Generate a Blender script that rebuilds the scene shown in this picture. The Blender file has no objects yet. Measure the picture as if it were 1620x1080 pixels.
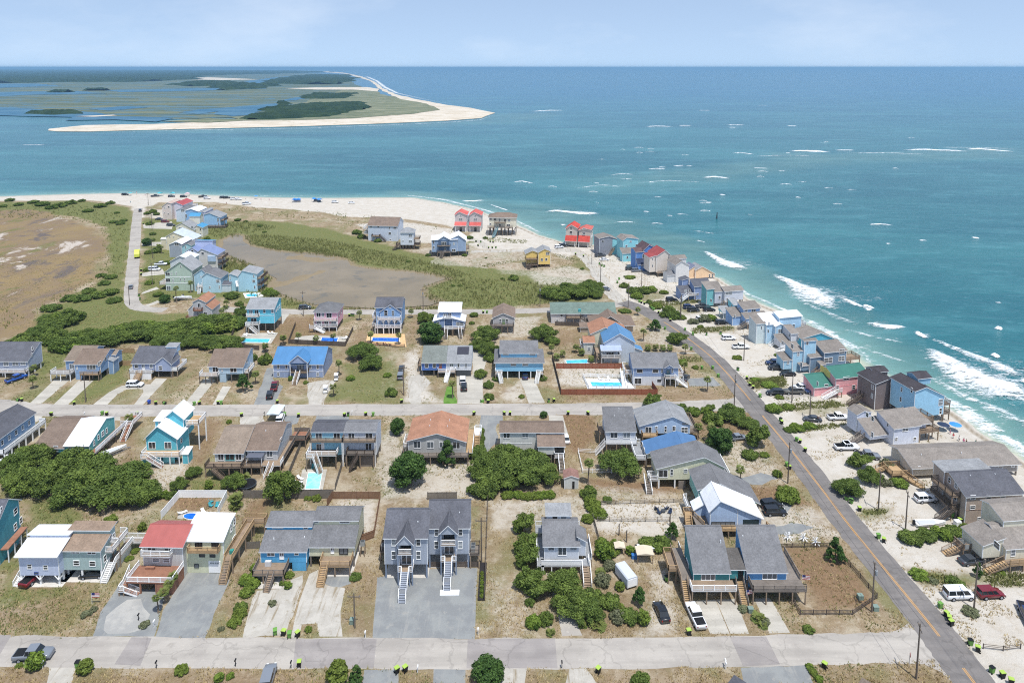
import bpy, math, random
import numpy as np
from mathutils import Vector, Matrix
R = math.radians
random.seed(7); RNG = np.random.default_rng(7)
sc = bpy.context.scene
col = sc.collection

# ------------------------------------------------------------------ camera, sky, sun, exposure
F_PX, PITCH, CY, CAM_H = 1100.0, R(6.75),237.0,95.5
cam_d = bpy.data.cameras.new('camera'); cam = bpy.data.objects.new('camera', cam_d); col.objects.link(cam)
cam.location = (0,0, CAM_H); cam.rotation_euler = (math.pi/2 - PITCH, 0,0)
cam_d.sensor_width = 36; cam_d.lens = 36*F_PX/1620; cam_d.shift_y = -(540-CY)/1620
cam_d.clip_start = 1; cam_d.clip_end = 200000
sc.camera = cam
SUN = Vector((0.16,-0.31,0.94)).normalized()
world = bpy.data.worlds.new('World'); sc.world = world; world.use_nodes = True
wn = world.node_tree.nodes; wl = world.node_tree.links
bg = wn['Background']
sky = wn.new('ShaderNodeTexSky'); sky.sky_type = 'NISHITA'; sky.sun_disc = False
sky.sun_elevation = math.asin(SUN.z); sky.sun_rotation = math.atan2(SUN.x, SUN.y)
sky.altitude = 300; sky.air_density = 1.0; sky.dust_density = 0.6; sky.ozone_density = 1.3
tc = wn.new('ShaderNodeTexCoord'); mp = wn.new('ShaderNodeMapping'); mp.inputs['Scale'].default_value = (1.2,1.2,3.2)
nz = wn.new('ShaderNodeTexNoise'); nz.inputs['Scale'].default_value = 2.1; nz.inputs['Detail'].default_value = 7; nz.inputs['Roughness'].default_value = .6
rp = wn.new('ShaderNodeMapRange'); rp.inputs['From Min'].default_value = .5; rp.inputs['From Max'].default_value = .78
rp.inputs['To Min'].default_value = .1; rp.inputs['To Max'].default_value = .36
mx = wn.new('ShaderNodeMix'); mx.data_type = 'RGBA'; mx.inputs[7].default_value = (6.6,6.9,7.2,1)
wl.new(tc.outputs['Generated'], mp.inputs[0]); wl.new(mp.outputs[0], nz.inputs['Vector']); wl.new(nz.outputs['Fac'], rp.inputs['Value'])
sm = wn.new('ShaderNodeVectorMath'); sm.operation = 'MULTIPLY_ADD'; sm.inputs[1].default_value = (1,1,.85); sm.inputs[2].default_value = (0,0,.17)
wl.new(tc.outputs['Generated'], sm.inputs[0]); sn = wn.new('ShaderNodeVectorMath'); sn.operation = 'NORMALIZE'; wl.new(sm.outputs[0], sn.inputs[0]); wl.new(sn.outputs[0], sky.inputs['Vector'])
wl.new(rp.outputs[0], mx.inputs[0]); wl.new(sky.outputs[0], mx.inputs[6]); hs = wn.new('ShaderNodeHueSaturation'); hs.inputs['Saturation'].default_value = .95; hs.inputs['Value'].default_value = .98
wl.new(mx.outputs[2], hs.inputs['Color']); wl.new(hs.outputs[0], bg.inputs['Color'])
bg.inputs['Strength'].default_value = 0.15
sun_d = bpy.data.lights.new('sun', 'SUN'); sun_d.energy = 4.0; sun_d.angle = R(.53); sun_d.color = (1,.98,.945)
sun = bpy.data.objects.new('sun', sun_d); col.objects.link(sun); sun.rotation_euler = SUN.to_track_quat('Z', 'Y').to_euler()
sc.view_settings.view_transform = 'Standard'; sc.view_settings.look = 'None'
sc.view_settings.exposure = 0.22; sc.view_settings.gamma = 1.0; sc.view_settings.use_curve_mapping = False
sc.cycles.max_bounces = 6; sc.cycles.transparent_max_bounces = 12; sc.cycles.volume_bounces = 0; sc.cycles.filter_width = 1.1; sc.cycles.use_denoising = False

# ------------------------------------------------------------------ pixel of the photograph -> point on the ground
FW = Vector((0, math.cos(PITCH),-math.sin(PITCH))); UP = Vector((0, math.sin(PITCH), math.cos(PITCH))); CAMP = Vector((0,0, CAM_H))
def ray(px, py): return FW + Vector((1,0,0))*((px-810)/F_PX) + UP*(-(py-CY)/F_PX)
def G(px, py, z=0.0):
    d = ray(px, py); t = (z-CAM_H)/d.z
    return CAMP + d*t
def ZM(ox, oy, s): return lambda x, y: (ox+x/s, oy+y/s)
A1 = ZM(0,760,3.375); A2 = ZM(380,760,3.375); A3 = ZM(760,760,3.375); A4 = ZM(1020,760,3.375); A5 = ZM(1300,700,2.8406)
B1 = ZM(0,520,4); B2 = ZM(380,520,4); B3 = ZM(740,520,4); B4 = ZM(920,620,4.153); B5 = ZM(1150,480,3.3745)
C1 = ZM(0,290,4); C2 = ZM(200,290,5.4); C3 = ZM(360,440,4); C4 = ZM(700,440,4); C5 = ZM(560,310,4); C6 = ZM(860,330,4)
D1 = ZM(590,780,6); E1 = ZM(940,370,5.0625); E2 = ZM(1120,460,5.4); E3 = ZM(1340,560,4.911); E4 = ZM(240,310,9); E5 = ZM(240,390,8.1); E6 = ZM(560,320,5.786); I0 = ZM(0,0,1)

# ------------------------------------------------------------------ materials
MATS = {}
def srgb(r, g, b):
    f = lambda c: (c/255/12.92) if c/255 <= .04045 else ((c/255+.055)/1.055)**2.4
    return (f(r), f(g), f(b),1)
def nmat(name):
    m = bpy.data.materials.new(name); m.use_nodes = True
    nt = m.node_tree; return m, nt, nt.nodes, nt.links, nt.nodes['Principled BSDF']
def surf(name, c, rough=.8, var=.12, scale=2.0, bump=0.0, bscale=20, metal=0.0, lap=0.0, lapdir=2, spec=.3, stretch=None, streak=0):
    """painted / weathered surface: base colour, patchy variation, optional lap lines or ribs as relief"""
    key = name
    if key in MATS: return MATS[key]
    lum = .3*c[0]+.55*c[1]+.15*c[2]; c = tuple(lum+(q-lum)*(.8 if name[:3] == 'sid' else .86) for q in c[:3])
    m, nt, N, L, b = nmat(name)
    b.inputs['Roughness'].default_value = rough; b.inputs['Metallic'].default_value = metal
    b.inputs['Specular IOR Level'].default_value = spec
    t = N.new('ShaderNodeTexCoord'); n = N.new('ShaderNodeTexNoise'); n.inputs['Scale'].default_value = scale; n.inputs['Detail'].default_value = 6
    n.inputs['Roughness'].default_value = .65
    src = t.outputs['Object']
    if stretch:
        mpn = N.new('ShaderNodeMapping'); mpn.inputs['Scale'].default_value = stretch; L.new(src, mpn.inputs[0]); L.new(mpn.outputs[0], n.inputs['Vector'])
    else: L.new(src, n.inputs['Vector'])
    mr = N.new('ShaderNodeMapRange'); mr.inputs['From Min'].default_value = .3; mr.inputs['From Max'].default_value = .7
    mr.inputs['To Min'].default_value = 1-var; mr.inputs['To Max'].default_value = 1+var*.6
    L.new(n.outputs['Fac'], mr.inputs['Value'])
    oi = N.new('ShaderNodeObjectInfo'); mo = N.new('ShaderNodeMapRange'); mo.inputs['To Min'].default_value = 1-var*.35; mo.inputs['To Max'].default_value = 1+var*.35
    L.new(oi.outputs['Random'], mo.inputs['Value'])
    n3 = N.new('ShaderNodeTexNoise'); n3.inputs['Scale'].default_value = .45; n3.inputs['Detail'].default_value = 5; n3.inputs['Roughness'].default_value = .7; L.new(src, n3.inputs['Vector'])
    m3 = N.new('ShaderNodeMapRange'); m3.inputs['From Min'].default_value = .35; m3.inputs['From Max'].default_value = .65; m3.inputs['To Min'].default_value = 1-var*.6; m3.inputs['To Max'].default_value = 1+var*.4; L.new(n3.outputs['Fac'], m3.inputs['Value'])
    m4 = N.new('ShaderNodeMath'); m4.operation = 'MULTIPLY'; L.new(mr.outputs[0], m4.inputs[0]); L.new(m3.outputs[0], m4.inputs[1])
    mm = N.new('ShaderNodeMath'); mm.operation = 'MULTIPLY'; L.new(m4.outputs[0], mm.inputs[0]); L.new(mo.outputs[0], mm.inputs[1])
    mxn = N.new('ShaderNodeVectorMath'); mxn.operation = 'SCALE'; mxn.inputs[0].default_value = c[:3]; L.new(mm.outputs[0], mxn.inputs['Scale'])
    L.new(mxn.outputs[0], b.inputs['Base Color'])
    last = None
    if bump:
        n2 = N.new('ShaderNodeTexNoise'); n2.inputs['Scale'].default_value = bscale; n2.inputs['Detail'].default_value = 4; L.new(src, n2.inputs['Vector'])
        bp = N.new('ShaderNodeBump'); bp.inputs['Strength'].default_value = bump; bp.inputs['Distance'].default_value = .05
        L.new(n2.outputs['Fac'], bp.inputs['Height']); last = bp
    if lap:
        w = N.new('ShaderNodeTexWave'); w.wave_profile = 'SAW'; w.bands_direction = 'XYZ'[lapdir]; w.inputs['Scale'].default_value = lap
        L.new(src, w.inputs['Vector'])
        bp = N.new('ShaderNodeBump'); bp.inputs['Strength'].default_value = .6; bp.inputs['Distance'].default_value = .03
        L.new(w.outputs['Fac'], bp.inputs['Height'])
        if last: L.new(last.outputs[0], bp.inputs['Normal'])
        last = bp
    if last: L.new(last.outputs[0], b.inputs['Normal'])
    MATS[key] = m; return m
def brighter(c):
    l = .3*c[0]+.55*c[1]+.15*c[2]; k = .86*(1-math.exp(-2.25*l))/l; return tuple(min(q*k, .88) for q in c[:3])
def siding(rgb): return surf('siding_%d_%d_%d' % rgb, brighter(srgb(*[c*.92+14 for c in rgb])),.75,.11,1.6, lap=1.6, stretch=(1.6,1.6,.25), lapdir=2)
def shingle(rgb): return surf('shingle_%d_%d_%d' % rgb, srgb(*rgb),.9,.28,3.5, bump=.5, bscale=14, spec=.15)
def metal(rgb): return surf('metal_%d_%d_%d' % rgb, srgb(*rgb),.5,.1,.8, lap=.75, stretch=(1,.3,.3), lapdir=0, spec=.4)
def paint(rgb, rough=.5): return surf('paint_%d_%d_%d' % rgb, srgb(*rgb), rough, .05,2)
def wood(rgb): return surf('wood_%d_%d_%d' % rgb, srgb(*rgb),.85,.3,2.2, bump=.3, bscale=30, stretch=(1,7,7))
WHITE = paint((236,236,234)); TRIM = paint((228,230,230))
m, nt, N, L, b = nmat('window_glass'); b.inputs['Base Color'].default_value = (.03,.04,.05,1); b.inputs['Roughness'].default_value = .06
b.inputs['Specular IOR Level'].default_value = .8
oi = N.new('ShaderNodeObjectInfo'); cr = N.new('ShaderNodeValToRGB'); cr.color_ramp.elements[0].color = (.02,.025,.03,1); cr.color_ramp.elements[1].color = (.22,.25,.27,1)
cr.color_ramp.elements[0].position = .35; cr.color_ramp.elements[1].position = 1
L.new(oi.outputs['Random'], cr.inputs[0]); L.new(cr.outputs[0], b.inputs['Base Color']); GLASS = m
WOOD = wood((150,128,104)); WOODN = wood((180,148,104)); WOODG = wood((128,118,108)); WOODR = wood((152,104,78)); WOODD = wood((92,80,70))
CONC = surf('concrete', srgb(196,190,180),.9,.14,.6, bump=.2)
BLACK = paint((28,28,30)); DGREY = paint((70,74,78))

# ------------------------------------------------------------------ mesh building
class MB:
    def __init__(s): s.v = []; s.f = []; s.m = []
    def face(s, pts, m=0):
        i = len(s.v); s.v += [tuple(p) for p in pts]; s.f.append(tuple(range(i, i+len(pts)))); s.m.append(m)
    def box(s, x0, x1, y0, y1, z0, z1, m=0):
        i = len(s.v)
        s.v += [(x0, y0, z0),(x1, y0, z0),(x1, y1, z0),(x0, y1, z0),(x0, y0, z1),(x1, y0, z1),(x1, y1, z1),(x0, y1, z1)]
        for q in ((0,3,2,1),(4,5,6,7),(0,1,5,4),(1,2,6,5),(2,3,7,6),(3,0,4,7)):
            s.f.append(tuple(i+k for k in q)); s.m.append(m)
        return s
    def bar(s, p, q, w=.05, h=None, m=0):
        """square bar from p to q"""
        p = Vector(p); q = Vector(q); h = h or w; d = q-p
        if d.length < 1e-6: return s
        d.normalize(); a = Vector((0,0,1)) if abs(d.z) < .95 else Vector((1,0,0))
        x = d.cross(a).normalized()*w/2; y = d.cross(x).normalized()*h/2
        i = len(s.v)
        for c in (p, q):
            s.v += [tuple(c-x-y), tuple(c+x-y), tuple(c+x+y), tuple(c-x+y)]
        for k in ((0,1,5,4),(1,2,6,5),(2,3,7,6),(3,0,4,7),(3,2,1,0),(4,5,6,7)):
            s.f.append(tuple(i+j for j in k)); s.m.append(m)
        return s
    def tube(s, pts, rad, n=8, m=0, cap=True):
        pts = [Vector(p) for p in pts]; rings = []
        for k, p in enumerate(pts):
            d = (pts[min(k+1, len(pts)-1)]-pts[max(k-1,0)]).normalized()
            a = Vector((0,0,1)) if abs(d.z) < .9 else Vector((1,0,0))
            x = d.cross(a).normalized(); y = d.cross(x); r = rad[k] if hasattr(rad, '__len__') else rad
            i = len(s.v); rings.append(i)
            for j in range(n):
                t = 2*math.pi*j/n; s.v.append(tuple(p+x*math.cos(t)*r+y*math.sin(t)*r))
        for a, b_ in zip(rings, rings[1:]):
            for j in range(n):
                s.f.append((a+j, a+(j+1) % n, b_+(j+1) % n, b_+j)); s.m.append(m)
        if cap:
            s.f.append(tuple(rings[0]+j for j in range(n))); s.m.append(m); s.f.append(tuple(rings[-1]+n-1-j for j in range(n))); s.m.append(m)
        return s
    def prism(s, poly, x0, x1, axis='x', m=0, mside=None):
        """poly of (a,b) extruded along an axis: 'x' -> (y,z), 'y' -> (x,z), 'z' -> (x,y)"""
        P = {'x': lambda t, a, b_: (t, a, b_), 'y': lambda t, a, b_: (a, t, b_), 'z': lambda t, a, b_: (a, b_, t)}[axis]
        n = len(poly); i = len(s.v)
        s.v += [P(x0, *p) for p in poly]+[P(x1, *p) for p in poly]
        s.f.append(tuple(i+k for k in range(n))); s.m.append(m); s.f.append(tuple(i+n+n-1-k for k in range(n))); s.m.append(m)
        for k in range(n):
            s.f.append((i+k, i+n+k, i+n+(k+1) % n, i+(k+1) % n)); s.m.append(m if mside is None else mside)
        return s
    def mesh(s, name, mats, smooth=False):
        me = bpy.data.meshes.new(name); me.from_pydata(s.v, [], s.f)
        for mt in (mats if isinstance(mats, (list, tuple)) else [mats]): me.materials.append(mt)
        me.polygons.foreach_set('material_index', s.m)
        if smooth: me.polygons.foreach_set('use_smooth', [True]*len(s.f))
        me.update(); return me
    def build(s, name, mats, parent=None, loc=None, rz=0, smooth=False):
        return link(name, s.mesh(name, mats, smooth), parent, loc, rz)
def link(name, me, parent=None, loc=None, rz=0, scale=None):
    o = bpy.data.objects.new(name, me); col.objects.link(o)
    if parent: o.parent = parent
    if loc is not None: o.location = loc
    if rz: o.rotation_euler = (0,0, rz)
    if scale is not None: o.scale = scale if hasattr(scale, '__len__') else (scale,)*3
    return o
def empty(name, loc=(0,0,0), rz=0):
    o = bpy.data.objects.new(name, None); col.objects.link(o); o.location = loc; o.rotation_euler = (0,0, rz); o.empty_display_size = .5
    return o
def tag(o, label, cat, group=None):
    o['label'] = label; o['category'] = cat
    if group: o['group'] = group
    return o
def struct(o, kind='structure'): o['kind'] = kind; return o
def copy_tree(o, parent=None):
    c = o.copy(); col.objects.link(c); c.parent = parent
    for ch in [k for k in KIDS.get(o.name, [])]: copy_tree(ch, c)
    return c
KIDS = {}
# ------------------------------------------------------------------ terrain helpers
_NG = RNG.random((256,256))
def vnoise(x, y, s):
    x = x/s; y = y/s; xi = np.floor(x).astype(int); yi = np.floor(y).astype(int); fx = x-xi; fy = y-yi
    fx = fx*fx*(3-2*fx); fy = fy*fy*(3-2*fy); g = lambda a, b_: _NG[a % 256, b_ % 256]
    return (g(xi, yi)*(1-fx)+g(xi+1, yi)*fx)*(1-fy)+(g(xi, yi+1)*(1-fx)+g(xi+1, yi+1)*fx)*fy
def fbm(x, y, s): return (vnoise(x, y, s)+.5*vnoise(x+91, y+17, s/2)+.25*vnoise(x+37, y+71, s/4))/1.75
def W2(pts, Z=I0, z=0): return np.array([G(*Z(*p), z).xy[:] for p in pts])
def segdist(px, py, poly, closed=True):
    d = np.full(px.shape, 1e9); n = len(poly)
    for i in range(n if closed else n-1):
        a = poly[i]; b_ = poly[(i+1) % n]; ab = b_-a; L2 = max((ab**2).sum(),1e-9)
        t = np.clip(((px-a[0])*ab[0]+(py-a[1])*ab[1])/L2,0,1)
        d = np.minimum(d, (px-a[0]-t*ab[0])**2+(py-a[1]-t*ab[1])**2)
    return np.sqrt(d)
def inside(px, py, poly):
    r = np.zeros(px.shape, bool); n = len(poly)
    for i in range(n):
        a = poly[i]; b_ = poly[(i+1) % n]
        c = ((a[1] > py) != (b_[1] > py)) & (px < (b_[0]-a[0])*(py-a[1])/(b_[1]-a[1]+1e-12)+a[0])
        r ^= c
    return r
def sdist(px, py, poly): return np.where(inside(px, py, poly),1,-1)*segdist(px, py, poly)
def soft(px, py, poly, e=2.2, wob=1.5, ws=4):
    d = sdist(px, py, poly)+(fbm(px, py, ws)-.5)*2*wob
    t = np.clip((d+e)/(2*e),0,1); return t*t*(3-2*t)

SHORE = [(-700,330),(-200,314),(0,311),(100,308),(200,306),(300,308),(400,312),(500,314),(600,313),(650,313),(700,320),(760,335),(812,352),(850,372),(900,388),
         (945,388),(985,396),(1030,408),(1075,424),(1110,434),(1137,441),(1182,472),(1225,490),(1270,512),(1342,556),(1378,586),(1428,606),(1505,650),
         (1546,682),(1597,712),(1640,742),(1800,850),(2300,1150)]
SEA_Z = -.9
shore_w = W2(SHORE, z=SEA_Z)
land_poly = np.vstack([shore_w, [[400,60],[-900,60]]])

def grid_mesh(name, rows, half, ncol, zfun=None, skip=None):
    Y = np.array(rows); u = np.linspace(-1,1, ncol)
    yy, uu = np.meshgrid(Y, u, indexing='ij'); xx = uu*half(yy)
    return xx, yy
def mesh_from_grid(name, xx, yy, zz, keep=None):
    nr, nc = xx.shape; v = np.stack([xx.ravel(), yy.ravel(), zz.ravel()],1)
    idx = np.arange(nr*nc).reshape(nr, nc)
    q = np.stack([idx[:-1, :-1].ravel(), idx[:-1,1:].ravel(), idx[1:, 1:].ravel(), idx[1:, :-1].ravel()],1)
    if keep is not None:
        k = keep.ravel(); q = q[k[q].any(1)]
        used = np.unique(q); mp_ = np.full(nr*nc, -1); mp_[used] = np.arange(len(used)); v = v[used]; q = mp_[q]
    else: used = np.arange(nr*nc)
    me = bpy.data.meshes.new(name); me.vertices.add(len(v)); me.vertices.foreach_set('co', v.astype('f').ravel())
    me.loops.add(q.size); me.loops.foreach_set('vertex_index', q.astype('i').ravel())
    me.polygons.add(len(q)); me.polygons.foreach_set('loop_start', np.arange(0, q.size, 4).astype('i')); me.polygons.foreach_set('loop_total', np.full(len(q),4, 'i'))
    me.polygons.foreach_set('use_smooth', np.ones(len(q), bool)); me.update(calc_edges=True); me.validate()
    return me, used
def add_attr(me, name, r, g, b_, a=None):
    at = me.color_attributes.new(name, 'FLOAT_COLOR', 'POINT'); n = len(r)
    c = np.ones((n, 4), 'f'); c[:, 0] = r; c[:, 1] = g; c[:, 2] = b_
    if a is not None: c[:, 3] = a
    at.data.foreach_set('color', c.ravel())

# ------------------------------------------------------------------ ground of the barrier island
rows = [62]
while rows[-1] < 640: rows.append(rows[-1]+max(.55, rows[-1]*.0042))
gx, gy = grid_mesh('ground', rows, lambda y: 55+y*1.02,430)
X = gx.ravel(); Y = gy.ravel()
sd = sdist(X, Y, land_poly)+(fbm(X, Y, 18)-.5)*5
Zg = np.where(sd > 9,0, np.where(sd > 0, SEA_Z*(1-sd/9), np.maximum(SEA_Z+sd*.06,-5)))
POND = [(352,380),(372,371),(386,374),(388,384),(402,391),(455,399),(520,402),(548,412),(556,420),(592,426),(640,429),(683,434),(708,440),(690,446),(667,454),(668,466),(700,478),(680,484),(640,486.5),(560,486.5),(500,481),(472,472),(440,464),(425,452),(438,440),(415,424),(372,410),(350,396)]
pond_w = W2(POND)
pd = sdist(X, Y, pond_w)
Zg = np.where((pd > -4) & (sd > 9),-.55*np.clip((pd+4)/8,0,1), Zg)
bars = np.maximum(soft(X, Y, W2([(436,401),(490,403),(535,410),(520,416),(455,411)]),5,6,12), soft(X, Y, W2([(428,448),(470,437),(520,426),(505,434),(460,450),(436,460)]),5,6,12))
Zg = np.where(pd > -6, Zg+(fbm(X, Y, 11)-.5)*.32+bars*.5*(.5+fbm(X, Y, 6)), Zg)
dunes = soft(X, Y, W2([(240,322),(420,326),(600,338),(720,362),(700,372),(560,360),(450,345),(330,345)]),3,3)
Zg = Zg+dunes*(fbm(X, Y, 14)-.4)*1.6
P = lambda pts, e=2.6, wob=1.5, ws=4, Z=I0: soft(X, Y, W2(pts, Z), e, wob, ws)
sand = np.clip(1-(sd-14)/10,0,1)
for pts, k in [
    ([(-300,322),(0,318),(150,317),(205,326),(240,327),(250,320),(340,320),(400,328),(480,333),(560,344),(620,344),(700,355),(760,372),(870,392),(900,405),(930,400),(840,372),(760,338),(640,314),(300,308),(0,311),(-300,316)],1),
    ([(925,398),(960,440),(972,478),(1020,492),(1075,520),(1130,565),(1200,640),(1330,798),(1480,978),(1570,1085),(1640,1200),(2100,1200),(1800,850),(1620,740),(1500,660),(1340,555),(1180,475),(1130,440),(1000,398)],1),
    ([(760,340),(812,356),(870,390),(905,402),(900,412),(870,398),(820,386),(770,388),(740,380)],.95),
    ([(560,355),(640,352),(720,362),(742,380),(735,386),(660,384),(600,372)],.75),
    ([(735,385),(840,378),(900,392),(905,402),(840,395),(760,395)],.8),
    ([(640,395),(740,388),(830,394),(835,412),(770,425),(690,420),(640,412)],.45),
    ([(780,420),(860,408),(900,424),(840,437),(790,434)],.4),
    ([(830,430),(900,420),(945,432),(925,448),(850,452)],.55),
    ([(210,304),(234,304),(230,345),(205,345)],.9),
    ([(235,330),(330,336),(330,344),(270,352),(235,345)],.6),
    ([(735,560),(785,555),(785,640),(735,640)],.3),
    ([(640,560),(665,545),(668,600),(700,637),(640,637)],.75),
    ([(590,560),(640,555),(642,637),(600,637)],.25),
    ([(880,570),(985,570),(985,600),(930,612),(880,612)],.7),
    ([(790,620),(835,590),(830,637),(790,637)],.55),
    ([(770,500),(860,500),(845,530),(780,535)],.55),
    ([(600,690),(640,660),(640,700),(700,730),(760,725),(755,790),(600,795),(590,740)],.55),
    ([(530,790),(600,782),(600,850),(535,850)],.65),
    ([(930,795),(1090,790),(1090,832),(1060,850),(940,840)],.8),
    ([(770,790),(930,780),(950,830),(850,830),(770,850)],.5),
    ([(940,765),(1080,775),(1085,800),(945,800)],.45),
    ([(1020,900),(1060,900),(1080,1005),(1010,1005),(1035,950)],.6),
    ([(1180,790),(1290,800),(1340,850),(1240,860),(1200,840)],.55),
    ([(1120,735),(1210,720),(1240,760),(1200,770),(1130,760)],.45),
    ([(1080,690),(1200,700),(1240,745),(1120,745)],.45),
    ([(1040,500),(1110,545),(1100,560),(1010,540)],.5),
    ([(960,480),(1010,500),(1040,530),(1000,525),(950,500)],.3),
    ([(660,740),(760,735),(760,790),(640,800)],.45),
    ([(225,735),(300,725),(310,770),(250,780)],.55),
    ([(770,900),(850,930),(860,1005),(760,1008),(760,930)],.35),
    ([(1430,900),(1620,860),(1620,1080),(1560,1080)],.9),
    ]: sand = np.maximum(sand, k*P(pts))
green = np.zeros_like(X)
for pts, k in [
    ([(-400,318),(0,320),(130,318),(205,328),(212,345),(195,470),(120,480),(160,440),(172,420),(168,360),(120,343),(0,333),(-400,340)],.9),
    ([(-300,560),(0,545),(60,500),(130,460),(190,470),(250,495),(380,500),(380,545),(150,545),(0,560)],.95),
    ([(225,345),(350,350),(440,350),(520,362),(600,385),(740,420),(830,428),(940,445),(955,475),(760,488),(480,490),(330,470),(225,480)],.85),
    ([(735,392),(800,396),(850,412),(780,430),(700,415)],.2),
    ([(770,378),(830,376),(838,388),(780,392)],.9),
    ([(700,375),(760,382),(765,390),(715,388)],.8),
    ([(905,405),(935,415),(950,440),(915,435)],.6),
    ([(60,600),(105,600),(70,637),(10,637)],.5),([(110,612),(150,600),(105,638),(60,638)],.6),
    ([(150,585),(210,575),(190,620),(130,638),(105,638)],.75),([(55,555),(110,555),(105,580),(60,600),(55,570)],.9),
    ([(180,548),(210,555),(208,570),(180,570)],.6),([(245,600),(320,580),(310,600),(260,637),(235,637)],.45),
    ([(180,612),(225,612),(208,640),(165,640)],.5),
    ([(540,575),(630,570),(640,600),(630,637),(510,638),(540,600)],.7),
    ([(0,900),(32,870),(30,925),(100,935),(0,950)],.9),([(0,700),(40,700),(25,800),(0,800)],.7),([(35,790),(130,795),(125,830),(60,830)],.8),
    ([(30,930),(160,925),(110,1000),(0,1000)],.35),([(190,840),(225,840),(205,880),(170,920),(160,910)],.6),
    ([(740,800),(765,795),(765,890),(750,890)],.6),([(700,612),(722,610),(722,636),(700,637)],1.),
    ([(300,760),(350,750),(352,772),(310,775)],.9),([(1090,590),(1130,580),(1150,590),(1120,600)],.3),
    ([(1180,598),(1235,596),(1240,612),(1190,614)],.75),([(1440,900),(1520,905),(1600,900),(1620,930),(1530,925),(1455,918)],.7),
    ([(1380,750),(1440,755),(1450,770),(1400,780)],.5),([(1360,805),(1402,805),(1405,813),(1365,814)],.9),
    ([(1115,590),(1140,580),(1160,600),(1130,605)],.0),([(1200,540),(1260,545),(1262,552),(1200,552)],.3),
    ([(1240,645),(1350,632),(1400,650),(1260,662)],.5),([(1255,690),(1340,672),(1350,680),(1270,700)],.45),([(990,460),(1040,455),(1060,470),(1010,478)],.6),
    ([(1050,480),(1100,478),(1110,492),(1080,500)],.6),([(1090,520),(1160,512),(1170,525),(1110,532)],.5),
    ([(1085,555),(1115,555),(1120,575),(1090,575)],.6),([(1370,740),(1400,735),(1400,760),(1370,760)],.5),
    ]: green = np.maximum(green, k*P(pts, 3,3,6))
marsh = P([(-500,332),(40,334),(110,345),(160,360),(168,420),(148,442),(95,470),(50,515),(0,535),(-400,560)],5,9,22)
dirt = np.zeros_like(X)
for pts, k in [
    ([(610,668),(640,660),(640,760),(600,780)],.1),
    ([(930,755),(1080,765),(1085,785),(940,775)],.8),([(865,655),(895,650),(940,660),(945,700),(920,720),(900,720),(890,670)],.8),
    ([(1240,865),(1330,865),(1400,965),(1290,965)],.75),([(1160,770),(1240,765),(1290,800),(1200,805)],.75),([(880,520),(925,520),(925,548),(875,548)],.5),
    ([(265,780),(345,780),(340,805),(270,815)],.8),([(380,790),(440,785),(430,830),(385,860)],.65),([(40,900),(150,930),(110,1000),(0,1005),(0,950)],.55),
    ([(380,500),(530,500),(530,545),(380,545)],.6),([(240,660),(360,660),(330,740),(280,735),(310,690)],.6),([(200,660),(225,660),(220,740),(180,760)],.5),
    ([(530,880),(605,880),(590,1005),(540,1005)],.4),([(0,1058),(1500,1060),(1560,1200),(-100,1200)],.45),([(900,940),(1010,930),(1010,1005),(890,1005)],.4),
    ([(1040,520),(1110,545),(1100,560),(1030,545)],.4),([(640,510),(672,500),(660,540),(640,545)],.5),([(565,510),(595,505),(585,545),(550,545)],.5),
    ([(1060,655),(1210,650),(1200,690),(1060,700)],.6),([(1285,1000),(1420,985),(1440,1000),(1400,1008)],.3),
    ([(890,600),(1200,615),(1160,635),(890,638)],.45),([(1030,665),(1080,660),(1060,690)],.5),
    ]: dirt = np.maximum(dirt, k*P(pts))
mud = np.maximum(np.clip(1-np.abs(pd)/7,0,1)*.9, np.clip(pd/3,0,1))
sand = sand*(1-np.clip(green*1.1,0,.92)*(np.abs(X) > 40))
me, used = mesh_from_grid('ground', gx, gy, Zg.reshape(gx.shape), keep=(sd > -40).reshape(gx.shape))
add_attr(me, 'zone', sand[used], green[used], marsh[used]); add_attr(me, 'zone_two', dirt[used], mud[used], np.clip(1-np.abs(sd-2)/7,0,1)[used])

m, nt, N, L, bs = nmat('island_ground'); bs.inputs['Roughness'].default_value = .95; bs.inputs['Specular IOR Level'].default_value = .1
def nd(kind, **k):
    n = N.new('ShaderNode'+kind)
    for a, b_ in k.items(): setattr(n, a, b_)
    return n
def noise(scale, detail=6, rough=.6, dist=0, vec=None, stretch=None):
    n = nd('TexNoise'); n.inputs['Scale'].default_value = scale; n.inputs['Detail'].default_value = detail; n.inputs['Roughness'].default_value = rough; n.inputs['Distortion'].default_value = dist
    t = nd('NewGeometry')
    if stretch:
        q = nd('Mapping'); q.inputs['Scale'].default_value = stretch; L.new(t.outputs['Position'], q.inputs[0]); L.new(q.outputs[0], n.inputs['Vector'])
    else: L.new(t.outputs['Position'], n.inputs['Vector'])
    return n.outputs['Fac']
def mrange(v, a, b_, c=0, d=1, smooth=True):
    n = nd('MapRange'); n.interpolation_type = 'SMOOTHSTEP' if smooth else 'LINEAR'
    n.inputs['From Min'].default_value = a; n.inputs['From Max'].default_value = b_; n.inputs['To Min'].default_value = c; n.inputs['To Max'].default_value = d
    L.new(v, n.inputs['Value']); return n.outputs[0]
def math_(op, a, b_):
    n = nd('Math', operation=op)
    for i, q in enumerate((a, b_)):
        if isinstance(q, (int, float)): n.inputs[i].default_value = q
        else: L.new(q, n.inputs[i])
    return n.outputs[0]
def mixc(f, a, b_):
    n = nd('Mix', data_type='RGBA')
    if isinstance(f, (int, float)): n.inputs[0].default_value = f
    else: L.new(f, n.inputs[0])
    for i, q in ((6, a),(7, b_)):
        if isinstance(q, tuple): n.inputs[i].default_value = q
        else: L.new(q, n.inputs[i])
    return n.outputs[2]
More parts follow.
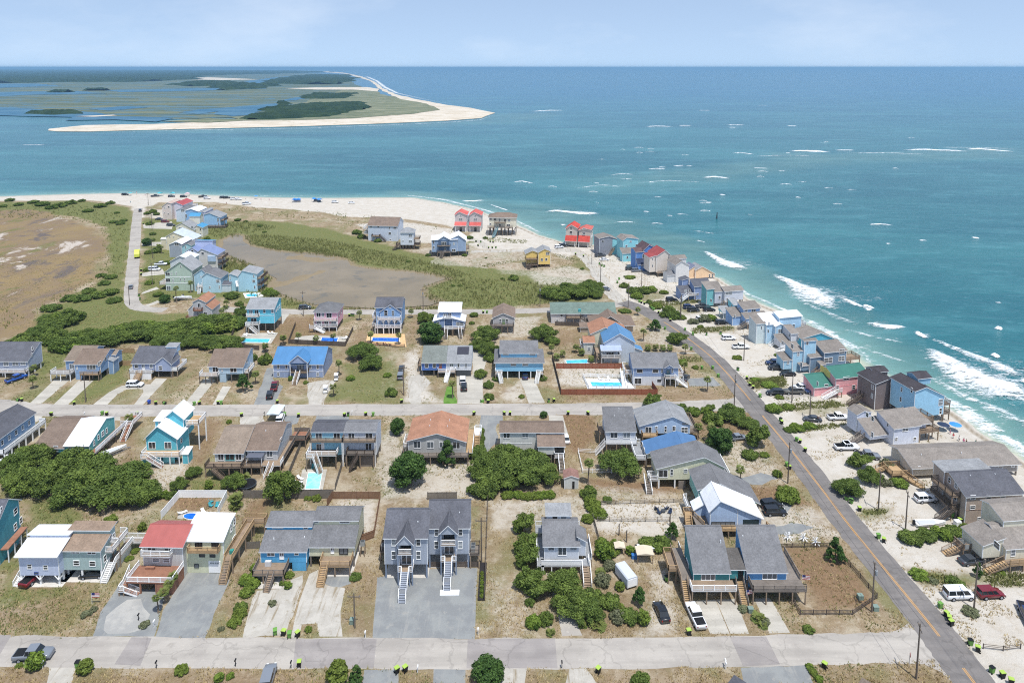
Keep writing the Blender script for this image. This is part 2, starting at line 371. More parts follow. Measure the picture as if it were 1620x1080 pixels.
def attr(name):
    a = nd('Attribute'); a.attribute_name = name; s = nd('SeparateColor'); L.new(a.outputs['Color'], s.inputs[0]); return s.outputs
za = attr('zone'); zb = attr('zone_two')
nf = noise(.9,9,.75); nm = noise(.22,6,.6); nb = noise(.05,4,.55); nt_ = noise(3.0,5,.7)
# dry lot: tan soil, straw coloured grass, sandy specks
K = lambda r, g, b_, k=.86: srgb(r*k, g*k, b_*k)
n0 = noise(.5,8,.7); ng = noise(1.9,6,.72)
base = mixc(mrange(nm, .35,.65), K(158,136,108), K(178,158,126))
base = mixc(mrange(n0,.46,.66,0,.85), base, K(210,195,170)); base = mixc(mrange(nb, .42,.66,0,.6), base, K(142,126,92))
ns_ = noise(.09,5,.6,.4); ng_ = noise(.075,6,.62,.3, stretch=(1.1,.8,1.7))
base = mixc(mrange(ns_, .5,.66,0,.8), base, K(204,190,166)); base = mixc(mrange(ng_, .47,.66,0,.8), base, K(136,134,88))
base = mixc(mrange(nf, .54,.68,0,.7), base, K(118,108,76))
nx_ = noise(5.5,4,.75); base = mixc(mrange(ng, .58,.70,0,.85), base, K(96,86,62)); base = mixc(mrange(nt_, .56,.68,0,.8), base, K(214,202,180)); base = mixc(mrange(nx_, .56,.68,0,.6), base, K(92,84,62))
soil = mixc(mrange(nf, .35,.7), K(158,128,98), K(132,108,82)); soil = mixc(mrange(nt_, .5,.8,0,.7), soil, K(176,152,122)); soil = mixc(mrange(ng, .54,.68,0,.6), soil, K(104,88,66)); soil = mixc(mrange(nx_, .56,.7,0,.6), soil, K(190,170,142))
grs = mixc(mrange(nf, .35,.65), K(110,120,70), K(138,138,86)); grs = mixc(mrange(n0,.48,.72,0,.8), grs, K(152,140,98)); grs = mixc(mrange(ng, .52,.7,0,.7), grs, K(84,98,54))
sandc = mixc(mrange(nm, .3,.7), K(214,205,190), K(226,219,207)); sandc = mixc(mrange(n0,.5,.72,0,.5), sandc, K(190,172,144)); sandc = mixc(mrange(ng, .60,.72,0,.55), sandc, K(156,142,114)); sandc = mixc(mrange(nx_, .6,.72,0,.45), sandc, K(150,138,112))
wet = mixc(.5, K(178,164,142), K(160,146,126))
sandc = mixc(mrange(zb[2],.75,.98), sandc, wet)
mb = noise(.022,8,.66,.5, stretch=(1,.8,1)); mb2 = noise(.05,7,.68,.4, stretch=(1,.7,1))
mar = mixc(mrange(mb, .38,.62), K(162,140,102), K(146,126,104)); mar = mixc(mrange(nm, .45,.7,0,.8), mar, K(158,138,94))
mar = mixc(mrange(mb2,.54,.64), mar, K(120,110,104)); mar = mixc(mrange(mb2,.44,.34), mar, K(126,126,78))
mar = mixc(mrange(mb, .59,.63), mar, K(212,200,186)); mar = mixc(mrange(mb, .645,.67), mar, K(200,174,166)); mar = mixc(mrange(ng, .6,.75,0,.6), mar, K(100,90,60))
def ragged(w, k=.55): return mrange(math_('ADD', w, math_('MULTIPLY', math_('SUBTRACT', math_('ADD', math_('MULTIPLY', n0,.5), math_('MULTIPLY', math_('ADD', nf, ng),.25)),.5), k*3.4)),.18,.82)
c = mixc(ragged(zb[0],.45), base, soil)
c = mixc(ragged(za[1],.55), c, grs); c = mixc(ragged(za[2],.35), c, mar); c = mixc(ragged(za[0],.55), c, sandc)
c = mixc(mrange(zb[1],.3,.8), c, mixc(nm, K(168,152,124), K(146,130,104)))
L.new(c, bs.inputs['Base Color'])
bp = nd('Bump'); bp.inputs['Strength'].default_value = .7; bp.inputs['Distance'].default_value = .3
L.new(math_('ADD', math_('ADD', nf, ng), math_('MULTIPLY', nt_, .4)), bp.inputs['Height']); L.new(bp.outputs[0], bs.inputs['Normal'])
me.materials.append(m); ground = struct(link('ground', me))

# ------------------------------------------------------------------ sea
rows = [90]
while rows[-1] < 70000: rows.append(rows[-1]*1.0105+.2)
sx, sy = grid_mesh('sea', rows, lambda y: 120+y*1.25,240)
X2 = sx.ravel(); Y2 = sy.ravel()
sd2 = sdist(X2, Y2, land_poly)
me, used = mesh_from_grid('sea', sx, sy, np.full(sx.shape, SEA_Z), keep=(sd2 < 30).reshape(sx.shape))
shoal = np.zeros_like(X2)
for pts, k, e in [([(620,300),(760,312),(900,330),(1000,345),(1150,400),(1300,470),(1700,700),(1700,900),(1300,560),(1000,420),(800,360)],1,25),
                  ([(860,300),(1000,270),(1250,240),(1620,232),(1620,250),(1300,262),(1050,300),(950,320)],.6,40),
                  ([(700,190),(790,178),(900,176),(880,186),(780,196),(500,212),(80,210),(60,204)],.5,50),
                  ([(0,314),(600,310),(780,330),(760,345),(600,325),(0,325)],.9,10)]:
    shoal = np.maximum(shoal, k*soft(X2, Y2, W2(pts), e, e*.7, e*1.5))
near = np.exp(np.minimum(sd2,0)/14)
add_attr(me, 'depth', near[used], shoal[used], np.clip(Y2/6000,0,1)[used])
m, nt, N, L, bs = nmat('sea_water')
bs.inputs['Roughness'].default_value = .22; bs.inputs['IOR'].default_value = 1.33; bs.inputs['Specular IOR Level'].default_value = .3
dz = attr('depth')
w1 = noise(.35,6,.65,.3, stretch=(.45,1,1)); w2 = noise(.05,5,.6,.4, stretch=(.4,1,1)); w3 = noise(.006,5,.6,.5, stretch=(.3,1.3,1)); w4 = noise(1.4,4,.6,.2, stretch=(.6,1,1))
deep = mixc(mrange(w3,.3,.7), srgb(18,86,96), srgb(46,108,112))
deep = mixc(mrange(dz[2],.06,.5), deep, srgb(12,92,122))
shc = mixc(mrange(w2,.35,.65), srgb(60,106,106), srgb(84,120,114))
c = mixc(mrange(math_('ADD', dz[1], math_('MULTIPLY', math_('SUBTRACT', w3,.5),.5)),.1,.9), deep, shc)
c = mixc(mrange(dz[0],.05,.8), c, srgb(108,144,136)); c = mixc(mrange(dz[0],.75,1.0), c, srgb(178,180,158))
wk = noise(.012,6,.62,.7, stretch=(.35,1.2,1)); c = mixc(mrange(wk, .48,.68,0,.35), c, srgb(70,132,134)); c = mixc(mrange(w2,.50,.70,0,.22), c, srgb(96,156,160)); c = mixc(mrange(w1,.52,.70,0,.16), c, srgb(108,166,172)); c = mixc(mrange(w1,.46,.32,0,.2), c, srgb(22,78,92))
L.new(c, bs.inputs['Base Color'])
bp = nd('Bump'); bp.inputs['Strength'].default_value = .55; bp.inputs['Distance'].default_value = .8
L.new(math_('ADD', math_('ADD', w1, math_('MULTIPLY', w2,1.6)), math_('MULTIPLY', w4,.3)), bp.inputs['Height']); L.new(bp.outputs[0], bs.inputs['Normal'])
me.materials.append(m); struct(link('sea', me))

# breaking waves and swash: low ridges of foam with ragged edges
m, nt, N, L, bs = nmat('foam'); bs.inputs['Base Color'].default_value = (.86,.88,.88,1); bs.inputs['Roughness'].default_value = .8
a = nd('Attribute'); a.attribute_name = 'foam'; s = nd('SeparateColor'); L.new(a.outputs['Color'], s.inputs[0])
f1 = noise(.42,8,.75,.9, stretch=(.55,1.25,1)); f2 = noise(1.8,6,.75,.6, stretch=(.6,1.2,1))
al = mrange(math_('ADD', s.outputs[0], math_('MULTIPLY', math_('SUBTRACT', math_('ADD', math_('MULTIPLY', f1,.65), math_('MULTIPLY', f2,.35)),.5),3.0)),.36,1.0)
L.new(al, bs.inputs['Alpha']); FOAM = m
def foam_strip(name, pts, wid, h, peak, Z=I0, step=1.5, lead=.25, zb=SEA_Z):
    """pts: pixels along the crest; wid: metres across; foam dense at the leading edge (left of the run), thinning behind"""
    P_ = W2(pts, Z, zb); seg = np.sqrt(((P_[1:]-P_[:-1])**2).sum(1)); s_ = np.concatenate([[0], np.cumsum(seg)]); n = max(4, int(s_[-1]/step))
    t = np.linspace(0, s_[-1], n); cx = np.interp(t, s_, P_[:, 0]); cy = np.interp(t, s_, P_[:, 1])
    tx = np.gradient(cx); ty = np.gradient(cy); ln = np.sqrt(tx**2+ty**2); nx, ny = -ty/ln, tx/ln
    wv = 9; v = np.linspace(-.25,1, wv); ww = (wid if np.isscalar(wid) else np.interp(t, np.linspace(0, s_[-1], len(wid)), wid))*(.7+.6*vnoise(t, t*0,9))
    end = np.clip(np.minimum(t, s_[-1]-t)/(s_[-1]*.22),0,1)
    xs = cx[:, None]+nx[:, None]*v*ww[:, None]; ys = cy[:, None]+ny[:, None]*v*ww[:, None]
    prof = np.exp(-((v-lead*.3)/.16)**2); zs = zb+.05+h*prof[None]*end[:, None]*(.7+.6*vnoise(t, t*0+5,6))[:, None]
    dens = np.where(v < 0,1.05+v*3.4, np.where(v < lead*.6,.98,.52-.42*np.maximum(v-lead*.6,0)/(1-lead*.6)))[None]*end[:, None]**.6*peak
    me, u = mesh_from_grid(name, xs, ys, zs); add_attr(me, 'foam', dens.ravel(), dens.ravel(), dens.ravel()); me.materials.append(FOAM)
    return struct(link(name, me))
for pts, wid, h, pk in [
    ([(1112,396),(1124,404),(1140,414),(1182,429)],[5,14,22,18],.7,.95),
    ([(1218,432),(1245,445),(1275,462),(1300,480),(1322,494)],[6,20,34,38,22],.9,.9),
    ([(1326,470),(1360,485),(1385,492)],[6,10,5],.5,.85),
    ([(1366,511),(1400,518),(1440,519)],[8,16,9],.6,.9),
    ([(1446,524),(1458,532),(1470,538)],[3,7,5],.7,1.1),
    ([(1456,547),(1475,558),(1510,585),(1545,605),(1600,622),(1660,640)],[9,28,44,46,38,30],1.0,.92),
    ([(1465,532),(1500,548),(1560,572),(1630,604)],[4,12,18,16],.6,.78),
    ([(1362,482),(1372,486),(1386,490)],[2,6,4],.7,1.1),([(1366,488),(1380,492)],4,.4,1.),
    ([(1566,560),(1578,566),(1586,566)],[3,6,3],.9,1.2),([(1572,518),(1582,522),(1590,522)],[3,6,3],.9,1.2),([(1612,600),(1625,606),(1640,610)],[3,6,6],.9,1.2),
    ([(1345,545),(1390,560),(1440,575)],[8,10,5],.2,.62),([(1330,520),(1390,535),(1440,545)],[8,12,6],.2,.62),([(1250,470),(1320,500),(1370,520)],[8,12,8],.2,.6),
    ([(1460,590),(1520,625),(1580,652),(1650,690)],[6,14,16,10],.25,.66),
    ([(858,336),(880,334),(920,338),(955,339)],[6,18,18,8],.6,.95),([(886,357),(892,356),(896,357)],6,.4,1.1),
    ([(969,353),(990,351),(1012,353)],[4,7,4],.3,.75),
    ([(728,318),(745,319),(770,317)],[5,9,5],.5,.9),([(770,322),(790,329),(808,335)],[3,5,4],.3,.8),
    ([(1248,240),(1268,239),(1318,241)],[12,34,18],.8,1.),([(1320,238),(1355,238)],[14,10],.5,.9),([(1426,238),(1460,237),(1540,240)],[12,30,12],.8,.95),
    ([(1524,237),(1550,236),(1610,241)],[10,22,10],.7,1.),([(1156,243),(1172,242),(1196,245)],[8,12,6],.5,.85),([(1112,282),(1130,280),(1156,283)],[8,18,10],.6,.95),
    ([(1024,268),(1040,267),(1055,268)],[6,10,5],.4,.85),([(1064,263),(1085,262)],[6,8],.4,.8),([(1020,201),(1040,200),(1068,201)],[16,22,12],.8,.9),([(1072,199),(1096,199)],[16,12],.6,.9),
    ([(1148,198),(1180,198)],[16,12],.6,.85),([(1152,202),(1166,202)],[10,10],.6,.85),([(1244,199),(1262,200)],[14,12],.6,.9),([(838,177),(870,175),(898,175)],[16,26,16],.8,.95),([(1104,175),(1126,175)],[16,12],.6,.85),
    ([(1190,266),(1218,267)],[6,6],.4,.85),([(1374,356),(1392,355),(1415,357)],[4,8,5],.4,.9),([(1534,376),(1544,377),(1552,378)],[3,6,3],.5,1.),
    ([(1136,308),(1150,309)],[4,5],.4,.9),([(964,278),(985,275),(1005,277)],[5,8,5],.4,.8),([(976,283),(1005,284)],[5,5],.3,.75),([(808,289),(826,287),(846,291)],[4,7,4],.4,.85),
    ([(1330,243),(1400,242),(1480,245)],[4,12,5],.4,.72),([(1470,233),(1540,234),(1620,236)],[4,12,8],.4,.7),([(1180,248),(1240,246),(1300,247)],[4,9,4],.3,.68),([(1000,290),(1060,286),(1130,290)],[3,8,3],.3,.66),([(900,300),(950,293),(1000,296)],[3,7,3],.3,.62),
    ([(26,230),(50,229),(74,230)],[8,12,6],.2,.8),([(1090,365),(1110,367),(1140,372)],4,.3,.6),([(1100,380),(1118,385)],4,.3,.7),
    ]: foam_strip('breaking_wave', pts, wid, h, pk)
for k in range(46):
    if k < 32: px_ = 930+420*RNG.random(); py_ = 232+110*RNG.random()**1.2
    else: px_ = 820+800*RNG.random(); py_ = 150+330*RNG.random()
    if sdist(np.array([G(px_, py_).x]), np.array([G(px_, py_).y]), land_poly)[0] > -25: continue
    l_ = (9+18*RNG.random())*(.5+py_/700); foam_strip('breaking_wave', [(px_, py_),(px_+l_*.5, py_-.8),(px_+l_, py_+.6)],[2,3.5+4*RNG.random(),2],.3,.6+.3*RNG.random())
def swash(pts, wid, pk): foam_strip('swash_foam', pts, wid, .12, pk*.9, lead=.5)
swash([(590,310),(640,309),(700,316),(760,331),(812,347),(850,367),(900,383)],[3,7,7,6,5,5,3],.72)
swash([(1137,436),(1182,466),(1225,484),(1270,505),(1342,547),(1378,576),(1428,597)],[3,4,5,6,9,9,8],.72)
swash([(1400,583),(1450,612),(1510,645),(1546,674),(1597,703),(1640,732),(1780,830)],[4,9,13,14,12,10,8],.8)
swash([(1440,618),(1500,641),(1555,676),(1620,715),(1700,770)],[3,6,7,6,5],.75)
swash([(0,309),(200,304),(400,310),(590,310)],[2,2,2.5,3],.55)

# ------------------------------------------------------------------ the far shore across the inlet
HZ = SEA_Z
def sheet(name, pts, z, mat_, Z=I0, kind='structure', wob=0, n=1):
    Pw = W2(pts, Z, z)
    if wob:
        out = []
        for i in range(len(Pw)):
            a = Pw[i]; b_ = Pw[(i+1) % len(Pw)]; L_ = np.hypot(*(b_-a)); k = max(1, int(L_/n))
            for j in range(k):
                q = a+(b_-a)*j/k; out.append(q+(np.array([vnoise(q[0:1], q[1:2], n*2.2)[0], vnoise(q[0:1]+55, q[1:2]+9, n*2.2)[0]])-.5)*2*wob)
        Pw = np.array(out)
    mb_ = MB(); mb_.face([(p[0], p[1], z) for p in Pw]); o = mb_.build(name, mat_); o['kind'] = kind; return o
def simple(name, cols, scale, rough=.95, stretch=None, lo=.4, hi=.62, s2=None):
    global m, nt, N, L, bs
    m, nt, N, L, bs = nmat(name); bs.inputs['Roughness'].default_value = rough; bs.inputs['Specular IOR Level'].default_value = .15
    a = noise(scale, 7,.65,.3, stretch=stretch); c_ = mixc(mrange(a, lo, hi), cols[0], cols[1])
    if len(cols) > 2: c_ = mixc(mrange(noise(s2 or scale*3.1,6,.65,.3, stretch=stretch),.55,.68), c_, cols[2])
    L.new(c_, bs.inputs['Base Color']); return m
FAR_SAND = simple('far_sand', [srgb(204,194,178), srgb(192,180,160), srgb(160,152,126)],.02)
FAR_GRASS = simple('far_dune_grass', [srgb(96,104,80), srgb(126,128,102), srgb(166,160,138)],.028, stretch=(.4,1.5,1))
FAR_MARSH = simple('far_salt_marsh', [srgb(82,94,76), srgb(110,114,90), srgb(56,74,64)],.008, stretch=(.3,1.8,1), s2=.012)
c_ = mixc(mrange(math_('ABSOLUTE', math_('SUBTRACT', noise(.006,8,.62,1.6, stretch=(.4,1.5,1)),.5),0),.03,.012), c0_ if 0 else bs.inputs['Base Color'].links[0].from_socket, srgb(76,110,128)); L.new(c_, bs.inputs['Base Color'])
FAR_WATER = simple('far_creek_water', [srgb(56,98,124), srgb(78,114,134)],.01,.6)
FAR_WOOD = simple('far_wood', [srgb(30,50,36), srgb(48,66,44)],.02)
sheet('far_beach', [(-200,205),(60,202),(75,196),(85,203.5),(140,198),(240,196.5),(340,192.5),(480,187),(640,160),(618,150),(600,141),(585,128),(560,121),(545,117),(520,115),(500,113.4),(520,113),(545,115.5),(572,121),(592,129),(606,140),(628,150),(665,158),(700,165),(745,171),(782,179),(760,187),(700,191.5),(620,195),(480,200),(300,204),(150,208),(100,207.5),(85,206),(60,207)][3:-1], HZ+.4, FAR_SAND, wob=6, n=40)
sheet('salt_marsh', [(-500,180),(-500,121),(0,118),(200,116),(420,115),(520,117),(545,122),(562,132),(575,142),(590,152),(560,170),(480,183),(330,187),(240,190),(180,186),(60,180)], HZ+.6, FAR_MARSH, wob=10, n=80)
sheet('dune_grass_flat', [(380,191),(360,186),(440,178),(470,165),(520,150),(545,142),(575,138),(590,140),(600,148),(622,153),(655,161),(690,168),(694,174),(655,180),(560,187),(470,190)], HZ+.8, FAR_GRASS, wob=8, n=40)
sheet('spit_grass', [(255,192),(330,187.5),(420,189),(330,194)], HZ+.9, FAR_GRASS, wob=3, n=20)
for pts in ([(-500,168),(0,170),(120,176),(180,182),(100,186),(0,183),(-500,184)],[(100,186),(160,184),(280,186),(250,192),(180,190),(110,190)],[(280,178),(320,173),(360,170),(430,164),(436,172),(405,178),(420,181),(370,184),(330,181),(350,176),(300,181)],
            [(-500,150),(0,146),(120,144),(170,148),(60,150),(0,153),(-500,160)],[(150,143),(260,141),(330,139.5),(420,137.5),(420,140.5),(300,144),(200,146)],[(460,155),(478,152.5),(482,156),(470,159),(440,160)],
            [(390,129),(430,123),(480,119),(530,116),(500,120.5),(470,123),(440,127),(450,132),(420,136),(395,134)],[(-500,136),(-100,133),(60,132.5),(100,136),(0,139),(-500,143)],[(150,172),(200,168),(240,170),(180,175)]):
    sheet('tidal_creek', pts, HZ+1.1, FAR_WATER, wob=18, n=38)
sheet('far_dune', [(295,124),(330,122.5),(380,124.5),(410,126),(350,127),(300,126)], HZ+1.2, FAR_SAND, wob=4, n=50)
sheet('far_sand_bar', [(450,140),(500,138.5),(580,138),(600,141),(596,145),(560,142),(500,142)], HZ+1.3, FAR_SAND, wob=4, n=30)
sheet('far_sand_bar', [(120,184),(180,181.8),(186,183),(150,184.8)], HZ+1.3, FAR_SAND, wob=2, n=30)
def wood_mass(name, pts, h, step, label=None):
    """a far wood: bumpy canopy raised over the marsh"""
    Pw = W2(pts, z=HZ); x0, y0 = Pw.min(0); x1, y1 = Pw.max(0); nx_ = max(8, int((x1-x0)/step)); ny_ = max(6, int((y1-y0)/step))
    yy, xx = np.meshgrid(np.linspace(y0, y1, ny_), np.linspace(x0, x1, nx_), indexing='ij')
    xj = xx+(RNG.random(xx.shape)-.5)*step*.7; yj = yy+(RNG.random(xx.shape)-.5)*step*.7
    d = sdist(xj.ravel(), yj.ravel(), Pw)+(fbm(xj.ravel(), yj.ravel(), step*9)-.5)*step*14
    z = np.where(d > 0, HZ+h*(.35+.65*np.clip(d/(step*1.5),0,1))*(.6+.8*RNG.random(d.shape)), HZ-1)
    me, u = mesh_from_grid(name, xj, yj, z.reshape(xx.shape), keep=(d > -step).reshape(xx.shape)); me.materials.append(FAR_WOOD)
    me.polygons.foreach_set('use_smooth', np.zeros(len(me.polygons), bool))
    return struct(link(name, me), 'stuff')
wood_mass('far_forest', [(-900,132),(0,132),(90,131),(200,130),(290,127),(300,121),(450,116.5),(520,114.5),(450,112.5),(0,110.5),(-900,110.5)],14,45)
wood_mass('marsh_wood', [(340,140),(380,136),(430,136.5),(432,139),(350,143)],12,16)
wood_mass('marsh_wood', [(270,134),(330,130),(390,133),(400,136),(300,137)],12,20)
wood_mass('marsh_wood', [(430,132),(450,124),(500,119),(540,120),(560,128),(540,133),(500,134)],12,22)
wood_mass('dune_thicket', [(395,190),(400,180),(430,172),(500,165),(565,163),(590,170),(540,182),(480,187)],5,7)
wood_mass('dune_thicket', [(478,153),(500,148),(560,149),(550,156),(500,158)],5,9)
wood_mass('marsh_hammock', [(50,181),(80,177),(130,178),(130,181),(80,183)],6,7)
wood_mass('marsh_hammock', [(430,176),(445,163),(455,165),(450,176)],7,7)
for a, b_ in ((90,146),(150,143),(195,142)): wood_mass('marsh_hammock', [(a-8, b_),(a, b_-1),(a+14, b_-.5),(a+14, b_+1),(a, b_+1)],9,12)
foam_strip('swash_foam', [(780,176.5),(745,168.5),(700,162.5),(665,155.5),(630,147.5),(610,138),(597,128),(578,120)],[18,30,40,45,50,60,70,80],.3,.8, lead=.6, step=8, zb=HZ+.2)
foam_strip('swash_foam', [(100,210),(160,210.5),(300,206.5),(480,203),(620,198),(700,194.5),(760,190),(786,181)],[5,7,5,5,6,6,9,10],.2,.7, lead=.6, step=6, zb=HZ+.2)
sheet('pond', POND, -.18, simple('pond_water', [srgb(122,110,88), srgb(136,122,98), srgb(106,100,86)],.03,.07), wob=1.2, n=4)
# ------------------------------------------------------------------ houses
WINC = {}
def win_mesh(w, h, kind, fr):
    w = round(w, 1); h = round(h, 1); key = (w, h, kind, fr.name)
    if key in WINC: return WINC[key]
    f = MB(); b_ = .09
    if kind == 'g':                                            # panelled garage door
        for k in range(4): f.box(-w/2, w/2,-.06,0, k*h/4+.015,(k+1)*h/4-.015)
        f.box(-w/2-.1, w/2+.1,-.09,0, h, h+.1); f.box(-w/2-.1,-w/2,-.09,0,0, h); f.box(w/2, w/2+.1,-.09,0,0, h)
    else:
        f.box(-w/2, w/2,-.09,0, h-b_, h); f.box(-w/2, w/2,-.1,0,0, b_); f.box(-w/2,-w/2+b_, -.09,0, b_, h-b_); f.box(w/2-b_, w/2,-.09,0, b_, h-b_)
        if kind == 'w':
            if w > 1.5: f.box(-.04,.04,-.07,0, b_, h-b_)
            f.box(-w/2+b_, w/2-b_, -.06,0, h/2-.03, h/2+.03)
        if kind == 's':
            n = max(2, round(w/.95))
            for k in range(1, n): f.box(-w/2+w*k/n-.045,-w/2+w*k/n+.045,-.06,0, b_, h-b_)
        if kind == 'd':
            f.box(-w/2+b_, w/2-b_, -.05,0, b_, h*.42); f.box(-.04,.04,-.055,0, h*.42, h-b_)
    p = MB()
    if kind == 'g':
        for k in range(4): p.box(-w/2+.15+k*(w-.3)/4+.05,-w/2+.15+(k+1)*(w-.3)/4-.05,-.075,-.055, h*.8, h*.93)
    else: p.box(-w/2+b_*.5, w/2-b_*.5,-.03,-.005,(h*.42 if kind == 'd' else b_*.5), h-b_*.5)
    WINC[key] = (f.mesh({'w': 'window', 's': 'sliding_door', 'd': 'door', 'g': 'garage_door', 'p': 'window'}[kind], fr), p.mesh('pane', GLASS)); return WINC[key]
TREADS = {}
class House:
    def __init__(s, Z, Lp, Rp, label, name='beach_house', cat='house', group=None, near=True, yaw=None, L3=None):
        a = G(*Z(*Lp)); b_ = G(*Z(*Rp)); s.Z = Z; s.W = (b_-a).length; s.yaw = math.atan2(b_.y-a.y, b_.x-a.x) if yaw is None else yaw
        s.o = a; s.r = empty(name, a, s.yaw); tag(s.r, label, cat, group); s.near = near
        s.ux = Vector((math.cos(s.yaw), math.sin(s.yaw),0)); s.uy = Vector((-math.sin(s.yaw), math.cos(s.yaw),0))
        if yaw is not None: s.W = s.f(*Rp)[0]
    def loc(s, p): d = p-s.o; return d.dot(s.ux), d.dot(s.uy), d.z
    def f(s, x, y, d=0.0):                                        # point on the plane local y = d
        r_ = ray(*s.Z(x, y)); t = (d-(CAMP-s.o).dot(s.uy))/r_.dot(s.uy); q = s.loc(CAMP+r_*t); return q[0], q[2]
    def sd(s, x, y, xl):                                          # point on the plane local x = xl
        r_ = ray(*s.Z(x, y)); t = (xl-(CAMP-s.o).dot(s.ux))/r_.dot(s.ux); q = s.loc(CAMP+r_*t); return q[1], q[2]
    def g(s, x, y, z=0): q = s.loc(G(*s.Z(x, y), z)); return q[0], q[1]
    def z(s, y, d=0.0, x=None):                                   # height of a picture row on the plane local y = d, at local x
        lo, hi = -2., 30.; x = s.W/2 if x is None else x
        w_ = s.o+s.ux*x+s.uy*d
        py = s.Z(0, y)[1]
        for _ in range(40):
            mid = (lo+hi)/2; q = w_+Vector((0,0, mid))-CAMP; yy = CY-F_PX*q.dot(UP)/q.dot(FW)
            if yy > py: lo = mid
            else: hi = mid
        return lo
    def block(s, x0, x1, y0, y1, z0, prof, wall, roof, axis='x', o=.35, th=.16, oe=None, trim=None, name='wall', corner=True, og=None):
        """walls under a roof profile [(u, z),...] running front to back (axis x) or left to right (axis y); z0 < 0.3 means standing on the ground"""
        trim = trim or TRIM; oe = o if oe is None else oe; og = o if og is None else og
        pr = [(u+(y0 if axis == 'x' else x0), z) for u, z in prof]
        e0, e1 = (x0, x1) if axis == 'x' else (y0, y1)
        A = (lambda e, u, z: (e, u, z)) if axis == 'x' else (lambda e, u, z: (u, e, z))
        poly = [(pr[0][0], z0)]+pr+[(pr[-1][0], z0)]
        w = MB(); w.prism(poly, e0, e1, 'x' if axis == 'x' else 'y')
        if corner:
            for cx in (x0, x1):
                for cy in (y0, y1):
                    u = cy if axis == 'x' else cx
                    zt = pr[0][1] if u == pr[0][0] else pr[-1][1]
                    dx = .02; w.box(cx-.1 if cx == x1 else cx-dx, cx+dx if cx == x1 else cx+.1, cy-dx if cy == y0 else cy-.1, cy+.1 if cy == y0 else cy+dx, z0, zt-.02,1)
        w.build(name, [wall, trim], s.r)
        if roof is None: return
        rf = MB()
        n = len(pr)
        for i in range(n-1):
            (ua, za_),(ub, zb_) = pr[i], pr[i+1]
            if abs(ub-ua) < .05: continue
            sl = (zb_-za_)/(ub-ua)
            fa = i == 0 or abs(pr[i][0]-pr[i-1][0]) < .05 and pr[i][1] > pr[i-1][1]
            fb = i == n-2 or abs(pr[i+2][0]-pr[i+1][0]) < .05 and pr[i+2][1] < pr[i+1][1]
            if fa: oa = oe if i == 0 else .3; ua, za_ = ua-oa, za_-sl*oa
            if fb: ub, zb_ = ub+oe, zb_+sl*oe
            za_ += .02; zb_ += .02; a0, a1 = e0-og, e1+og; k = len(rf.v)
            for e in (a0, a1): rf.v += [A(e, ua, za_), A(e, ub, zb_), A(e, ub, zb_+th), A(e, ua, za_+th)]
            for q, mi in (((3,2,6,7),0),((0,4,5,1),1),((0,1,2,3),1),((4,7,6,5),1),((0,3,7,4),1),((1,5,6,2),1)):
                rf.f.append(tuple(k+j for j in q)); rf.m.append(mi)
            if i > 0 and not fa and zb_ < za_ and pr[i-1][1] < pr[i][1]: rf.bar(A(a0, ua, za_+th), A(a1, ua, za_+th),.18,.06,0)   # ridge cap
        rf.build('roof', [roof, trim], s.r)
    def gable(s, x0, x1, y0, y1, z0, z1, rise, wall, roof, axis='x', t=.5, zb=None, **k):
        D = (y1-y0) if axis == 'x' else (x1-x0); zb = z1 if zb is None else zb
        pr = [(0, z1),(D*t, z1+rise),(D, zb)] if 0 < t < 1 else ([(0, z1),(D, z1+rise)] if t >= 1 else [(0, z1+rise),(D, z1)])
        s.block(x0, x1, y0, y1, z0, pr, wall, roof, axis, **k)
    def hip(s, x0, x1, y0, y1, z0, z1, rise, wall, roof, o=.4, ridge=None, trim=None, th=.15):
        w = MB().box(x0, x1, y0, y1, z0, z1)
        for cx in (x0, x1):
            for cy in (y0, y1): w.box(cx-.02 if cx == x0 else cx-.1, cx+.1 if cx == x0 else cx+.02, cy-.02 if cy == y0 else cy-.1, cy+.1 if cy == y0 else cy+.02, z0, z1-.02,1)
        w.build('wall', [wall, TRIM], s.r)
        a0, a1, b0, b1 = x0-o, x1+o, y0-o, y1+o; hw = min(a1-a0, b1-b0)/2
        R0, R1 = ((a0+hw, (b0+b1)/2),(a1-hw, (b0+b1)/2)) if a1-a0 >= b1-b0 else (((a0+a1)/2, b0+hw),((a0+a1)/2, b1-hw))
        zt = z1+rise+th; ze = z1+th+.02; r_ = MB()
        c = [(a0, b0, ze),(a1, b0, ze),(a1, b1, ze),(a0, b1, ze)]; p, q = (*R0, zt),(*R1, zt)
        if a1-a0 >= b1-b0: F_ = [[c[0], c[1], q, p],[c[1], c[2], q],[c[2], c[3], p, q],[c[3], c[0], p]]
        else: F_ = [[c[0], c[1], p],[c[1], c[2], q, p],[c[2], c[3], q],[c[3], c[0], p, q]]
        for f_ in F_: r_.face(f_)
        lo = z1+.02
        for i in range(4):
            g0, g1 = c[i], c[(i+1) % 4]; r_.face([(g0[0], g0[1], lo),(g1[0], g1[1], lo), g1, g0],1)
        r_.face([(a0, b0, lo),(a0, b1, lo),(a1, b1, lo),(a1, b0, lo)],1)
        r_.build('roof', [roof, trim or TRIM], s.r)
    def win(s, face, d, a, z0, w, h, kind='w', fr=None, par=None):
        """an opening centred at a along the face ('F' local y=d, 'B', 'L'/'R' local x=d)"""
        fm, pm = win_mesh(max(w, .3), max(h, .3), kind, fr or WHITE); rz = {'F': 0, 'B': math.pi, 'L': -math.pi/2, 'R': math.pi/2}[face]
        loc = (a, d, z0) if face in 'FB' else (d, a, z0)
        o = link(fm.name, fm, par or s.r, loc, rz); link('pane', pm, o)
        return o
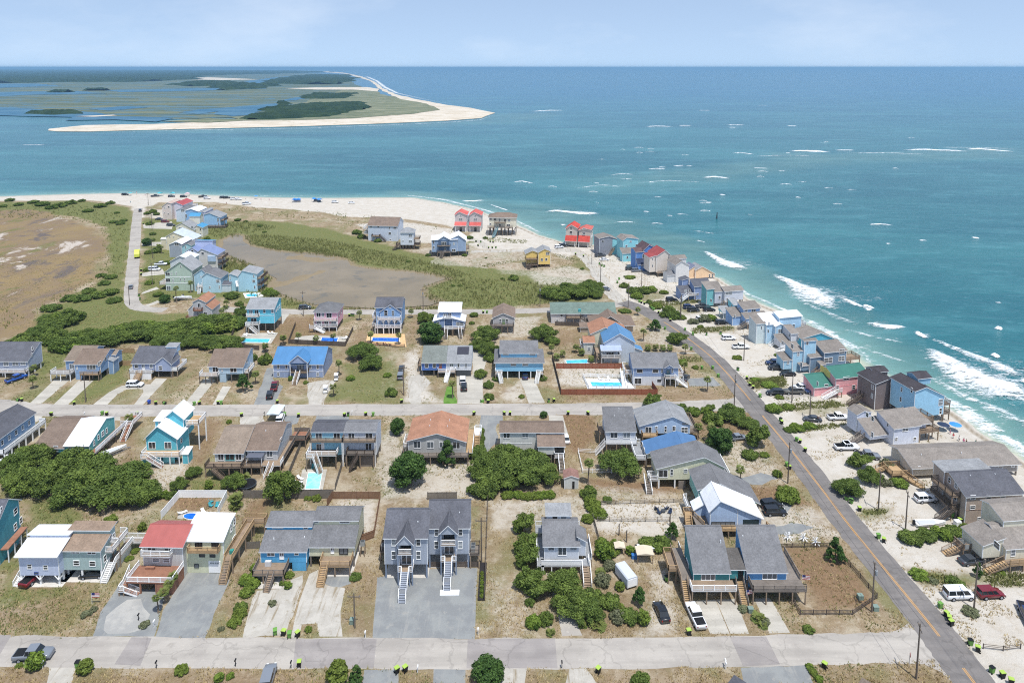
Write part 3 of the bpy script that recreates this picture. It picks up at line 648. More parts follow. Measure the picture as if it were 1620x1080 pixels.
    def fw(s, d, rects, kind='w', fr=None):                      # openings on a front face, as rectangles of the picture
        for x0, y0, x1, y1 in rects:
            a, zt = s.f(x0, y0, d); b_, zb_ = s.f(x1, y1, d); s.win('F', d-.004,(a+b_)/2, zb_, b_-a, zt-zb_, kind, fr)
    def sw(s, xl, rects, kind='w', fr=None, h=None):                      # openings on a side face
        face = 'R' if xl > s.W/2 else 'L'
        for x0, y0, x1, y1 in rects:
            xm = (x0+x1)/2; a, z_ = s.sd(xm, (y0+y1)/2, xl); a0, _ = s.sd(x0,(y0+y1)/2, xl); a1, _ = s.sd(x1,(y0+y1)/2, xl)
            hh = h or 1.4; s.win(face, xl+(.004 if face == 'R' else -.004), a, z_-hh/2, min(max(abs(a1-a0),.7),2.4), hh, kind, fr)
    def row(s, face, d, a0, a1, n, z0, w=.9, h=1.3, kind='w', fr=None):
        for k in range(n): s.win(face, d, a0+(a1-a0)*(k+.5)/n, z0, w, h, kind, fr)
    def posts(s, xs, ys, z, w=.28, mat_=None, name='piling'):
        key = (round(z, 1), w, (mat_ or WOODG).name)
        if key not in TREADS: TREADS[key] = MB().box(-w/2, w/2,-w/2, w/2,0, round(z, 1)).mesh(name, mat_ or WOODG)
        for x in xs:
            for y in ys: link(name, TREADS[key], s.r, (x, y, -.02))
    def lin(s, a, b_, n): return [a+(b_-a)*k/(n-1) for k in range(n)] if n > 1 else [(a+b_)/2]
    def pile(s, x0, x1, y0, y1, z, nx=3, ny=3, **k): s.posts(s.lin(x0+.2, x1-.2, nx), s.lin(y0+.2, y1-.2, ny), z, **k)
    def rail(s, p, q, mat_=None, h=1.0, solid=False, gap=.16):
        mat_ = mat_ or WHITE; p = Vector(p); q = Vector(q); d = q-p; n = max(1, round(d.length/1.9)); f = MB()
        for k in range(n+1): c = p+d*k/n; f.box(c.x-.06, c.x+.06, c.y-.06, c.y+.06, c.z, c.z+h+.08)
        up = Vector((0,0,1))
        f.bar(p+up*h, q+up*h, .12,.07); f.bar(p+up*.12, q+up*.12,.07,.06)
        if solid: f.bar(p+up*h*.55, q+up*h*.55,.04, h*.75)
        else:
            nb_ = max(2, int(d.length/gap))
            for k in range(1, nb_): c = p+d*k/nb_; f.bar(c+up*.12, c+up*h, .045)
        return f.build('railing', mat_, s.r)
    def deck(s, x0, x1, y0, y1, z, sides='FLR', rmat=None, floor=None, posts=True, fascia=None, skirt=None, solid=False, th=.22, nx=None, ny=None, gaps=(), pw=.2, pmat=None):
        MB().box(x0, x1, y0, y1, z-.06, z).box(x0+.02, x1-.02, y0+.02, y1-.02, z-th, z-.065,1).build('deck', [floor or WOOD, fascia or rmat or WHITE], s.r)
        i = .07
        if 'F' in sides: s.rail((x0+i, y0+i, z),(x1-i, y0+i, z), rmat, solid=solid)
        if 'B' in sides: s.rail((x0+i, y1-i, z),(x1-i, y1-i, z), rmat, solid=solid)
        if 'L' in sides: s.rail((x0+i, y0+i, z),(x0+i, y1-i, z), rmat, solid=solid)
        if 'R' in sides: s.rail((x1-i, y0+i, z),(x1-i, y1-i, z), rmat, solid=solid)
        if posts and z > .8:
            s.posts(s.lin(x0+.15, x1-.15, nx or max(2, round((x1-x0)/3)+1)),[y0+.15]+([y1-.15] if ny == 2 else []), z-th-.02, pw, pmat or WOOD, 'deck_post')
        if skirt: MB().box(x0+.05, x1-.05, y0+.06, y0+.12,.02, z-th-.01).build('skirt', skirt, s.r)
    def stair(s, top, bot, wid, mat_=None, rmat=None, rails=2, riser=True, tread=None):
        """flight between two local points (centre line), the upper first"""
        mat_ = mat_ or WOOD; rmat = rmat or WHITE; t = Vector(top); b_ = Vector(bot); d = b_-t; n = max(3, round(abs(d.z)/.19))
        hd = Vector((d.x, d.y, 0)).normalized(); sdv = Vector((-hd.y, hd.x, 0))*wid/2
        f = MB()
        for sg in (-1,1): f.bar(t+sdv*sg-Vector((0,0,.15)), b_+sdv*sg-Vector((0,0,.05)),.06,.28)
        o = f.build('stair', rmat if rmat is not WHITE else WHITE, s.r)
        run = Vector((d.x, d.y, 0)).length/n; key = ('t', round(wid, 1), round(run, 1), mat_.name); ang = math.atan2(hd.y, hd.x)
        if key not in TREADS: TREADS[key] = MB().box(-run/2-.02, run/2+.02,-wid/2, wid/2,-.05,0).mesh('tread', mat_)
        if s.near:
            for k in range(n): c = t+d*((k+.5)/n); link('tread', TREADS[key], o, c, ang)
        else:
            f = MB()
            for k in range(n):
                c = t+d*((k+.5)/n); q = hd*(run/2+.02); v = [c-q-sdv, c+q-sdv, c+q+sdv, c-q+sdv]; f.face(v); f.face([p-Vector((0,0,.05)) for p in reversed(v)])
            f.build('treads', mat_, o)
        for sg in ((-1,1) if rails == 2 else ((rails,) if rails else ())):
            f = MB(); up = Vector((0,0,1)); a = t+sdv*sg; b2 = b_+sdv*sg; f.bar(a+up*.95, b2+up*.95,.1,.07); m_ = max(1, round(d.length/1.8))
            for k in range(m_+1): c = a+(b2-a)*k/m_; f.bar(c, c+up*1.0,.1)
            nb_ = int(d.length/.22)
            for k in range(1, nb_): c = a+(b2-a)*k/nb_; f.bar(c+up*.1, c+up*.95,.04)
            f.build('handrail', rmat, o)
    def box(s, name, x0, x1, y0, y1, z0, z1, mat_): return MB().box(x0, x1, y0, y1, z0, z1).build(name, mat_, s.r)
    def ac(s, x, y, z=0, n=1):
        for k in range(n):
            o = MB().box(-.42,.42,-.42,.42,0,.85).build('air_conditioner', paint((150,152,150)), s.r, (x+k*1.1, y, z)); MB().box(-.36,.36,-.36,.36,.855,.88).build('fan_grille', DGREY, o)
    def slab(s, x0, x1, y0, y1): MB().box(x0, x1, y0, y1,-.05,.03).build('floor_slab', CONC, s.r)
    def vents(s, pts):
        for x, y, z in pts: MB().tube([(x, y, z-.3),(x, y, z+.35)],.09,8).build('vent_pipe', TRIM, s.r)
    def run(s, ytop, d0, z0, slope, x=None):
        """depth and height where a slope that starts at (d0, z0) reaches a picture row"""
        lo, hi = 0., 30.; x = s.W/2 if x is None else x; py = s.Z(0, ytop)[1]
        for _ in range(40):
            mid = (lo+hi)/2; q = s.o+s.ux*x+s.uy*(d0+mid)+Vector((0,0, z0+slope*mid))-CAMP; yy = CY-F_PX*q.dot(UP)/q.dot(FW)
            if yy > py: lo = mid
            else: hi = mid
        return d0+lo, z0+slope*lo
S = siding
GREY_R = shingle((116,116,118)); DGREY_R = shingle((94,95,102)); TAN_R = shingle((140,124,108)); BROWN_R = shingle((128,110,96)); LGREY_R = shingle((148,150,152))
WHITE_M = metal((226,228,230)); RED_M = metal((172,88,80)); BLUE_M = metal((74,118,164)); ORANGE_R = shingle((166,118,90)); GREEN_R = shingle((104,122,112))
def gfront(h, l, pk, r, d, D, z0, wall, roof, o=.4, **k):
    """gable whose ridge runs away from the viewer: left eave, peak and right eave as picture points on the front plane local y = d"""
    a = h.f(*l, d); p = h.f(*pk, d); b_ = h.f(*r, d)
    h.block(a[0], b_[0], d, d+D, z0,[(0, a[1]),(p[0]-a[0], p[1]),(b_[0]-a[0], b_[1])], wall, roof, 'y', o=o, **k); return a[0], b_[0], a[1], b_[1], p[1]
# ================================================================== front row, along the near street
# teal house cut by the left edge
h = House(A1,(-230,470),(0,452), 'tall teal house cut off by the photo edge beside green sandy lot', near=True)
w = S((34,128,140)); W_ = h.W
dB, _ = 7.0,0
h.gable(0, W_, 0,7.4,.02,8.6,2.6, w, DGREY_R, 'x', o=.4)
h.sw(W_, [(72,140,92,185),(103,185,118,240),(72,220,90,270),(0,140,12,175),(100,315,112,345),(76,340,90,372)])
MB().box(W_+.02, W_+1.4,.5,7.2,2.75,2.95).build('porch_roof', WOODR, h.r); h.posts([W_+1.25],[.7,2.8,5,7],2.7,.16, WHITE, 'porch_post')
h.deck(W_-4, W_+.1,-2.6,0,5.2, 'FR', floor=paint((170,190,140)), posts=True)

# lavender / green pair
h = House(A1,(112,557),(322,557), 'pale lavender stilt house with white roof and red pickup in its carport')
w = S((186,198,224)); z0 = h.z(505); z1 = h.z(392); d1, zr = h.run(304,0, z1,.28); zt = h.z(288, d1); d2, zb = h.run(249, d1, zt, -.08)
h.block(0, h.W, 0, d2, z0,[(0, z1),(d1, zr),(d1, zt),(d2, zb)], w, WHITE_M, o=.75, og=.35)
h.pile(0, h.W, 0, d2, z0,3,3, mat_=WHITE); h.slab(-.6, h.W+.6,-.5, d2)
h.fw(0,[(130,388,170,404),(216,388,258,404)], 'p'); h.fw(0,[(144,443,173,470),(230,448,258,475)])
h.win('F', -.01, h.W*.42, z0+.25,.8,.45, 'p', paint((70,90,150)))
h.stair((-.7, d2-2, z0),(-.7,-.4,.05),.9, WHITE); h.box('lattice', .3, h.W*.5, d2-.1, d2-.04,.05, z0-.02, WOODD)
for x in (0.2, h.W/2, h.W-.2):
    MB().bar((x, -.02, z0-.9),(x+.7,-.02, z0-.03),.12).bar((x, -.02, z0-.9),(x-.7,-.02, z0-.03),.12).build('knee_brace', WHITE, h.r)
h = House(A1,(332,528),(548,530), 'grey-green stilt house with brown shingle roof and white side balcony')
w = S((142,166,162)); z0 = h.z(476); z1 = h.z(368); d1, zr = h.run(286,0, z1,.28); zt = h.z(264, d1); d2, zb = h.run(228, d1, zt, .12)
h.block(0, h.W, 0, d2, z0,[(0, z1),(d1, zr),(d1, zt),(d2, zb)], w, shingle((146,124,104)), o=.5, og=.3)
h.pile(0, h.W, 0, d2, z0,3,3, mat_=WHITE); h.slab(-.2, h.W+.2,-.6, d2)
h.fw(0,[(378,366,428,388),(464,367,515,391),(391,423,426,453),(476,426,512,456)])
h.sw(h.W, [(552,398,568,430),(584,290,598,318)]); h.row('R', h.W+.01,3.5, d2,1, zr-1.8)
h.box('skirt_wall', h.W+1.0, h.W+1.12,2.2, d2+3,0, z0-.1, WHITE)
h.deck(h.W+.03, h.W+1.5,2.2, d2+3.2, z0+.1, 'R', solid=True); h.stair((h.W+.75,2.2, z0+.1),(h.W+.75,-.9,.1),1.2, WHITE)
h.deck(h.W+.03, h.W+1.5,1.2,3.6, z0+2.8, 'FRB', posts=False); h.deck(h.W+.03, h.W+1.6, d2-1.5, d2+1.6, z0+3.1, 'FRB', posts=True)
h.deck(h.W-.5, h.W+3.6, d2+3.2, d2+4.8, z0-.3, 'FRB'); h.ac(-.5,.6,.05)

# red roofed / cream pair
h = House(A1,(772,512),(984,516), 'red metal roofed grey house with raised deck and white balcony')
w = S((176,174,168)); zd = 2.35; z1 = h.z(343); d1, zr = h.run(236,0, z1,.42); d2, zb = h.run(203, d1, zr, -.05)
h.block(0, h.W, 0, d2+.8,.02,[(0, z1),(d1, zr),(d2+.8, zb-1.2)], w, RED_M, o=.55, og=.35)
h.fw(0,[(785,343,836,382),(876,345,925,384)], 's'); h.fw(0,[(813,408,853,433),(870,412,908,436)])
zb2 = h.z(403,-1.1); h.deck(.1, h.W*.76,-1.1,-.02, zb2, 'FLR', posts=False)
D = -4.4; h.deck(-.9, h.W+.1, D, -.02, zd, 'FLR', floor=WOODR, skirt=None, posts=False, fascia=WOODR)
h.box('skirt', h.W*.62, h.W+.06, D+.1, D+.2,.02, zd-.24, WOODR); h.box('skirt', h.W-.1, h.W+.06, D+.22,-.05,.02, zd-.24, WOODR); h.posts([-.8, h.W*.22, h.W*.6],[D+.2],2.1,.24, WOODR, 'deck_post')
h.deck(-2.1,-.95, D-.6, D+.9,1.0, 'FL', floor=WOOD); h.stair((-1.5, D+3.3, zd),(-1.5, D+.9,1.0),1.1, WOODR); h.stair((-.95, D-.1,1.0),(1.4, D-.1,.05),1.0, WOODR)
h.box('bench', .9,2.6, D+3.2, D+3.7, zd+.02, zd+.45, WOODR)
h = House(A1,(996,490),(1200,494), 'cream yellow house with broad white roof and wooden balcony over garage')
w = S((206,208,168)); z1 = h.z(320); d1, zr = h.run(214,0, z1,.42); d2, zb = h.run(186, d1, zr, .18)
h.block(0, h.W, 0, d2+.4,.02,[(0, z1),(d1, zr),(d2+.4, zb)], w, WHITE_M, o=.3, og=.2)
h.fw(0,[(1040,320,1082,360),(1128,322,1170,362)], 's', BLACK); h.fw(0,[(1064,392,1094,407),(1120,393,1150,408),(1037,444,1063,464)], 'p', DGREY); h.fw(0,[(1116,430,1178,490)], 'g')
h.sw(h.W, [(1228,240,1238,268),(1245,205,1256,235)]); h.sw(h.W, [(1240,300,1258,330)], h=1.6)
zb2 = h.z(384,-1.2); h.deck(.9, h.W-.5,-1.2,-.02, zb2, 'FLR', rmat=WOODN, floor=WOODN, posts=False)
h.deck(h.W+.03, h.W+1.7,-.2,10.5,3.0, 'RL', rmat=WOODN, floor=WOOD, posts=False); h.posts([h.W+1.6],[0,3,6,9],2.7,.2, WOOD, 'deck_post'); h.stair((h.W+.9,-.2,3.0),(h.W+.9,-3.0,.05),1.3, WOOD, WOODN)
h.deck(h.W-1, h.W+3.8,10.5,12.3,3.0, 'FRB', rmat=WOODN, floor=WOOD)
h.box('patio_umbrella_table', h.W+.5, h.W+1.2,1.2,1.9,3.02,3.7, paint((40,140,130)))
h.ac(-.6,.4)

# bright blue / pale cream pair
h = House(A2,(112,482),(358,482), 'bright blue house with grey shingle roof and grill on its deck')
w = S((40,138,186)); z0 = h.z(436); z1 = h.z(374); d1, zr = h.run(264,0, z1,.42); zt = h.z(243, d1); d2, zb = h.run(168, d1, zt, .3)
h.block(0, h.W, 0, d2+2, z0,[(0, z1),(d1, zr),(d1, zt),(d2, zb),(d2+2, zb-1.2)], w, GREY_R, o=.4, og=.2)
h.pile(0, h.W, 0, d2+2, z0,3,3); h.box('lower_wall', h.W*.68, h.W*.98,0.02,1.8,.02, z0-.01, w); h.slab(0, h.W*.6,-4.5, d2)
h.fw(0,[(142,374,186,402)], 's'); h.fw(0,[(208,374,236,418)], 'd'); h.fw(0,[(287,377,314,397)]); h.fw(d1,[(170,241,230,253),(335,246,364,256)], 'p')
D = -3.4; h.deck(-.4, h.W*.62, D, -.02, z0, 'FLR', rmat=WOODG, floor=WOOD, nx=4); h.stair((h.W*.36, D, z0),(h.W*.33, D-2.2,.05),1.1, WOOD, WOODG)
h.box('grill', 1.2,2.3, D+2.2, D+2.8, z0+.02, z0+1.0, paint((200,200,200))); h.vents([(2, d1*.5, z1+1),(h.W-1, d1*.6, z1+1)])
h = House(A2,(372,460),(612,460), 'pale cream house with grey roof joined to the bright blue one')
w = S((206,202,164)); z0 = h.z(402); z1 = h.z(348); d1, zr = h.run(238,0, z1,.42); zt = h.z(212, d1); d2, zb = h.run(142, d1, zt, .3)
h.block(0, h.W, 0, d2+2, z0,[(0, z1),(d1, zr),(d1, zt),(d2, zb),(d2+2, zb-1.2)], w, GREY_R, o=.4, og=.2)
h.pile(0, h.W, 0, d2+2, z0,3,3); h.slab(h.W*.3, h.W, -2.5, d2)
h.fw(0,[(402,347,422,361)], 'p'); h.fw(0,[(482,348,503,388)], 'd'); h.fw(0,[(528,350,576,392)], 's', BLACK); h.fw(d1,[(396,212,422,224),(530,214,586,226)], 'p')
D = -2.8; h.deck(h.W*.3, h.W*.98, D, -.02, z0, 'FLR', rmat=WOODN, floor=WOOD, nx=3); h.stair((h.W*.42, D, z0),(h.W*.4, D-2.6,.05),1.3, WOODN, WOODN); h.ac(h.W+.9,3.2,2.2)
h.posts([h.W+.5, h.W+1.3],[2.8,3.7],2.1,.12, WOOD, 'stand_post')

# slate blue twin with long front stairs
def twin(h, w, yb, zy, ye, yr, xs, peak, eave, pf, wins, stair_end, rails):
    z0 = h.z(zy); z1 = h.z(ye); d1, zr = h.run(yr, 0, z1,.62); D2 = d1*2
    h.gable(0, h.W, 0, D2, z0, z1, zr-z1, w, DGREY_R, 'x', o=.4, og=.2); h.fw(0, wins)
    h.pile(0, h.W, 0, D2, z0,3,3, mat_=S((96,110,130))); h.slab(0, h.W, .1, D2)
    xa, _ = h.f(xs[0], ye); xb, _ = h.f(xs[1], ye); q = -1.9; ze = h.z(eave, q); zp = h.z(peak, q); xm = (xa+xb)/2
    h.block(xa, xb, q, 4.2, ze-.35,[(0, ze),((xb-xa)/2, zp),(xb-xa, ze)], w, DGREY_R, 'y', o=.28, name='dormer')
    h.posts([xa+.12, xb-.12],[q+.15], ze-.36,.24, S((96,110,130)), 'porch_post')
    zu = h.z(pf, q); h.deck(xa+.05, xb-.05, q, -.02, zu, 'FLR', posts=False); h.deck(xa+.05, xb-.05, q, -.02, z0, 'LR', posts=False)
    h.rail((xa+.1, q+.06, z0),(xm-.75, q+.06, z0)); h.rail((xm+.75, q+.06, z0),(xb-.1, q+.06, z0))
    h.win('F', -.01, xm, z0+.05,1.9,2.1, 's'); h.win('F', -.01, xm, zu+.05,1.9,2.0, 's', BLACK)
    e = h.g(*stair_end); ey = e[1]; tot = ey-q
    zl = z0*.42; yl = q+tot*.55
    h.stair((xm, q, z0),(xm, yl, zl),1.3, paint((150,158,172)), WHITE); h.deck(xm-.65, xm+.65, yl-1.0, yl-.02, zl, '', floor=paint((120,124,130)), posts=True, nx=2); h.stair((xm, yl-1.0, zl),(xm, ey, .05),1.3, paint((150,158,172)), WHITE)
    for a in (-.8,.8): h.posts([xm+a],[q-.1], z0,.16, S((96,110,130)), 'stair_post')
    h.vents([(h.W*.75, d1*.5, z1+(zr-z1)*.5)]); MB().bar((xm, .5, z1+.55),(xm, d1*.7, z1+(zr-z1)*.7+.2),.18,.1).build('ridge_cap', DGREY_R, h.r)
w = S((134,143,156))
h = House(D1,(115,806),(522,806), 'slate blue stilt house with narrow white stairs ending at its open gravel drive')
twin(h, w, 806,672,412,152,(243,388),400,476,580,[(174,420,222,498),(408,420,454,498),(176,545,222,625),(408,545,456,625)],(312,1045),1)
h.deck(-1.7,-.1,4.0,8.5,2.4, 'FLB', rmat=WOODD, floor=WOODG); h.ac(-1.1,5,2.42)
h = House(D1,(530,710),(915,706), 'slate blue stilt house set back, its white stairs ending on a white pad')
twin(h, w, 708,576,318,68,(645,798),305,375,492,[(582,330,624,404),(812,330,852,402),(580,452,624,524),(808,450,852,524)],(728,930),1)
h.deck(h.W+.1, h.W+2.0,-.3,2.4,2.9, 'FRB', rmat=WOODD, floor=WOODG); h.ac(h.W+.7,.8,2.92); h.ac(h.W+.7,1.7,2.92)
e = h.g(728,950); MB().box(e[0]-1.75, e[0]+1.75, e[1]-.5, e[1]+.8,-.02,.12).build('landing_pad', WHITE, h.r); h.win('R', h.W+.01,2.5,6.2,1.0,1.0, 'p')

# grey-white house with roof terrace, behind the oaks
h = House(A3,(338,500),(568,500), 'pale grey house with grey roof, white rails and glazed tower room')
w = S((198,204,212)); z0 = h.z(452); zd = z0; z1 = h.z(346,1.8); D0 = 1.8
d1, zr = h.run(212, D0, z1,.4)
h.block(.15, h.W*.83, D0, d1+1.2, z0,[(0, z1),(d1-D0, zr),(d1-D0+1.2, zr-.4)], w, GREY_R, o=.4, og=.3)
h.block(h.W*.83, h.W, D0+.8, d1-.6, z0,[(0, zr-.7),(h.W*.17, zr-1.5)], w, GREY_R, 'y', o=.4)
h.gable(.9, h.W*.68, d1+.6, d1+3.2, z0, h.z(184, d1+.6),.5, w, LGREY_R, 'x', t=1, o=.3)
h.fw(d1+.6,[(382,186,414,207),(428,187,462,207)], 'p')
h.fw(D0,[(360,346,396,372),(478,346,516,372)], 'p'); h.fw(D0,[(414,348,460,398)], 's')
h.pile(0, h.W, D0, d1+2.4, z0,4,3, mat_=WHITE); h.box('lower_wall', .3, h.W*.55, D0+.5, d1,.02, z0-.01, S((150,156,160)))
h.deck(-.5, h.W*.88,-.1, D0-.02, zd, 'F', solid=True, floor=LGREY_R, nx=5, pmat=WHITE); h.deck(-1.3,0.1,-.1, d1+2.6, zd, 'L', solid=True, floor=LGREY_R, pmat=WHITE); h.deck(h.W+.05, h.W+1.2, D0, d1+1, zd, 'R', solid=True, floor=LGREY_R)
h.deck(-1.3, h.W*.95, d1+1.3, d1+3.4, zd+1.2, 'B', floor=LGREY_R, posts=False)
h.stair((h.W*.98, D0-1.6, zd),(h.W*.98,-3.4,.05),1.5, WOOD, WHITE); h.deck(h.W*.88+.02, h.W*1.06,-.2-1.4+1.5, D0-.02, zd, 'R', floor=LGREY_R, posts=False)

# teal / blue saltbox pair
def saltbox(h, w, ye, yr, ybot, D0, xr=(0,1), roof=GREY_R):
    z0 = h.z(ybot); z1 = h.z(ye); d1, zr = h.run(yr, 0, z1,.66)
    h.block(0, h.W, 0, d1+.15, z0,[(0, z1),(d1, zr),(d1+.15, zr-.05)], w, roof, o=.45, og=.15); return z0, z1, d1, zr
wt = S((24,108,112)); wb = S((62,134,190))
h = House(A4,(256,605),(450,605), 'dark teal saltbox house with steep grey roof and wraparound deck', yaw=0)
z0, z1, d1, zr = saltbox(h, wt, 483,245,530,0)
h.fw(0,[(300,486,376,532)], 's'); h.sw(0,[(222,410,236,500),(180,340,192,390)], 's', h=2.2); h.pile(0, h.W, 0, d1, z0,3,3)
h.box('lower_wall', .6, h.W-.3,1.6, d1-.5,.02, z0-.01, S((40,90,140)))
D = -2.6; h.deck(-.9, h.W+.5, D, -.02, z0, 'F', floor=WOOD, rmat=WHITE, nx=4); h.deck(-2.3,-.1,0,8.6, z0, 'L', floor=WOODG, rmat=WOOD); h.deck(-4.0,-2.32,2.4,7.4, z0, 'FLB', floor=WOOD, rmat=WOODN)
h.stair((-1.7,-.0, z0),(-1.7,-3.4,.05),1.1, WOODN, WOOD); h.rail((-.9, D+.1, z0),(-.9,-1.2, z0), WHITE); h.vents([(h.W*.9, d1*.6, zr-1.2)])
h.gable(h.W+.02, h.W+2.9,.4,4.2, z0, z1+.1,1.0, wt, shingle((92,88,84)), 'x', t=1, o=.3); h.win('F', .38, h.W+2.1, z0,.95,2.0, 'd', BLACK)
h.stair((h.W+1.7,-.2, z0),(h.W+1.9,-3.0,.05),1.4, WOODN, WOODG)
h = House(A4,(540,602),(752,602), 'bright blue saltbox house with steep grey roof and corner deck', yaw=0)
z0, z1, d1, zr = saltbox(h, wb, 480,243,528,0)
h.fw(0,[(628,480,706,526)], 's'); h.pile(0, h.W, 0, d1, z0,3,3); h.box('lower_wall', .6, h.W-.3,1.6, d1-.5,.02, z0-.01, S((50,120,170)))
D = -2.8; h.deck(.2, h.W+2.6, D, -.02, z0, 'FL', floor=WOODG, rmat=WOODG, nx=5); h.deck(h.W+.05, h.W+2.6,0,7.5, z0, 'R', floor=WOODG, rmat=WOODG); h.vents([(.7, d1*.75, zr-1)])
# ================================================================== second row, south side of the middle street
h = House(B1,(-250,850),(-20,850), 'long blue house with grey roof and white side deck at the photo edge', yaw=0)
h.gable(0, h.W, 0,14,2.3,5.6,2.2, S((108,140,170)), DGREY_R, 'y', o=.4); h.row('R', h.W+.01,1,13,5,3.4); h.deck(h.W+.03, h.W+1.9,0,15.5,2.4, 'RBF', solid=True, floor=LGREY_R, posts=False)
h.posts([h.W+1.8, h.W-.2], h.lin(.3,15.2,7),2.1,.24, WHITE)
def pairunit(h, w, ye, yr, zb, roof, back, slope=.4, o=.35, og=.25, D=None):
    z1 = h.z(ye); d1, zr = h.run(yr, 0, z1, slope); h.block(0, h.W, 0, d1+back, zb, [(0, z1),(d1, zr),(d1+back, zr-back*slope)], w, roof, o=o, og=og); return z1, d1, zr
h = House(B1,(222,838),(412,838), 'tan shingle roofed half of the teal pair beside the big oaks', yaw=0); w = S((60,150,150))
z1, d1, zr = pairunit(h, w, 752,566,2.3, BROWN_R, 4); h.pile(0, h.W, 0, d1+4,2.3); h.row('F', -.01,.3, h.W-.3,2,2.6,1.2,1.5)
h = House(B1,(413,838),(572,838), 'white metal roofed teal house with ramp-like white side deck', yaw=0)
z1, d1, zr = pairunit(h, w, 738,570,2.3, WHITE_M, 3.6, og=.12); h.pile(0, h.W, 0, d1+4,2.3, mat_=WHITE); h.fw(0,[(430,732,462,760),(495,735,540,772)], 's'); h.sw(h.W, [(588,702,600,740),(616,672,628,700),(640,645,658,680),(668,632,680,655)])
h.deck(h.W+.03, h.W+1.5,0, d1+8,2.3, 'R', solid=True, floor=WOODR, posts=False); h.posts([h.W+1.4], h.lin(.3, d1+7,6),2.1,.2, WOODD); h.deck(h.W+.03, h.W+3.2, d1+6, d1+11,2.3, 'RBF', floor=WOODR); h.stair((h.W+2.6, d1+6,2.3),(h.W+3.0, d1+1.5,.05),1.3, WOODR); h.vents([(1.6, d1*.8, zr-.6),(h.W*.7, d1*.9, zr-.3)])

h = House(B1,(897,868),(1102,866), 'turquoise house with white gabled roofs and tall posted balcony', yaw=0); w = S((46,158,176)); zd = h.z(806); d = 2.7
a0, a1, zl, z2, zp = gfront(h, (922,690),(1000,616),(1118,690), d, 6.2,.02, w, WHITE_M, o=.45)
h.fw(d, [(940,715,986,758),(1040,715,1086,758)], 's', WHITE); h.deck(-.1, h.W+1.4,0, d-.02, zd, 'FLR', floor=WOODN, nx=5, pmat=WHITE); h.box('lower_wall', .05, h.W*.52,.3, d-.05,.02, zd-.24, w); h.box('garage_door', h.W*.58, h.W*.95,1.2,1.3,.05, zd-.3, S((90,180,190)))
h.stair((h.W*.22,-.55, zd),(h.W*.68,-.55,.05),1.0, WOODR, WHITE); h.deck(.4, h.W*.23,-1.1,-.02, zd, 'F', floor=WOODN, posts=False)
h.gable(a0+2.6, a1-.2, d+4.2, d+9.5,3, zp-.2,2.0, w, WHITE_M, 'y', o=.4); h.gable(a0-.2, a0+2.5, d+5, d+9,.02, zp-1.3,.5, w, WHITE_M, 'x', t=1, o=.3); h.win('F', d+4.98, a0+.9, zp-2.4,.6,.8)
h.deck(a1+.1, a1+3.4, d+4.6, d+9.0, zp-1.9, 'FRB', floor=WOODN, posts=False); h.posts([a1+3.2],[d+4.8, d+8.8], zp-2.2,.24, WHITE, 'deck_post'); h.gable(h.W+1.6, h.W+3.0,1.0,3.4,.02,2.4,.5, w, WHITE_M, 'x', t=1, o=.15)
h.sw(a1,[(1140,690,1152,720)], h=1.3); h.win('R', a1+.01, d+6.5, zp-3.2,.9,1.3)

h = House(B1,(1365,905),(1545,905), 'tan roofed beige house with teal inset and brown rear deck', yaw=0); w = S((176,184,178))
z1, d1, zr = pairunit(h, w, 786,622,2.6, TAN_R, 4); h.fw(0,[(1378,790,1418,832),(1492,790,1530,830)], 's'); h.fw(0,[(1425,790,1485,832)], 's', S((70,160,160)))
h.pile(0, h.W, 0, d1+4,2.6); D = -2.6; h.deck(-1.4, h.W+.4, D, -.02,2.6, 'FLR', rmat=WOODD, floor=WOOD); h.stair((h.W*.1, D-.5,2.6),(h.W*.48, D-.5,.05),1.1, WOOD, WOODD)
h = House(B2,(50,885),(238,885), 'brown roofed grey house with long wooden ramp deck down its side', yaw=0); w = S((186,190,192))
z1, d1, zr = pairunit(h, w, 766,604,2.2, BROWN_R, 4.2); h.fw(0,[(72,766,92,790),(166,768,208,812)], 's'); h.pile(0, h.W, 0, d1+4,2.2); h.box('awning', .4, h.W*.6,-2.2,-.02,4.1,4.2, paint((96,100,112))); h.posts([.5, h.W*.58],[-2.1],4.0,.1, WHITE, 'awning_post')
h.deck(-.4, h.W*.6,-3,-.02,2.2, 'FL', rmat=WOODD, floor=WOOD); h.deck(h.W+.05, h.W+1.5,0, d1+7,2.2, 'R', rmat=WOODG, floor=WOOD, solid=True); h.deck(h.W*.6, h.W+1.5,-2.2,-.02,2.2, 'R', floor=WOOD, rmat=WHITE); h.stair((h.W*.9,-2.2,2.2),(h.W*.82,-4.6,.05),1.2, WOOD, WHITE)
h.deck(h.W+.1, h.W+4.2, d1+2, d1+6,2.4, 'FRB', rmat=WOODG, floor=WOODR, solid=True); h.sw(h.W, [(250,690,264,722)], h=1.4); h.vents([(h.W*.4, d1*.7, zr-.6)])

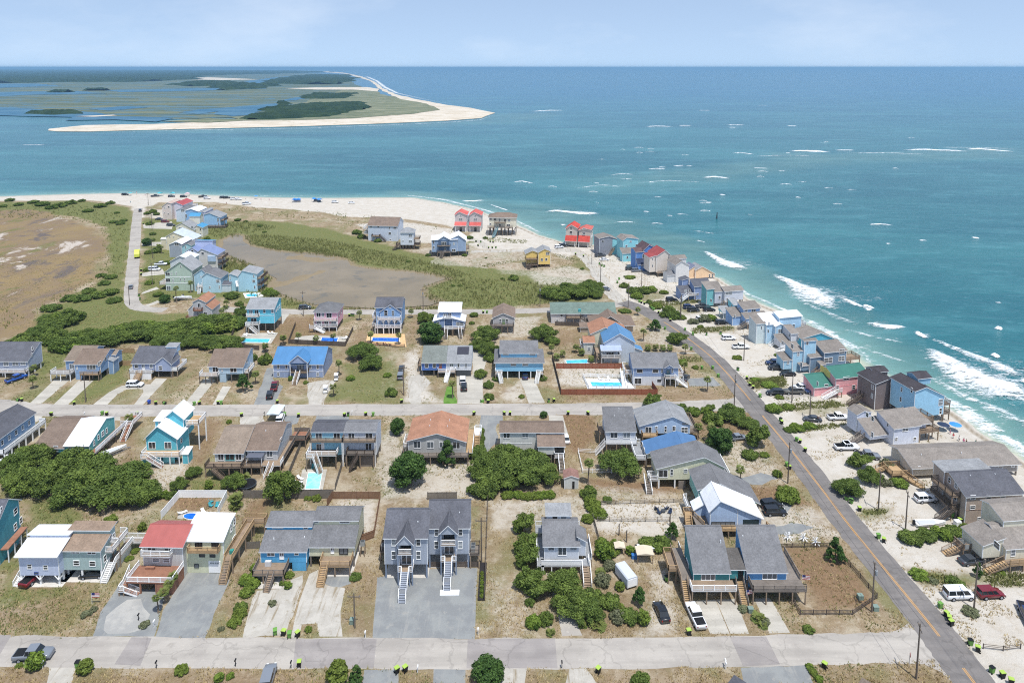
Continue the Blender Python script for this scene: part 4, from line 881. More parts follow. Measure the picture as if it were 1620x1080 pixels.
for side, (xa, xb), wc, rc, lab in ((0,(455,659),(122,190,214), DGREY_R, 'light blue half of two-storey duplex with white stairs down to pool yard'),(1,(661,865),(196,204,214), GREY_R, 'pale grey half of two-storey duplex with dark rear stairs')):
    h = House(B2,(xa, 850),(xb, 850), lab, yaw=0); w = S(wc); z1 = h.z(650); d1, zr = h.run(592,0, z1,.36); h.block(0, h.W, 0, d1+3.4,2.2,[(0, z1),(d1, zr),(d1+3.4, zr-1.2)], w, rc, o=.35, og=.06)
    h.pile(0, h.W, 0, d1+3,2.2); x0 = xa
    h.fw(0,[(x0+22,658, x0+64,698),(x0+(136 if side == 0 else 130),658, x0+178,698)], 's'); h.fw(0,[(x0+26,725, x0+64,770)], 's') if side == 0 else h.fw(0,[(x0+130,722, x0+172,764)], 's')
    zu = h.z(715,-1.4); h.deck(0, h.W, -1.4,-.02, zu, 'FLR', rmat=WOODG, floor=WOOD, posts=False); h.posts([.1, h.W-.1],[-1.3], zu-.25,.16, WHITE, 'deck_post')
    zl = h.z(800,-2.6)
    if side == 0: h.deck(-.4, h.W*.85,-2.6,-.02, zl, 'FLR', floor=WOOD); h.stair((h.W*.2,-3.1, zl),(h.W*.42,-4.6,.05),1.2, WOOD); h.deck(-.4, h.W*.22,-3.7,-2.62, zl, 'FL', floor=WOOD); h.box('door', h.W*.3, h.W*.4,-.04,-.005, zl, zl+2, WHITE)
    else: h.deck(h.W*.12, h.W*.98,-2.4,-.02, zl, 'FLR', rmat=WOODD, floor=WOODG); h.stair((h.W*.5,-2.9, zl),(h.W*.24,-3.4,.05),1.1, WOODD, WOODD); h.box('skirt', h.W*.55, h.W*.98,-1.4,-1.3,.02, zl-.3, WOODG)
h = House(B2,(1062,838),(1428,838), 'grey house with broad orange-brown gable roof and full-width rear deck', yaw=0); w = S((150,150,146)); zd = h.z(782)
a0, a1, zl, z2, zp = gfront(h, (1064,706),(1246,660),(1424,712),0,10.5, zd, w, ORANGE_R, o=.45)
h.pile(0, h.W, 0,10, zd, 4,3); h.fw(0,[(1098,711,1142,754),(1180,711,1226,756),(1260,712,1300,752),(1344,712,1392,758)], 's'); D = -1.9; h.deck(-.5, h.W+.8, D, -.02, zd, 'FLR', rmat=WOODG, floor=WOODG, nx=6); h.deck(h.W+.05, h.W+1.7,0,11, zd, 'R', rmat=WHITE, floor=WOODN, ny=2); h.stair((h.W+2.4,8, zd),(h.W+2.6,3.2,.05),1.2, WOODN, WOODN); h.deck(h.W+1.72, h.W+3.4,8,11.5, zd, 'FRB', floor=WHITE)
h.vents([(h.W*.35,4, zp-.4),(h.W*.66,4, zp-.5),(h.W*.34,7, zp-.4),(h.W*.68,7, zp-.5)]); h.deck(-1.6,-.1,2.5,7, zd, 'FLB', floor=WOODG, rmat=WHITE)
h = House(B3,(206,792),(604,790), 'long pale grey two-storey house with tan roof behind big oak', yaw=0); w = S((200,200,192)); z1 = h.z(652); d1, zr = h.run(594,0, z1,.4)
h.block(0, h.W, 0, d1*2,.02,[(0, z1),(d1, zr),(d1*2, z1)], w, BROWN_R, o=.4, og=.25); h.fw(0,[(224,658,268,690),(342,656,384,688),(428,656,464,682),(545,652,600,678)]); h.fw(0,[(222,718,268,760)], 's')
h.box('wall_panel', .4, h.W*.5,-.05,-.01, z1-3.1, z1-2.95, TRIM)
xa, _ = h.f(447,830,-4.2); xb, _ = h.f(612,830,-4.2); ze = h.z(744,-3.9); h.gable(xa, xb, -3.9,-.05,2.2, ze, .8, w, BROWN_R, 'x', t=1, o=.3); h.pile(xa, xb, -3.9,0,2.2,3,2); h.win('F', -3.92, xb-1.3,2.3,2.2,1.7, 's', BLACK); h.deck(xb-2.6, xb, -5.2,-3.92,2.2, 'FLR', floor=WOODG); h.stair((xb-1.0,-5.2,2.2),(xb-.8,-8.2,.05),1.2, WOODG)

# small garden shed
sh = House(B3,(612,1014),(700,1014), 'small grey shed with reddish gable roof below the palm', 'garden_shed', 'shed', yaw=0); gfront(sh, (612,945),(655,930),(700,945),0,2.9,.02, S((190,192,186)), shingle((150,112,100)), o=.2)
sh.win('F', -.005, sh.W*.64,.2,.5,1.7, 'd', BLACK)
# cluster west of the main road
h = House(B4,(160,388),(352,388), 'pale grey house with plain dark grey roof and white rear balcony', yaw=0); w = S((196,202,212)); zd = 2.9
z1, d1, zr = pairunit(h, w, 258,98, zd, GREY_R, .4, slope=.45, og=.3); h.fw(0,[(188,260,238,302),(272,260,322,302)], 's'); h.pile(0, h.W, 0, d1, zd); h.deck(-.2, h.W+.2,-1.6,-.02, zd, 'FR', solid=True, floor=LGREY_R); h.row('L', -.01,2,7,2, zd+1); h.deck(-1.4,-.05,3.0,7, zd, 'LF', rmat=WOODD); h.stair((-.5,-1.4, zd),(-2.8,-1.4,.05),1.1, WOODG); h.vents([(h.W*.35, d1*.6, zr-1.2),(h.W*.72, d1*.6, zr-1.2),(h.W*.55, d1*.9, zr-.3)])
h = House(B4,(388,330),(708,326), 'light blue house with pale grey asymmetric gable roof and balcony', yaw=0); w = S((150,180,214)); zd = 2.4
a0, a1, zl, z2, zp = gfront(h, (384,222),(600,160),(714,212),0,8.4, zd, w, LGREY_R, o=.35); h.fw(0,[(418,226,460,268),(598,222,618,255)], 's'); h.fw(0,[(482,224,500,240),(545,222,560,262),(656,228,698,268)]); h.pile(0, h.W, 0,8, zd, 4,3); h.deck(.1, h.W*.33,-1.6,-.02, zd, 'FLR', rmat=WOODN, floor=WOODN); h.deck(h.W*.98, h.W+2.4,.5,9, zd, 'FRB', rmat=WOOD, floor=WOODG); h.box('gable_window', a0+(a1-a0)*.84, a0+(a1-a0)*.97,-.04,-.005, z2-.1, z2+.4, GLASS)
h = House(B4,(420,492),(690,492), 'pale house with bright blue metal roof and grey side deck', yaw=0); w = S((206,210,190)); zd = 2.3
a0, a1, zl, z2, zp = gfront(h, (432,402),(660,338),(770,368),0,5.2, zd, w, BLUE_M, o=.4); h.pile(0, h.W, 0,8, zd); h.deck(-2.6,-.05,-.5,7, zd, 'FLB', floor=LGREY_R); h.row('L', -.01,.5,5,2, zd+.1,1.4,1.5, 's')
h = House(B4,(502,632),(760,630), 'pale yellow stilt house with dark grey roof and white corner porch', yaw=0); w = S((214,212,176)); zd = h.z(574)
a0, a1, zl, z2, zp = gfront(h, (498,502),(806,426),(938,492),0,6.6, zd, w, GREY_R, o=.4)
h.pile(0, a1,0,8, zd, 5,3, mat_=WHITE); h.fw(0,[(506,508,566,560)], 's', WHITE); h.fw(0,[(582,506,602,548),(672,504,696,530),(748,504,770,545)]); h.deck(-2.2,-.05,-.2,1.9, zd, 'FLB', floor=WOODG); h.stair((-2.4,1.2, zd),(-2.4,-2.4,.05),1.3, WOODG); h.box('lattice_gate', 4.6,6.2,-.3,-.2,.02, zd-.2, WOODG); h.deck(a1+.05, a1+1.8,1,9, zd, 'RF', floor=LGREY_R); h.vents([(a0+(a1-a0)*.6,4, zp-.8)]); h.row('L', -.01,.3,6,2, zd+.1,1.6,2.0, 's')
h = House(B4,(768,790),(1165,790), 'sea-green house with dark grey gable roof behind white roofed one', yaw=0); w = S((112,176,168))
a0, a1, zl, z2, zp = gfront(h, (768,640),(905,598),(1165,730),0,7.2,2.0, w, GREY_R, o=.35); h.pile(0, h.W, 0,8,2.0,4,3); h.row('L', -.01,2,7,2,3.3)
h = House(B4,(850,935),(1052,935), 'light blue house with sharp white gable roof and new wooden stairs', yaw=0); w = S((150,176,208)); zd = h.z(880)
a0, a1, zl, z2, zp = gfront(h, (846,776),(911,714),(1182,826),0,6.2, zd, w, WHITE_M, o=.4)
h.fw(0,[(852,849,1008,880)], 's', DGREY); h.box('corner_trim', h.f(1024,850)[0]-.06, h.f(1024,850)[0]+.06,-.05,-.005, zd, h.f(1024,770)[1], WHITE); h.box('porch_shade_panel', h.f(1060,860)[0], h.f(1165,860)[0],-.06,-.01, zd, h.f(1100,836)[1], paint((40,60,66))); h.pile(0, a1,0,8, zd, 4,3, mat_=WOODN)  # flat dark panel on the wall: porch shade painted, no hollow built
h.deck(-.2, a1-.3,-1.3,-.02, zd, 'F', rmat=WOODN, floor=WOODN); h.deck(-3.0,-.1,-1.3,4, zd, 'F', rmat=WOODN, floor=WOODG, solid=False); h.rail((-3.0,3.9, zd),(-1.4,0, zd), WOODN); h.stair((-4.0,3.2, zd),(-4.3,.4,.05),1.3, WOODN, WOODN); h.deck(-4.8,-3.05,3.2,4.8, zd, 'LB', rmat=WOODN, floor=WOODN)
h.block(-2.6,-.05,3.4,6, zd, [(0, zl-2.2),(2.55, zl-.6)], w, WHITE_M, 'y', o=.25); h.row('L', -.01,1,4,2, zd+2.4,.9,1.2); h.deck(-3.6,-2.65,5,9.5, zd, 'LBF', floor=LGREY_R); h.stair((a1+1.2,-.6, zd),(a1+3,-.8,.05),1.2, WOODN, WOODN); h.deck(a1-.3, a1+1.2,-1.3,.3, zd, 'FR', rmat=WOODN, floor=WOODN)
# ================================================================== third row, north side of the middle street
h = House(B1,(-70,298),(184,298), 'grey-blue house with grey roof and white porch at the photo edge', yaw=0); w = S((138,150,170)); zd = h.z(262); z1 = h.z(202); d1, zr = h.run(84,0, z1,.6)
h.block(0, h.W, 0, d1+.6, zd, [(0, z1),(d1, zr),(d1+.6, zr-.4)], w, DGREY_R, o=.4, og=.2); h.fw(0,[(20,205,58,236),(76,203,118,232),(128,202,164,230)]); h.pile(0, h.W, 0, d1, zd, 4,3, mat_=WHITE); h.deck(-.2, h.W, -1.5,-.02, zd, 'FR', nx=5, pmat=WHITE); h.sw(h.W, [(196,150,206,180),(200,112,208,135)], h=1.2)
h = House(B1,(405,322),(488,322), 'blue house with grey roof and white posted deck beside straight drive', yaw=0); w = S((104,136,172)); zd = h.z(272)
z1 = h.z(200,1.5); d1, zr = h.run(108,1.5, z1,.5); h.block(-.1, h.W+3,1.5, d1+3, zd, [(0, z1),(d1-1.5, zr),(d1+1.5, zr-1.4)], w, TAN_R, o=.35); h.deck(-3.2, h.W-1,-1.5,1.48, zd, 'FLR', floor=WOODG, nx=3, pmat=WHITE, ny=2); h.pile(0, h.W+2,1.5,8, zd); h.win('F', 1.49,1.8, zd+.3,1.6,1.7, 's')
h = House(B1,(478,322),(642,322), 'blue house with tan shingle roof, twin windows and open carport', yaw=0); zd = h.z(280); z1 = h.z(222); d1, zr = h.run(128,0, z1,.5)
h.block(0, h.W, 0, d1+3, zd, [(0, z1),(d1, zr),(d1+3, zr-1.4)], w, BROWN_R, o=.35); h.pile(0, h.W, 0,7, zd, 4,3); h.box('lower_wall', .1,1.9,.05,5,.02, zd-.01, w); h.fw(0,[(482,236,494,258),(548,224,608,258)], 's'); h.deck(h.W*.27, h.W, -1.2,-.02, zd, 'FR', rmat=WOODN, posts=True); h.sw(h.W, [(618,205,640,235),(660,175,672,205),(680,165,690,195)], h=1.3); h.gable(h.W+.05, h.W+1.6,4,7,.02,4.2,.6, w, LGREY_R, 'y', t=0, o=.2); h.gable(h.W-2, h.W+1.2, d1+1, d1+4.5, zd, z1+.3,.9, w, TAN_R, 'x', o=.3)
h = House(B1,(836,312),(1085,312), 'grey-blue house with gabled bay and wooden front steps', yaw=0); w = S((124,138,168)); zd = h.z(268); z1 = h.z(221); d1, zr = h.run(112,0, z1,.55)
h.block(0, h.W*.95,.6, d1+.8, zd, [(0, z1),(d1-.6, zr),(d1+.2, zr-.4)], w, DGREY_R, o=.35); gfront(h, (982,220),(1032,180),(1082,222),0,5.5, zd, w, DGREY_R, o=.3); h.fw(0,[(1004,232,1028,262)]); h.fw(.6,[(850,224,876,248),(945,222,970,248)]); h.win('F', .59, h.W*.28, zd, 1,2.0, 'd'); h.pile(0, h.W, .3, d1, zd, 4,3); h.deck(-.2, h.W*.56,-1.2,.58, zd, 'FL', floor=WOODG, skirt=WHITE); h.stair((h.W*.26,-1.2, zd),(h.W*.24,-3.8,.05),1.6, WOODN, WOODN)
h.deck(h.W+.05, h.W+1.8,.5,7, zd, 'FRB', solid=True); h.gable(h.W*.7, h.W*.97, d1-.8, d1+1.5, zr-1.6, zr+.2,.3, S((150,190,220)), LGREY_R, 'x', t=1, o=.2)
h = House(B1,(1390,338),(1540,338), 'pale blue house with brown roof and white front deck behind pine', yaw=0); w = S((156,186,206)); zd = h.z(285); z1 = h.z(242); d1, zr = h.run(124,0, z1,.5)
h.block(0, h.W, 0, d1+2, zd, [(0, z1),(d1, zr),(d1+2, zr-1)], w, BROWN_R, o=.35); h.block(-3.6,-.02,1.2, d1+1, zd, [(0, z1-.2),(d1-1.2, zr-.3),(d1-.2, zr-.7)], w, BROWN_R, o=.35); h.deck(-5.6,.1,-1.4,1.18, zd, 'FLR', rmat=WHITE, floor=WOOD, nx=4, pmat=WOODD); h.pile(0, h.W, 0,7, zd); h.box('lower_wall', .05,2,.05,5,.02, zd-.01, w); h.fw(0,[(1400,250,1412,270),(1455,244,1500,275)], 's'); h.win('F', 1.19,-1.6, zd, 1.8,2, 's'); h.sw(h.W, [(1556,190,1566,220)], h=1.3); h.deck(h.W+.05, h.W+1.4,1,6, zd, 'FRB')
h = House(B2,(212,308),(526,308), 'slate house with vivid blue metal roof and gabled entry porch', yaw=0); w = S((116,134,166)); z1 = h.z(220); d1, zr = h.run(114,0, z1,.55)
h.block(0, h.W, 0, d1*2,.02,[(0, z1),(d1, zr),(d1*2, z1)], w, metal((64,126,176)), o=.45, og=.35); xa, _ = h.f(312,215,-1.8); xb, _ = h.f(424,215,-1.8); q = -1.8; ze = h.z(212, q); zp = h.z(168, q); h.block(xa, xb, q, 3.5, ze-.3,[(0, ze),((xb-xa)/2, zp),(xb-xa, ze)], w, metal((64,126,176)), 'y', o=.3, name='porch_gable')
zd = h.z(278, q); h.deck(xa, xb, q, -.02, zd, 'LR', rmat=WOODD, floor=WOOD, posts=True); h.posts([xa+.1, xb-.1],[q+.1], ze-.35,.2, WHITE, 'porch_post'); xm = (xa+xb)/2; h.stair((xm-.2, q, zd),(xm-.4, q-3.4,.05),1.3, WOOD, WHITE); h.rail((xa+.1, q+.1, zd),(xm-1, q+.1, zd), WOODD); h.rail((xm+.6, q+.1, zd),(xb-.1, q+.1, zd), WOODD); h.win('F', -.01, xm, zd, 1.9,2.1, 's', BLACK)
h.fw(0,[(232,224,250,252),(284,224,300,252),(434,224,452,252),(482,224,500,254),(232,274,250,298),(482,274,500,300)]); h.box('band_board', 0, xa, -.05,-.01, z1-2.6, z1-2.45, WHITE); h.box('band_board', xb, h.W, -.05,-.01, z1-2.6, z1-2.45, WHITE)
for side, (xa, xb), wc, rc, lab in ((0,(1148,1305),(44,84,150), shingle((116,122,116)), 'navy blue half of duplex with grey-green roof on the middle street'),(1,(1306,1462),(222,226,232), LGREY_R, 'white half of duplex with a dark solar panel on its roof')):
    h = House(B2,(xa, 300),(xb, 300), lab, yaw=0); w = S(wc); z1 = h.z(214); d1, zr = h.run(108,0, z1,.5); zd = h.z(262); h.block(0, h.W, 0, d1+4, zd, [(0, z1),(d1, zr),(d1+4, zr-2)], w, rc, o=.35, og=.06); h.pile(0, h.W, 0,7, zd, 3,3)
    if side: h.fw(0,[(1326,218,1348,252)], 'd'); h.fw(0,[(1374,216,1388,244),(1422,216,1436,244)]); h.box('louvre_screen', h.W*.4, h.W*.98,.05,.12,.05, zd-.15, DGREY); h.deck(0, h.W*.38,-1.3,-.02, zd, 'FR'); h.stair((h.W*.1,-1.3, zd),(h.W*.02,-4.6,.05),1.1, WHITE); p_ = h.f(1368,124, d1*.8); o_ = MB(); zz = lambda u: z1+(zr-z1)*u/d1+.26; x0, x1 = h.W*.4, h.W*.88; o_.face([(x0, d1*.45, zz(d1*.45)),(x1, d1*.45, zz(d1*.45)),(x1, d1*.9, zz(d1*.9)),(x0, d1*.9, zz(d1*.9))]); o_.build('solar_panel', paint((62,62,72),.3), h.r)
    else: h.fw(0,[(1168,216,1192,246),(1218,216,1240,246)]); h.fw(0,[(1258,218,1276,250)], 'd', paint((150,80,70))); h.deck(h.W*.66, h.W, -1.3,-.02, zd, 'FL'); h.deck(-1.6,-.05,3,7, zd, 'FLB', rmat=WOODD)
h = House(B3,(175,316),(476,316), 'light blue house with wide dormer and paired white entry stairs', yaw=0); w = S((96,164,200)); zd = h.z(268); z1 = h.z(216); d1, zr = h.run(126,0, z1,.5)
h.hip(0, h.W, 0, d1*2, zd, z1,(zr-z1)*1.0, w, GREY_R, o=.5); zq = h.z(182,1.6); zt = h.z(152,1.6); d2, z2 = h.run(76,1.6, zt, .45); xa, _ = h.f(208,160,1.6); xb, _ = h.f(440,160,1.6); h.block(xa, xb, 1.6, d2+2, zq-.5,[(0, zt),(d2-1.6, z2),(d2+.4, z2-.8)], w, GREY_R, o=.4, name='dormer')
h.fw(1.6,[(222,153,260,166),(390,154,428,167)], 'p'); h.fw(0,[(272,218,306,234),(346,218,382,234)], 'p'); h.pile(0, h.W, 0,8, zd, 5,3, mat_=WHITE); h.box('storage_wall', h.W*.2, h.W*.8,5,5.1,.02, zd-.02, DGREY); h.deck(-.1,2.2,-1.6,-.02, zd, 'FL'); h.stair((1.2,-1.6, zd),(1.9,-3.4,.05),1.1, WHITE); h.deck(h.W-2.2, h.W+.1,-1.6,-.02, zd, 'FR'); h.stair((h.W-1.4,-1.6, zd),(h.W-2.1,-3.4,.05),1.1, WHITE)
h = House(B3,(1046,358),(1330,362), 'blue over white house with grey roof beside fenced swimming pool', yaw=0); w = S((112,136,172)); zm = h.z(300); z1 = h.z(240); d1, zr = h.run(152,0, z1,.5)
h.box('lower_wall', .02, h.W*.66,.03, d1*1.6,.02, zm-.01, S((222,226,230))); h.block(0, h.W, 0, d1*1.7, zm, [(0, z1),(d1, zr),(d1*1.7, zr-(zr-z1)*.7)], w, GREY_R, o=.4); h.fw(0,[(1068,254,1108,278),(1168,254,1208,278)], 'p'); h.fw(0,[(1222,252,1236,278),(1288,252,1300,278)]); h.fw(.03,[(1056,310,1098,350)], 's'); h.fw(.03,[(1200,320,1222,334)], 'p', DGREY)
xa, _ = h.f(1248,300,-1.4); xb, _ = h.f(1300,300,-1.4); ze = h.z(246,-1.4); h.block(xa, xb, -1.4,2.5, ze-.2,[(0, ze),((xb-xa)/2, ze+.8),(xb-xa, ze)], w, GREY_R, 'y', o=.2, name='porch_gable'); h.deck(xa, xb+1,-1.4,-.02, zm, 'FL', pmat=WHITE); h.stair((xb+.6,-.7, zm),(xb+4.4,-1.2,.05),1.2, WHITE); h.pile(h.W*.66, h.W, 0,7, zm, 3,3, mat_=WHITE); h.win('F', -.01,(xa+xb)/2, zm, 1,2, 'd', paint((60,130,140))); h.deck(-2.2,-.05,2,8, zm, 'FLB'); h.stair((-2.8,4, zm),(-2.8,-.2,.05),1.1, WHITE); h.deck(h.W+.05, h.W+1.8,.5,6, zm, 'FRB', pmat=WHITE)
h = House(C4,(1022,532),(1222,535), 'light grey house with blue metal roof and white lean-to porch', yaw=0); w = S((176,188,202)); a0, a1, zl, z2, zp = gfront(h, (1026,405),(1122,350),(1216,406),0,9,.02, w, metal((78,132,176)), o=.4)
h.gable(-1.2, h.W*.5,-2.2,-.02,4.6,4.9,.7, WHITE, metal((158,172,206)), 'x', t=1, o=.2); h.fw(-.0,[(1036,468,1084,496)], 's', WHITE); h.fw(0,[(1108,466,1120,484)]); h.deck(-1.2, h.W*.5,-2.2,-.02,2.5, 'FLR', rmat=WHITE, floor=WOOD, nx=3); h.posts([-1.0, h.W*.48],[-2.1],4.5,.14, WHITE, 'porch_post'); h.gable(h.W+.05, h.W+2.4,2,5,.02,3.2,.8, w, metal((78,132,176)), 'y', t=0, o=.3); h.deck(-2.8,-1.25,-1,6,2.5, 'LFB', rmat=WOODD)
h = House(C4,(956,465),(1050,465), 'cream house with orange shingle roof behind the blue roofed one', yaw=0); w = S((220,214,180)); gfront(h, (940,352),(1030,312),(1170,362),0,9.5,.02, w, ORANGE_R, o=.35); h.gable(-3.6,-.05,-2.5,2.5,.02,4.2,1.2, S((208,204,190)), ORANGE_R, 'x', o=.3); h.win('F', -2.52,-1.8,1.4,1,1.2); h.deck(-4.5,-3.62,-2,3,2.4, 'LFB', rmat=WHITE)
h = House(C4,(945,350),(1205,350), 'brown roofed house with deep front gable behind the orange roof', yaw=0); w = S((150,134,118)); z1 = h.z(298); h.hip(0, h.W, 0,9,.02, z1,2.4, w, BROWN_R, o=.8); gfront(h, (975,298),(1062,240),(1150,298),-1.5,7, z1-1.2, S((110,98,88)), BROWN_R, o=.5); h.box('chimney', h.W*.5, h.W*.5+.8,4,4.8, z1, z1+3.4, paint((120,112,104))); h.gable(-4,-.05,1,5,.02, z1-1.0,.9, w, BROWN_R, 'x', o=.4); h.row('F', -.01,1, h.W-1,3,1.6,1.4,1.2)
h = House(C4,(690,285),(1095,280), 'long house with grey-green roof beside the upper street corner', yaw=0); w = S((196,190,186)); z1 = h.z(224); d1, zr = h.run(154,0, z1,.38); h.block(0, h.W, 0, d1*2,.02,[(0, z1),(d1, zr),(d1*2, z1)], w, GREEN_R, o=.4); h.fw(0,[(745,224,762,246),(718,262,735,276)]); h.row('F', -.01, h.W*.4, h.W, 4,2.6,1.3,1.2); h.deck(h.W*.22, h.W*.45,-2.4,-.02,2.8, 'FLR', rmat=WOODD); h.stair((h.W*.45,-1.5,2.8),(h.W*.62,-1.8,.05),1.1, WOODG, WOODD); h.box('roof_cooler', h.W*.42, h.W*.46,.6,1.2, z1+.3, z1+1.5, paint((60,160,165)))

# ================================================================== fourth row, along the upper street
h = House(C3,(128,338),(300,338), 'tall turquoise house with grey roof above kidney-free long pool'.replace('kidney-free long pool', 'its rectangular pool'), yaw=0); w = S((62,176,198)); zd = h.z(285); z1 = h.z(192); d1, zr = h.run(124,0, z1,.45); h.block(0, h.W, 0, d1*1.5, zd, [(0, z1),(d1, zr),(d1*1.5, zr-(zr-z1)*.5)], w, LGREY_R, o=.5, og=.35); h.fw(0,[(224,194,240,220),(276,194,292,220)]); h.pile(0, h.W, 0,8, zd, 4,3)
xb, _ = h.f(206,240); zu = h.z(235); h.deck(0, xb, -1.4,-.02, zu, 'FLR', posts=False); h.deck(0, xb, -1.4,-.02, zd, 'FLR', posts=True, pmat=WHITE); h.win('F', -.01, xb*.3, zu, 1.3,2, 's'); h.win('F', -.01, xb*.75, zu, 1.3,2, 's'); h.win('F', -.01, xb*.5, zd, 2,2, 's'); h.box('band_board', xb, h.W, -.05,-.01, zu-.1, zu+.05, WHITE); h.stair((xb*.2,-1.9, zd),(xb*.9,-1.9,.05),1.2, WOOD); h.row('R', h.W+.01,1,7,3, zu+.6); h.deck(0, xb*.3,-2.6,-1.42, zd, 'FL')
h = House(C3,(552,330),(698,330), 'pink house with grey hip roof, white balconies and pool terrace', yaw=0); w = S((214,150,166)); zd = h.z(300); z1 = h.z(216); h.hip(0, h.W, 0,8.5, zd, z1,2.6, w, GREY_R, o=.45); zu = h.z(262); h.deck(0, h.W, -1.3,-.02, zu, 'FLR', posts=False); h.deck(0, h.W, -1.3,-.02, zd, 'FLR', pmat=WHITE); h.posts([.1, h.W*.33, h.W*.66, h.W-.1],[-1.2], zu-.3,.14, WHITE, 'balcony_post'); h.fw(0,[(562,218,590,246),(594,218,612,246),(625,220,660,250),(562,266,596,298),(612,268,640,300),(654,268,690,300)], 's'); h.pile(0, h.W, 0,8, zd); h.stair((.6,-1.9, zd),(4.2,-2.4,.05),1.2, WHITE); h.deck(-1.4,1,-2.5,-1.32, zd, 'FL'); h.box('storage_wall', 1.5, h.W-.5,2,2.1,.02, zd-.02, S((70,100,150))); h.row('R', h.W+.01,1,7,2, zu+.5)
h = House(C3,(938,345),(1100,345), 'blue three-level house with front gable and arched white porch', yaw=0); w = S((104,144,186)); zd = h.z(302); zu = h.z(252); z1 = h.z(188,0); h.block(0, h.W, 1.0,9, zd, [(0, z1),(4, z1+2.2),(8, z1)], w, DGREY_R, o=.45); gfront(h, (965,212),(1030,168),(1092,212),0,5, zd, w, DGREY_R, o=.3); h.fw(0,[(1020,176,1036,188),(990,202,1014,236),(1040,204,1054,236)]); h.deck(.9, h.W, -1.5,-.02, zu, 'FLR', posts=False); h.deck(-.1, h.W+.3,-1.5,-.02, zd, 'FLR', pmat=WHITE); h.posts(h.lin(1, h.W-.1,5),[-1.4], zu-.3,.16, WHITE, 'porch_post')
for k in range(4): x0 = 1+(h.W-1.1)*k/4; x1 = 1+(h.W-1.1)*(k+1)/4; MB().bar((x0,-1.42, zu-1.0),((x0+x1)/2-.4,-1.42, zu-.36),.12).bar((x1,-1.42, zu-1.0),((x0+x1)/2+.4,-1.42, zu-.36),.12).build('arch_brace', WHITE, h.r)
h.fw(0,[(975,262,995,284),(1010,260,1030,284),(1045,260,1075,284)], 's'); h.pile(0, h.W, 0,8, zd, 5,3); h.deck(-1.3,-.12,0,6, zd, 'FLB'); h.deck(-1.3,-.12,0,6, zu, 'FLB', posts=False)
h = House(C3,(1305,360),(1500,360), 'blue house with stepped white roofs and central stair', yaw=0); w = S((104,128,164)); zd = h.z(312); zl = h.z(268); zt = h.z(212,1.5)
h.block(0, h.W*.36,0,6, zd, [(0, zl-.2),(h.W*.36, zl+.9)], w, WHITE_M, 'y', o=.35); h.block(h.W*.6, h.W, 0,6, zd, [(0, zl+.9),(h.W*.4, zl-.3)], w, WHITE_M, 'y', o=.35); d1, zr = h.run(158,1.5, zt, .3); h.block(h.W*.16, h.W*.86,1.5, d1, zd, [(0, zt),(d1-1.5, zr)], w, WHITE_M, o=.4); h.fw(1.5,[(1366,222,1390,248),(1394,220,1418,248)], 's'); h.fw(0,[(1322,276,1344,300),(1446,278,1494,300)]); h.deck(h.W*.34, h.W*.62,-1.2,1.48, zd, 'F', floor=LGREY_R); h.deck(h.W*.3, h.W*.62,-.4,1.48, zl+1, 'F', floor=LGREY_R, posts=False); h.pile(0, h.W, 0,7, zd, 4,3); h.stair((h.W*.42,-1.2, zd),(h.W*.42,-4,.05),1.2, WOODG, WHITE); h.stair((h.W*.85,-1.2, zd),(h.W*.9,-3.6,.05),1.1, WOODG, WHITE); h.deck(h.W*.62, h.W, -1.2,-.02, zd, 'FR')
h = House(C4,(312,340),(452,340), 'taupe gabled house on stilts with tan roof and front deck', yaw=0); w = S((158,154,152)); zd = h.z(292); gfront(h, (320,250),(384,222),(456,250),0,10.5, zd, w, BROWN_R, o=.35); h.fw(0,[(358,258,374,280),(400,256,416,280)]); h.win('F', -.01, h.W*.54, zd, .9,2, 'd', paint((120,150,90))); h.deck(-.6, h.W, -1.8,-.02, zd, 'FLR', rmat=WOODD, floor=WOODG, nx=5); h.pile(0, h.W, 0,10, zd, 3,3); h.stair((.6,-1.8, zd),(.3,-3.8,.05),1.2, WOODG, WOODD)
# ================================================================== west cluster by the pond road
def wins(h, d, rects, kind='w'): h.fw(d, rects, kind)
h = House(E5,(475,935),(755,940), 'grey house with orange shingle roofs and corner decks behind the thicket', yaw=0, near=False); w = S((168,168,168)); zd = h.z(900)
gfront(h, (525,715),(602,674),(692,716),0,8.5, zd, w, ORANGE_R, o=.25); xa = h.f(692,800)[0]; xb = h.f(770,805)[0]; h.block(xa, xb, 0,7.5,.02,[(0, h.z(748)),(xb-xa, h.z(806))], w, ORANGE_R, 'y', o=.2); xc = h.f(470,805)[0]; xd = h.f(525,760)[0]; h.block(xc, xd, 0,6,.02,[(0, h.z(806)),(xd-xc, h.z(752))], w, ORANGE_R, 'y', o=.2)
h.fw(0,[(588,728,632,782),(572,835,606,888),(662,832,712,888)], 's'); x0 = h.f(546,820)[0]; x1 = h.f(660,820)[0]; h.deck(x0, x1,-1.2,-.02, h.z(822,-1.2), 'FLR', rmat=WOODR, floor=WOODR, posts=False); h.deck(-.1, h.W+.1,-2.2,-.02, zd, 'FLR', rmat=WOODR, floor=WOODG)
h.box('right_wall_lower', xa, xb, 0.03,7.4,.02,.1, w)
h = House(E5,(182,566),(512,580), 'sage green three-storey house with white bands and screened corner porches', yaw=0, near=False); w = S((158,178,158)); gfront(h, (172,326),(365,192),(515,302),0,10,.02, w, LGREY_R, o=.4); z_ = h.z(390); h.box('band_board', 0, h.W, -.05,-.01, z_-.1, z_+.15, WHITE); z_ = h.z(470); h.box('band_board', 0, h.W, -.05,-.01, z_-.1, z_+.2, WHITE)
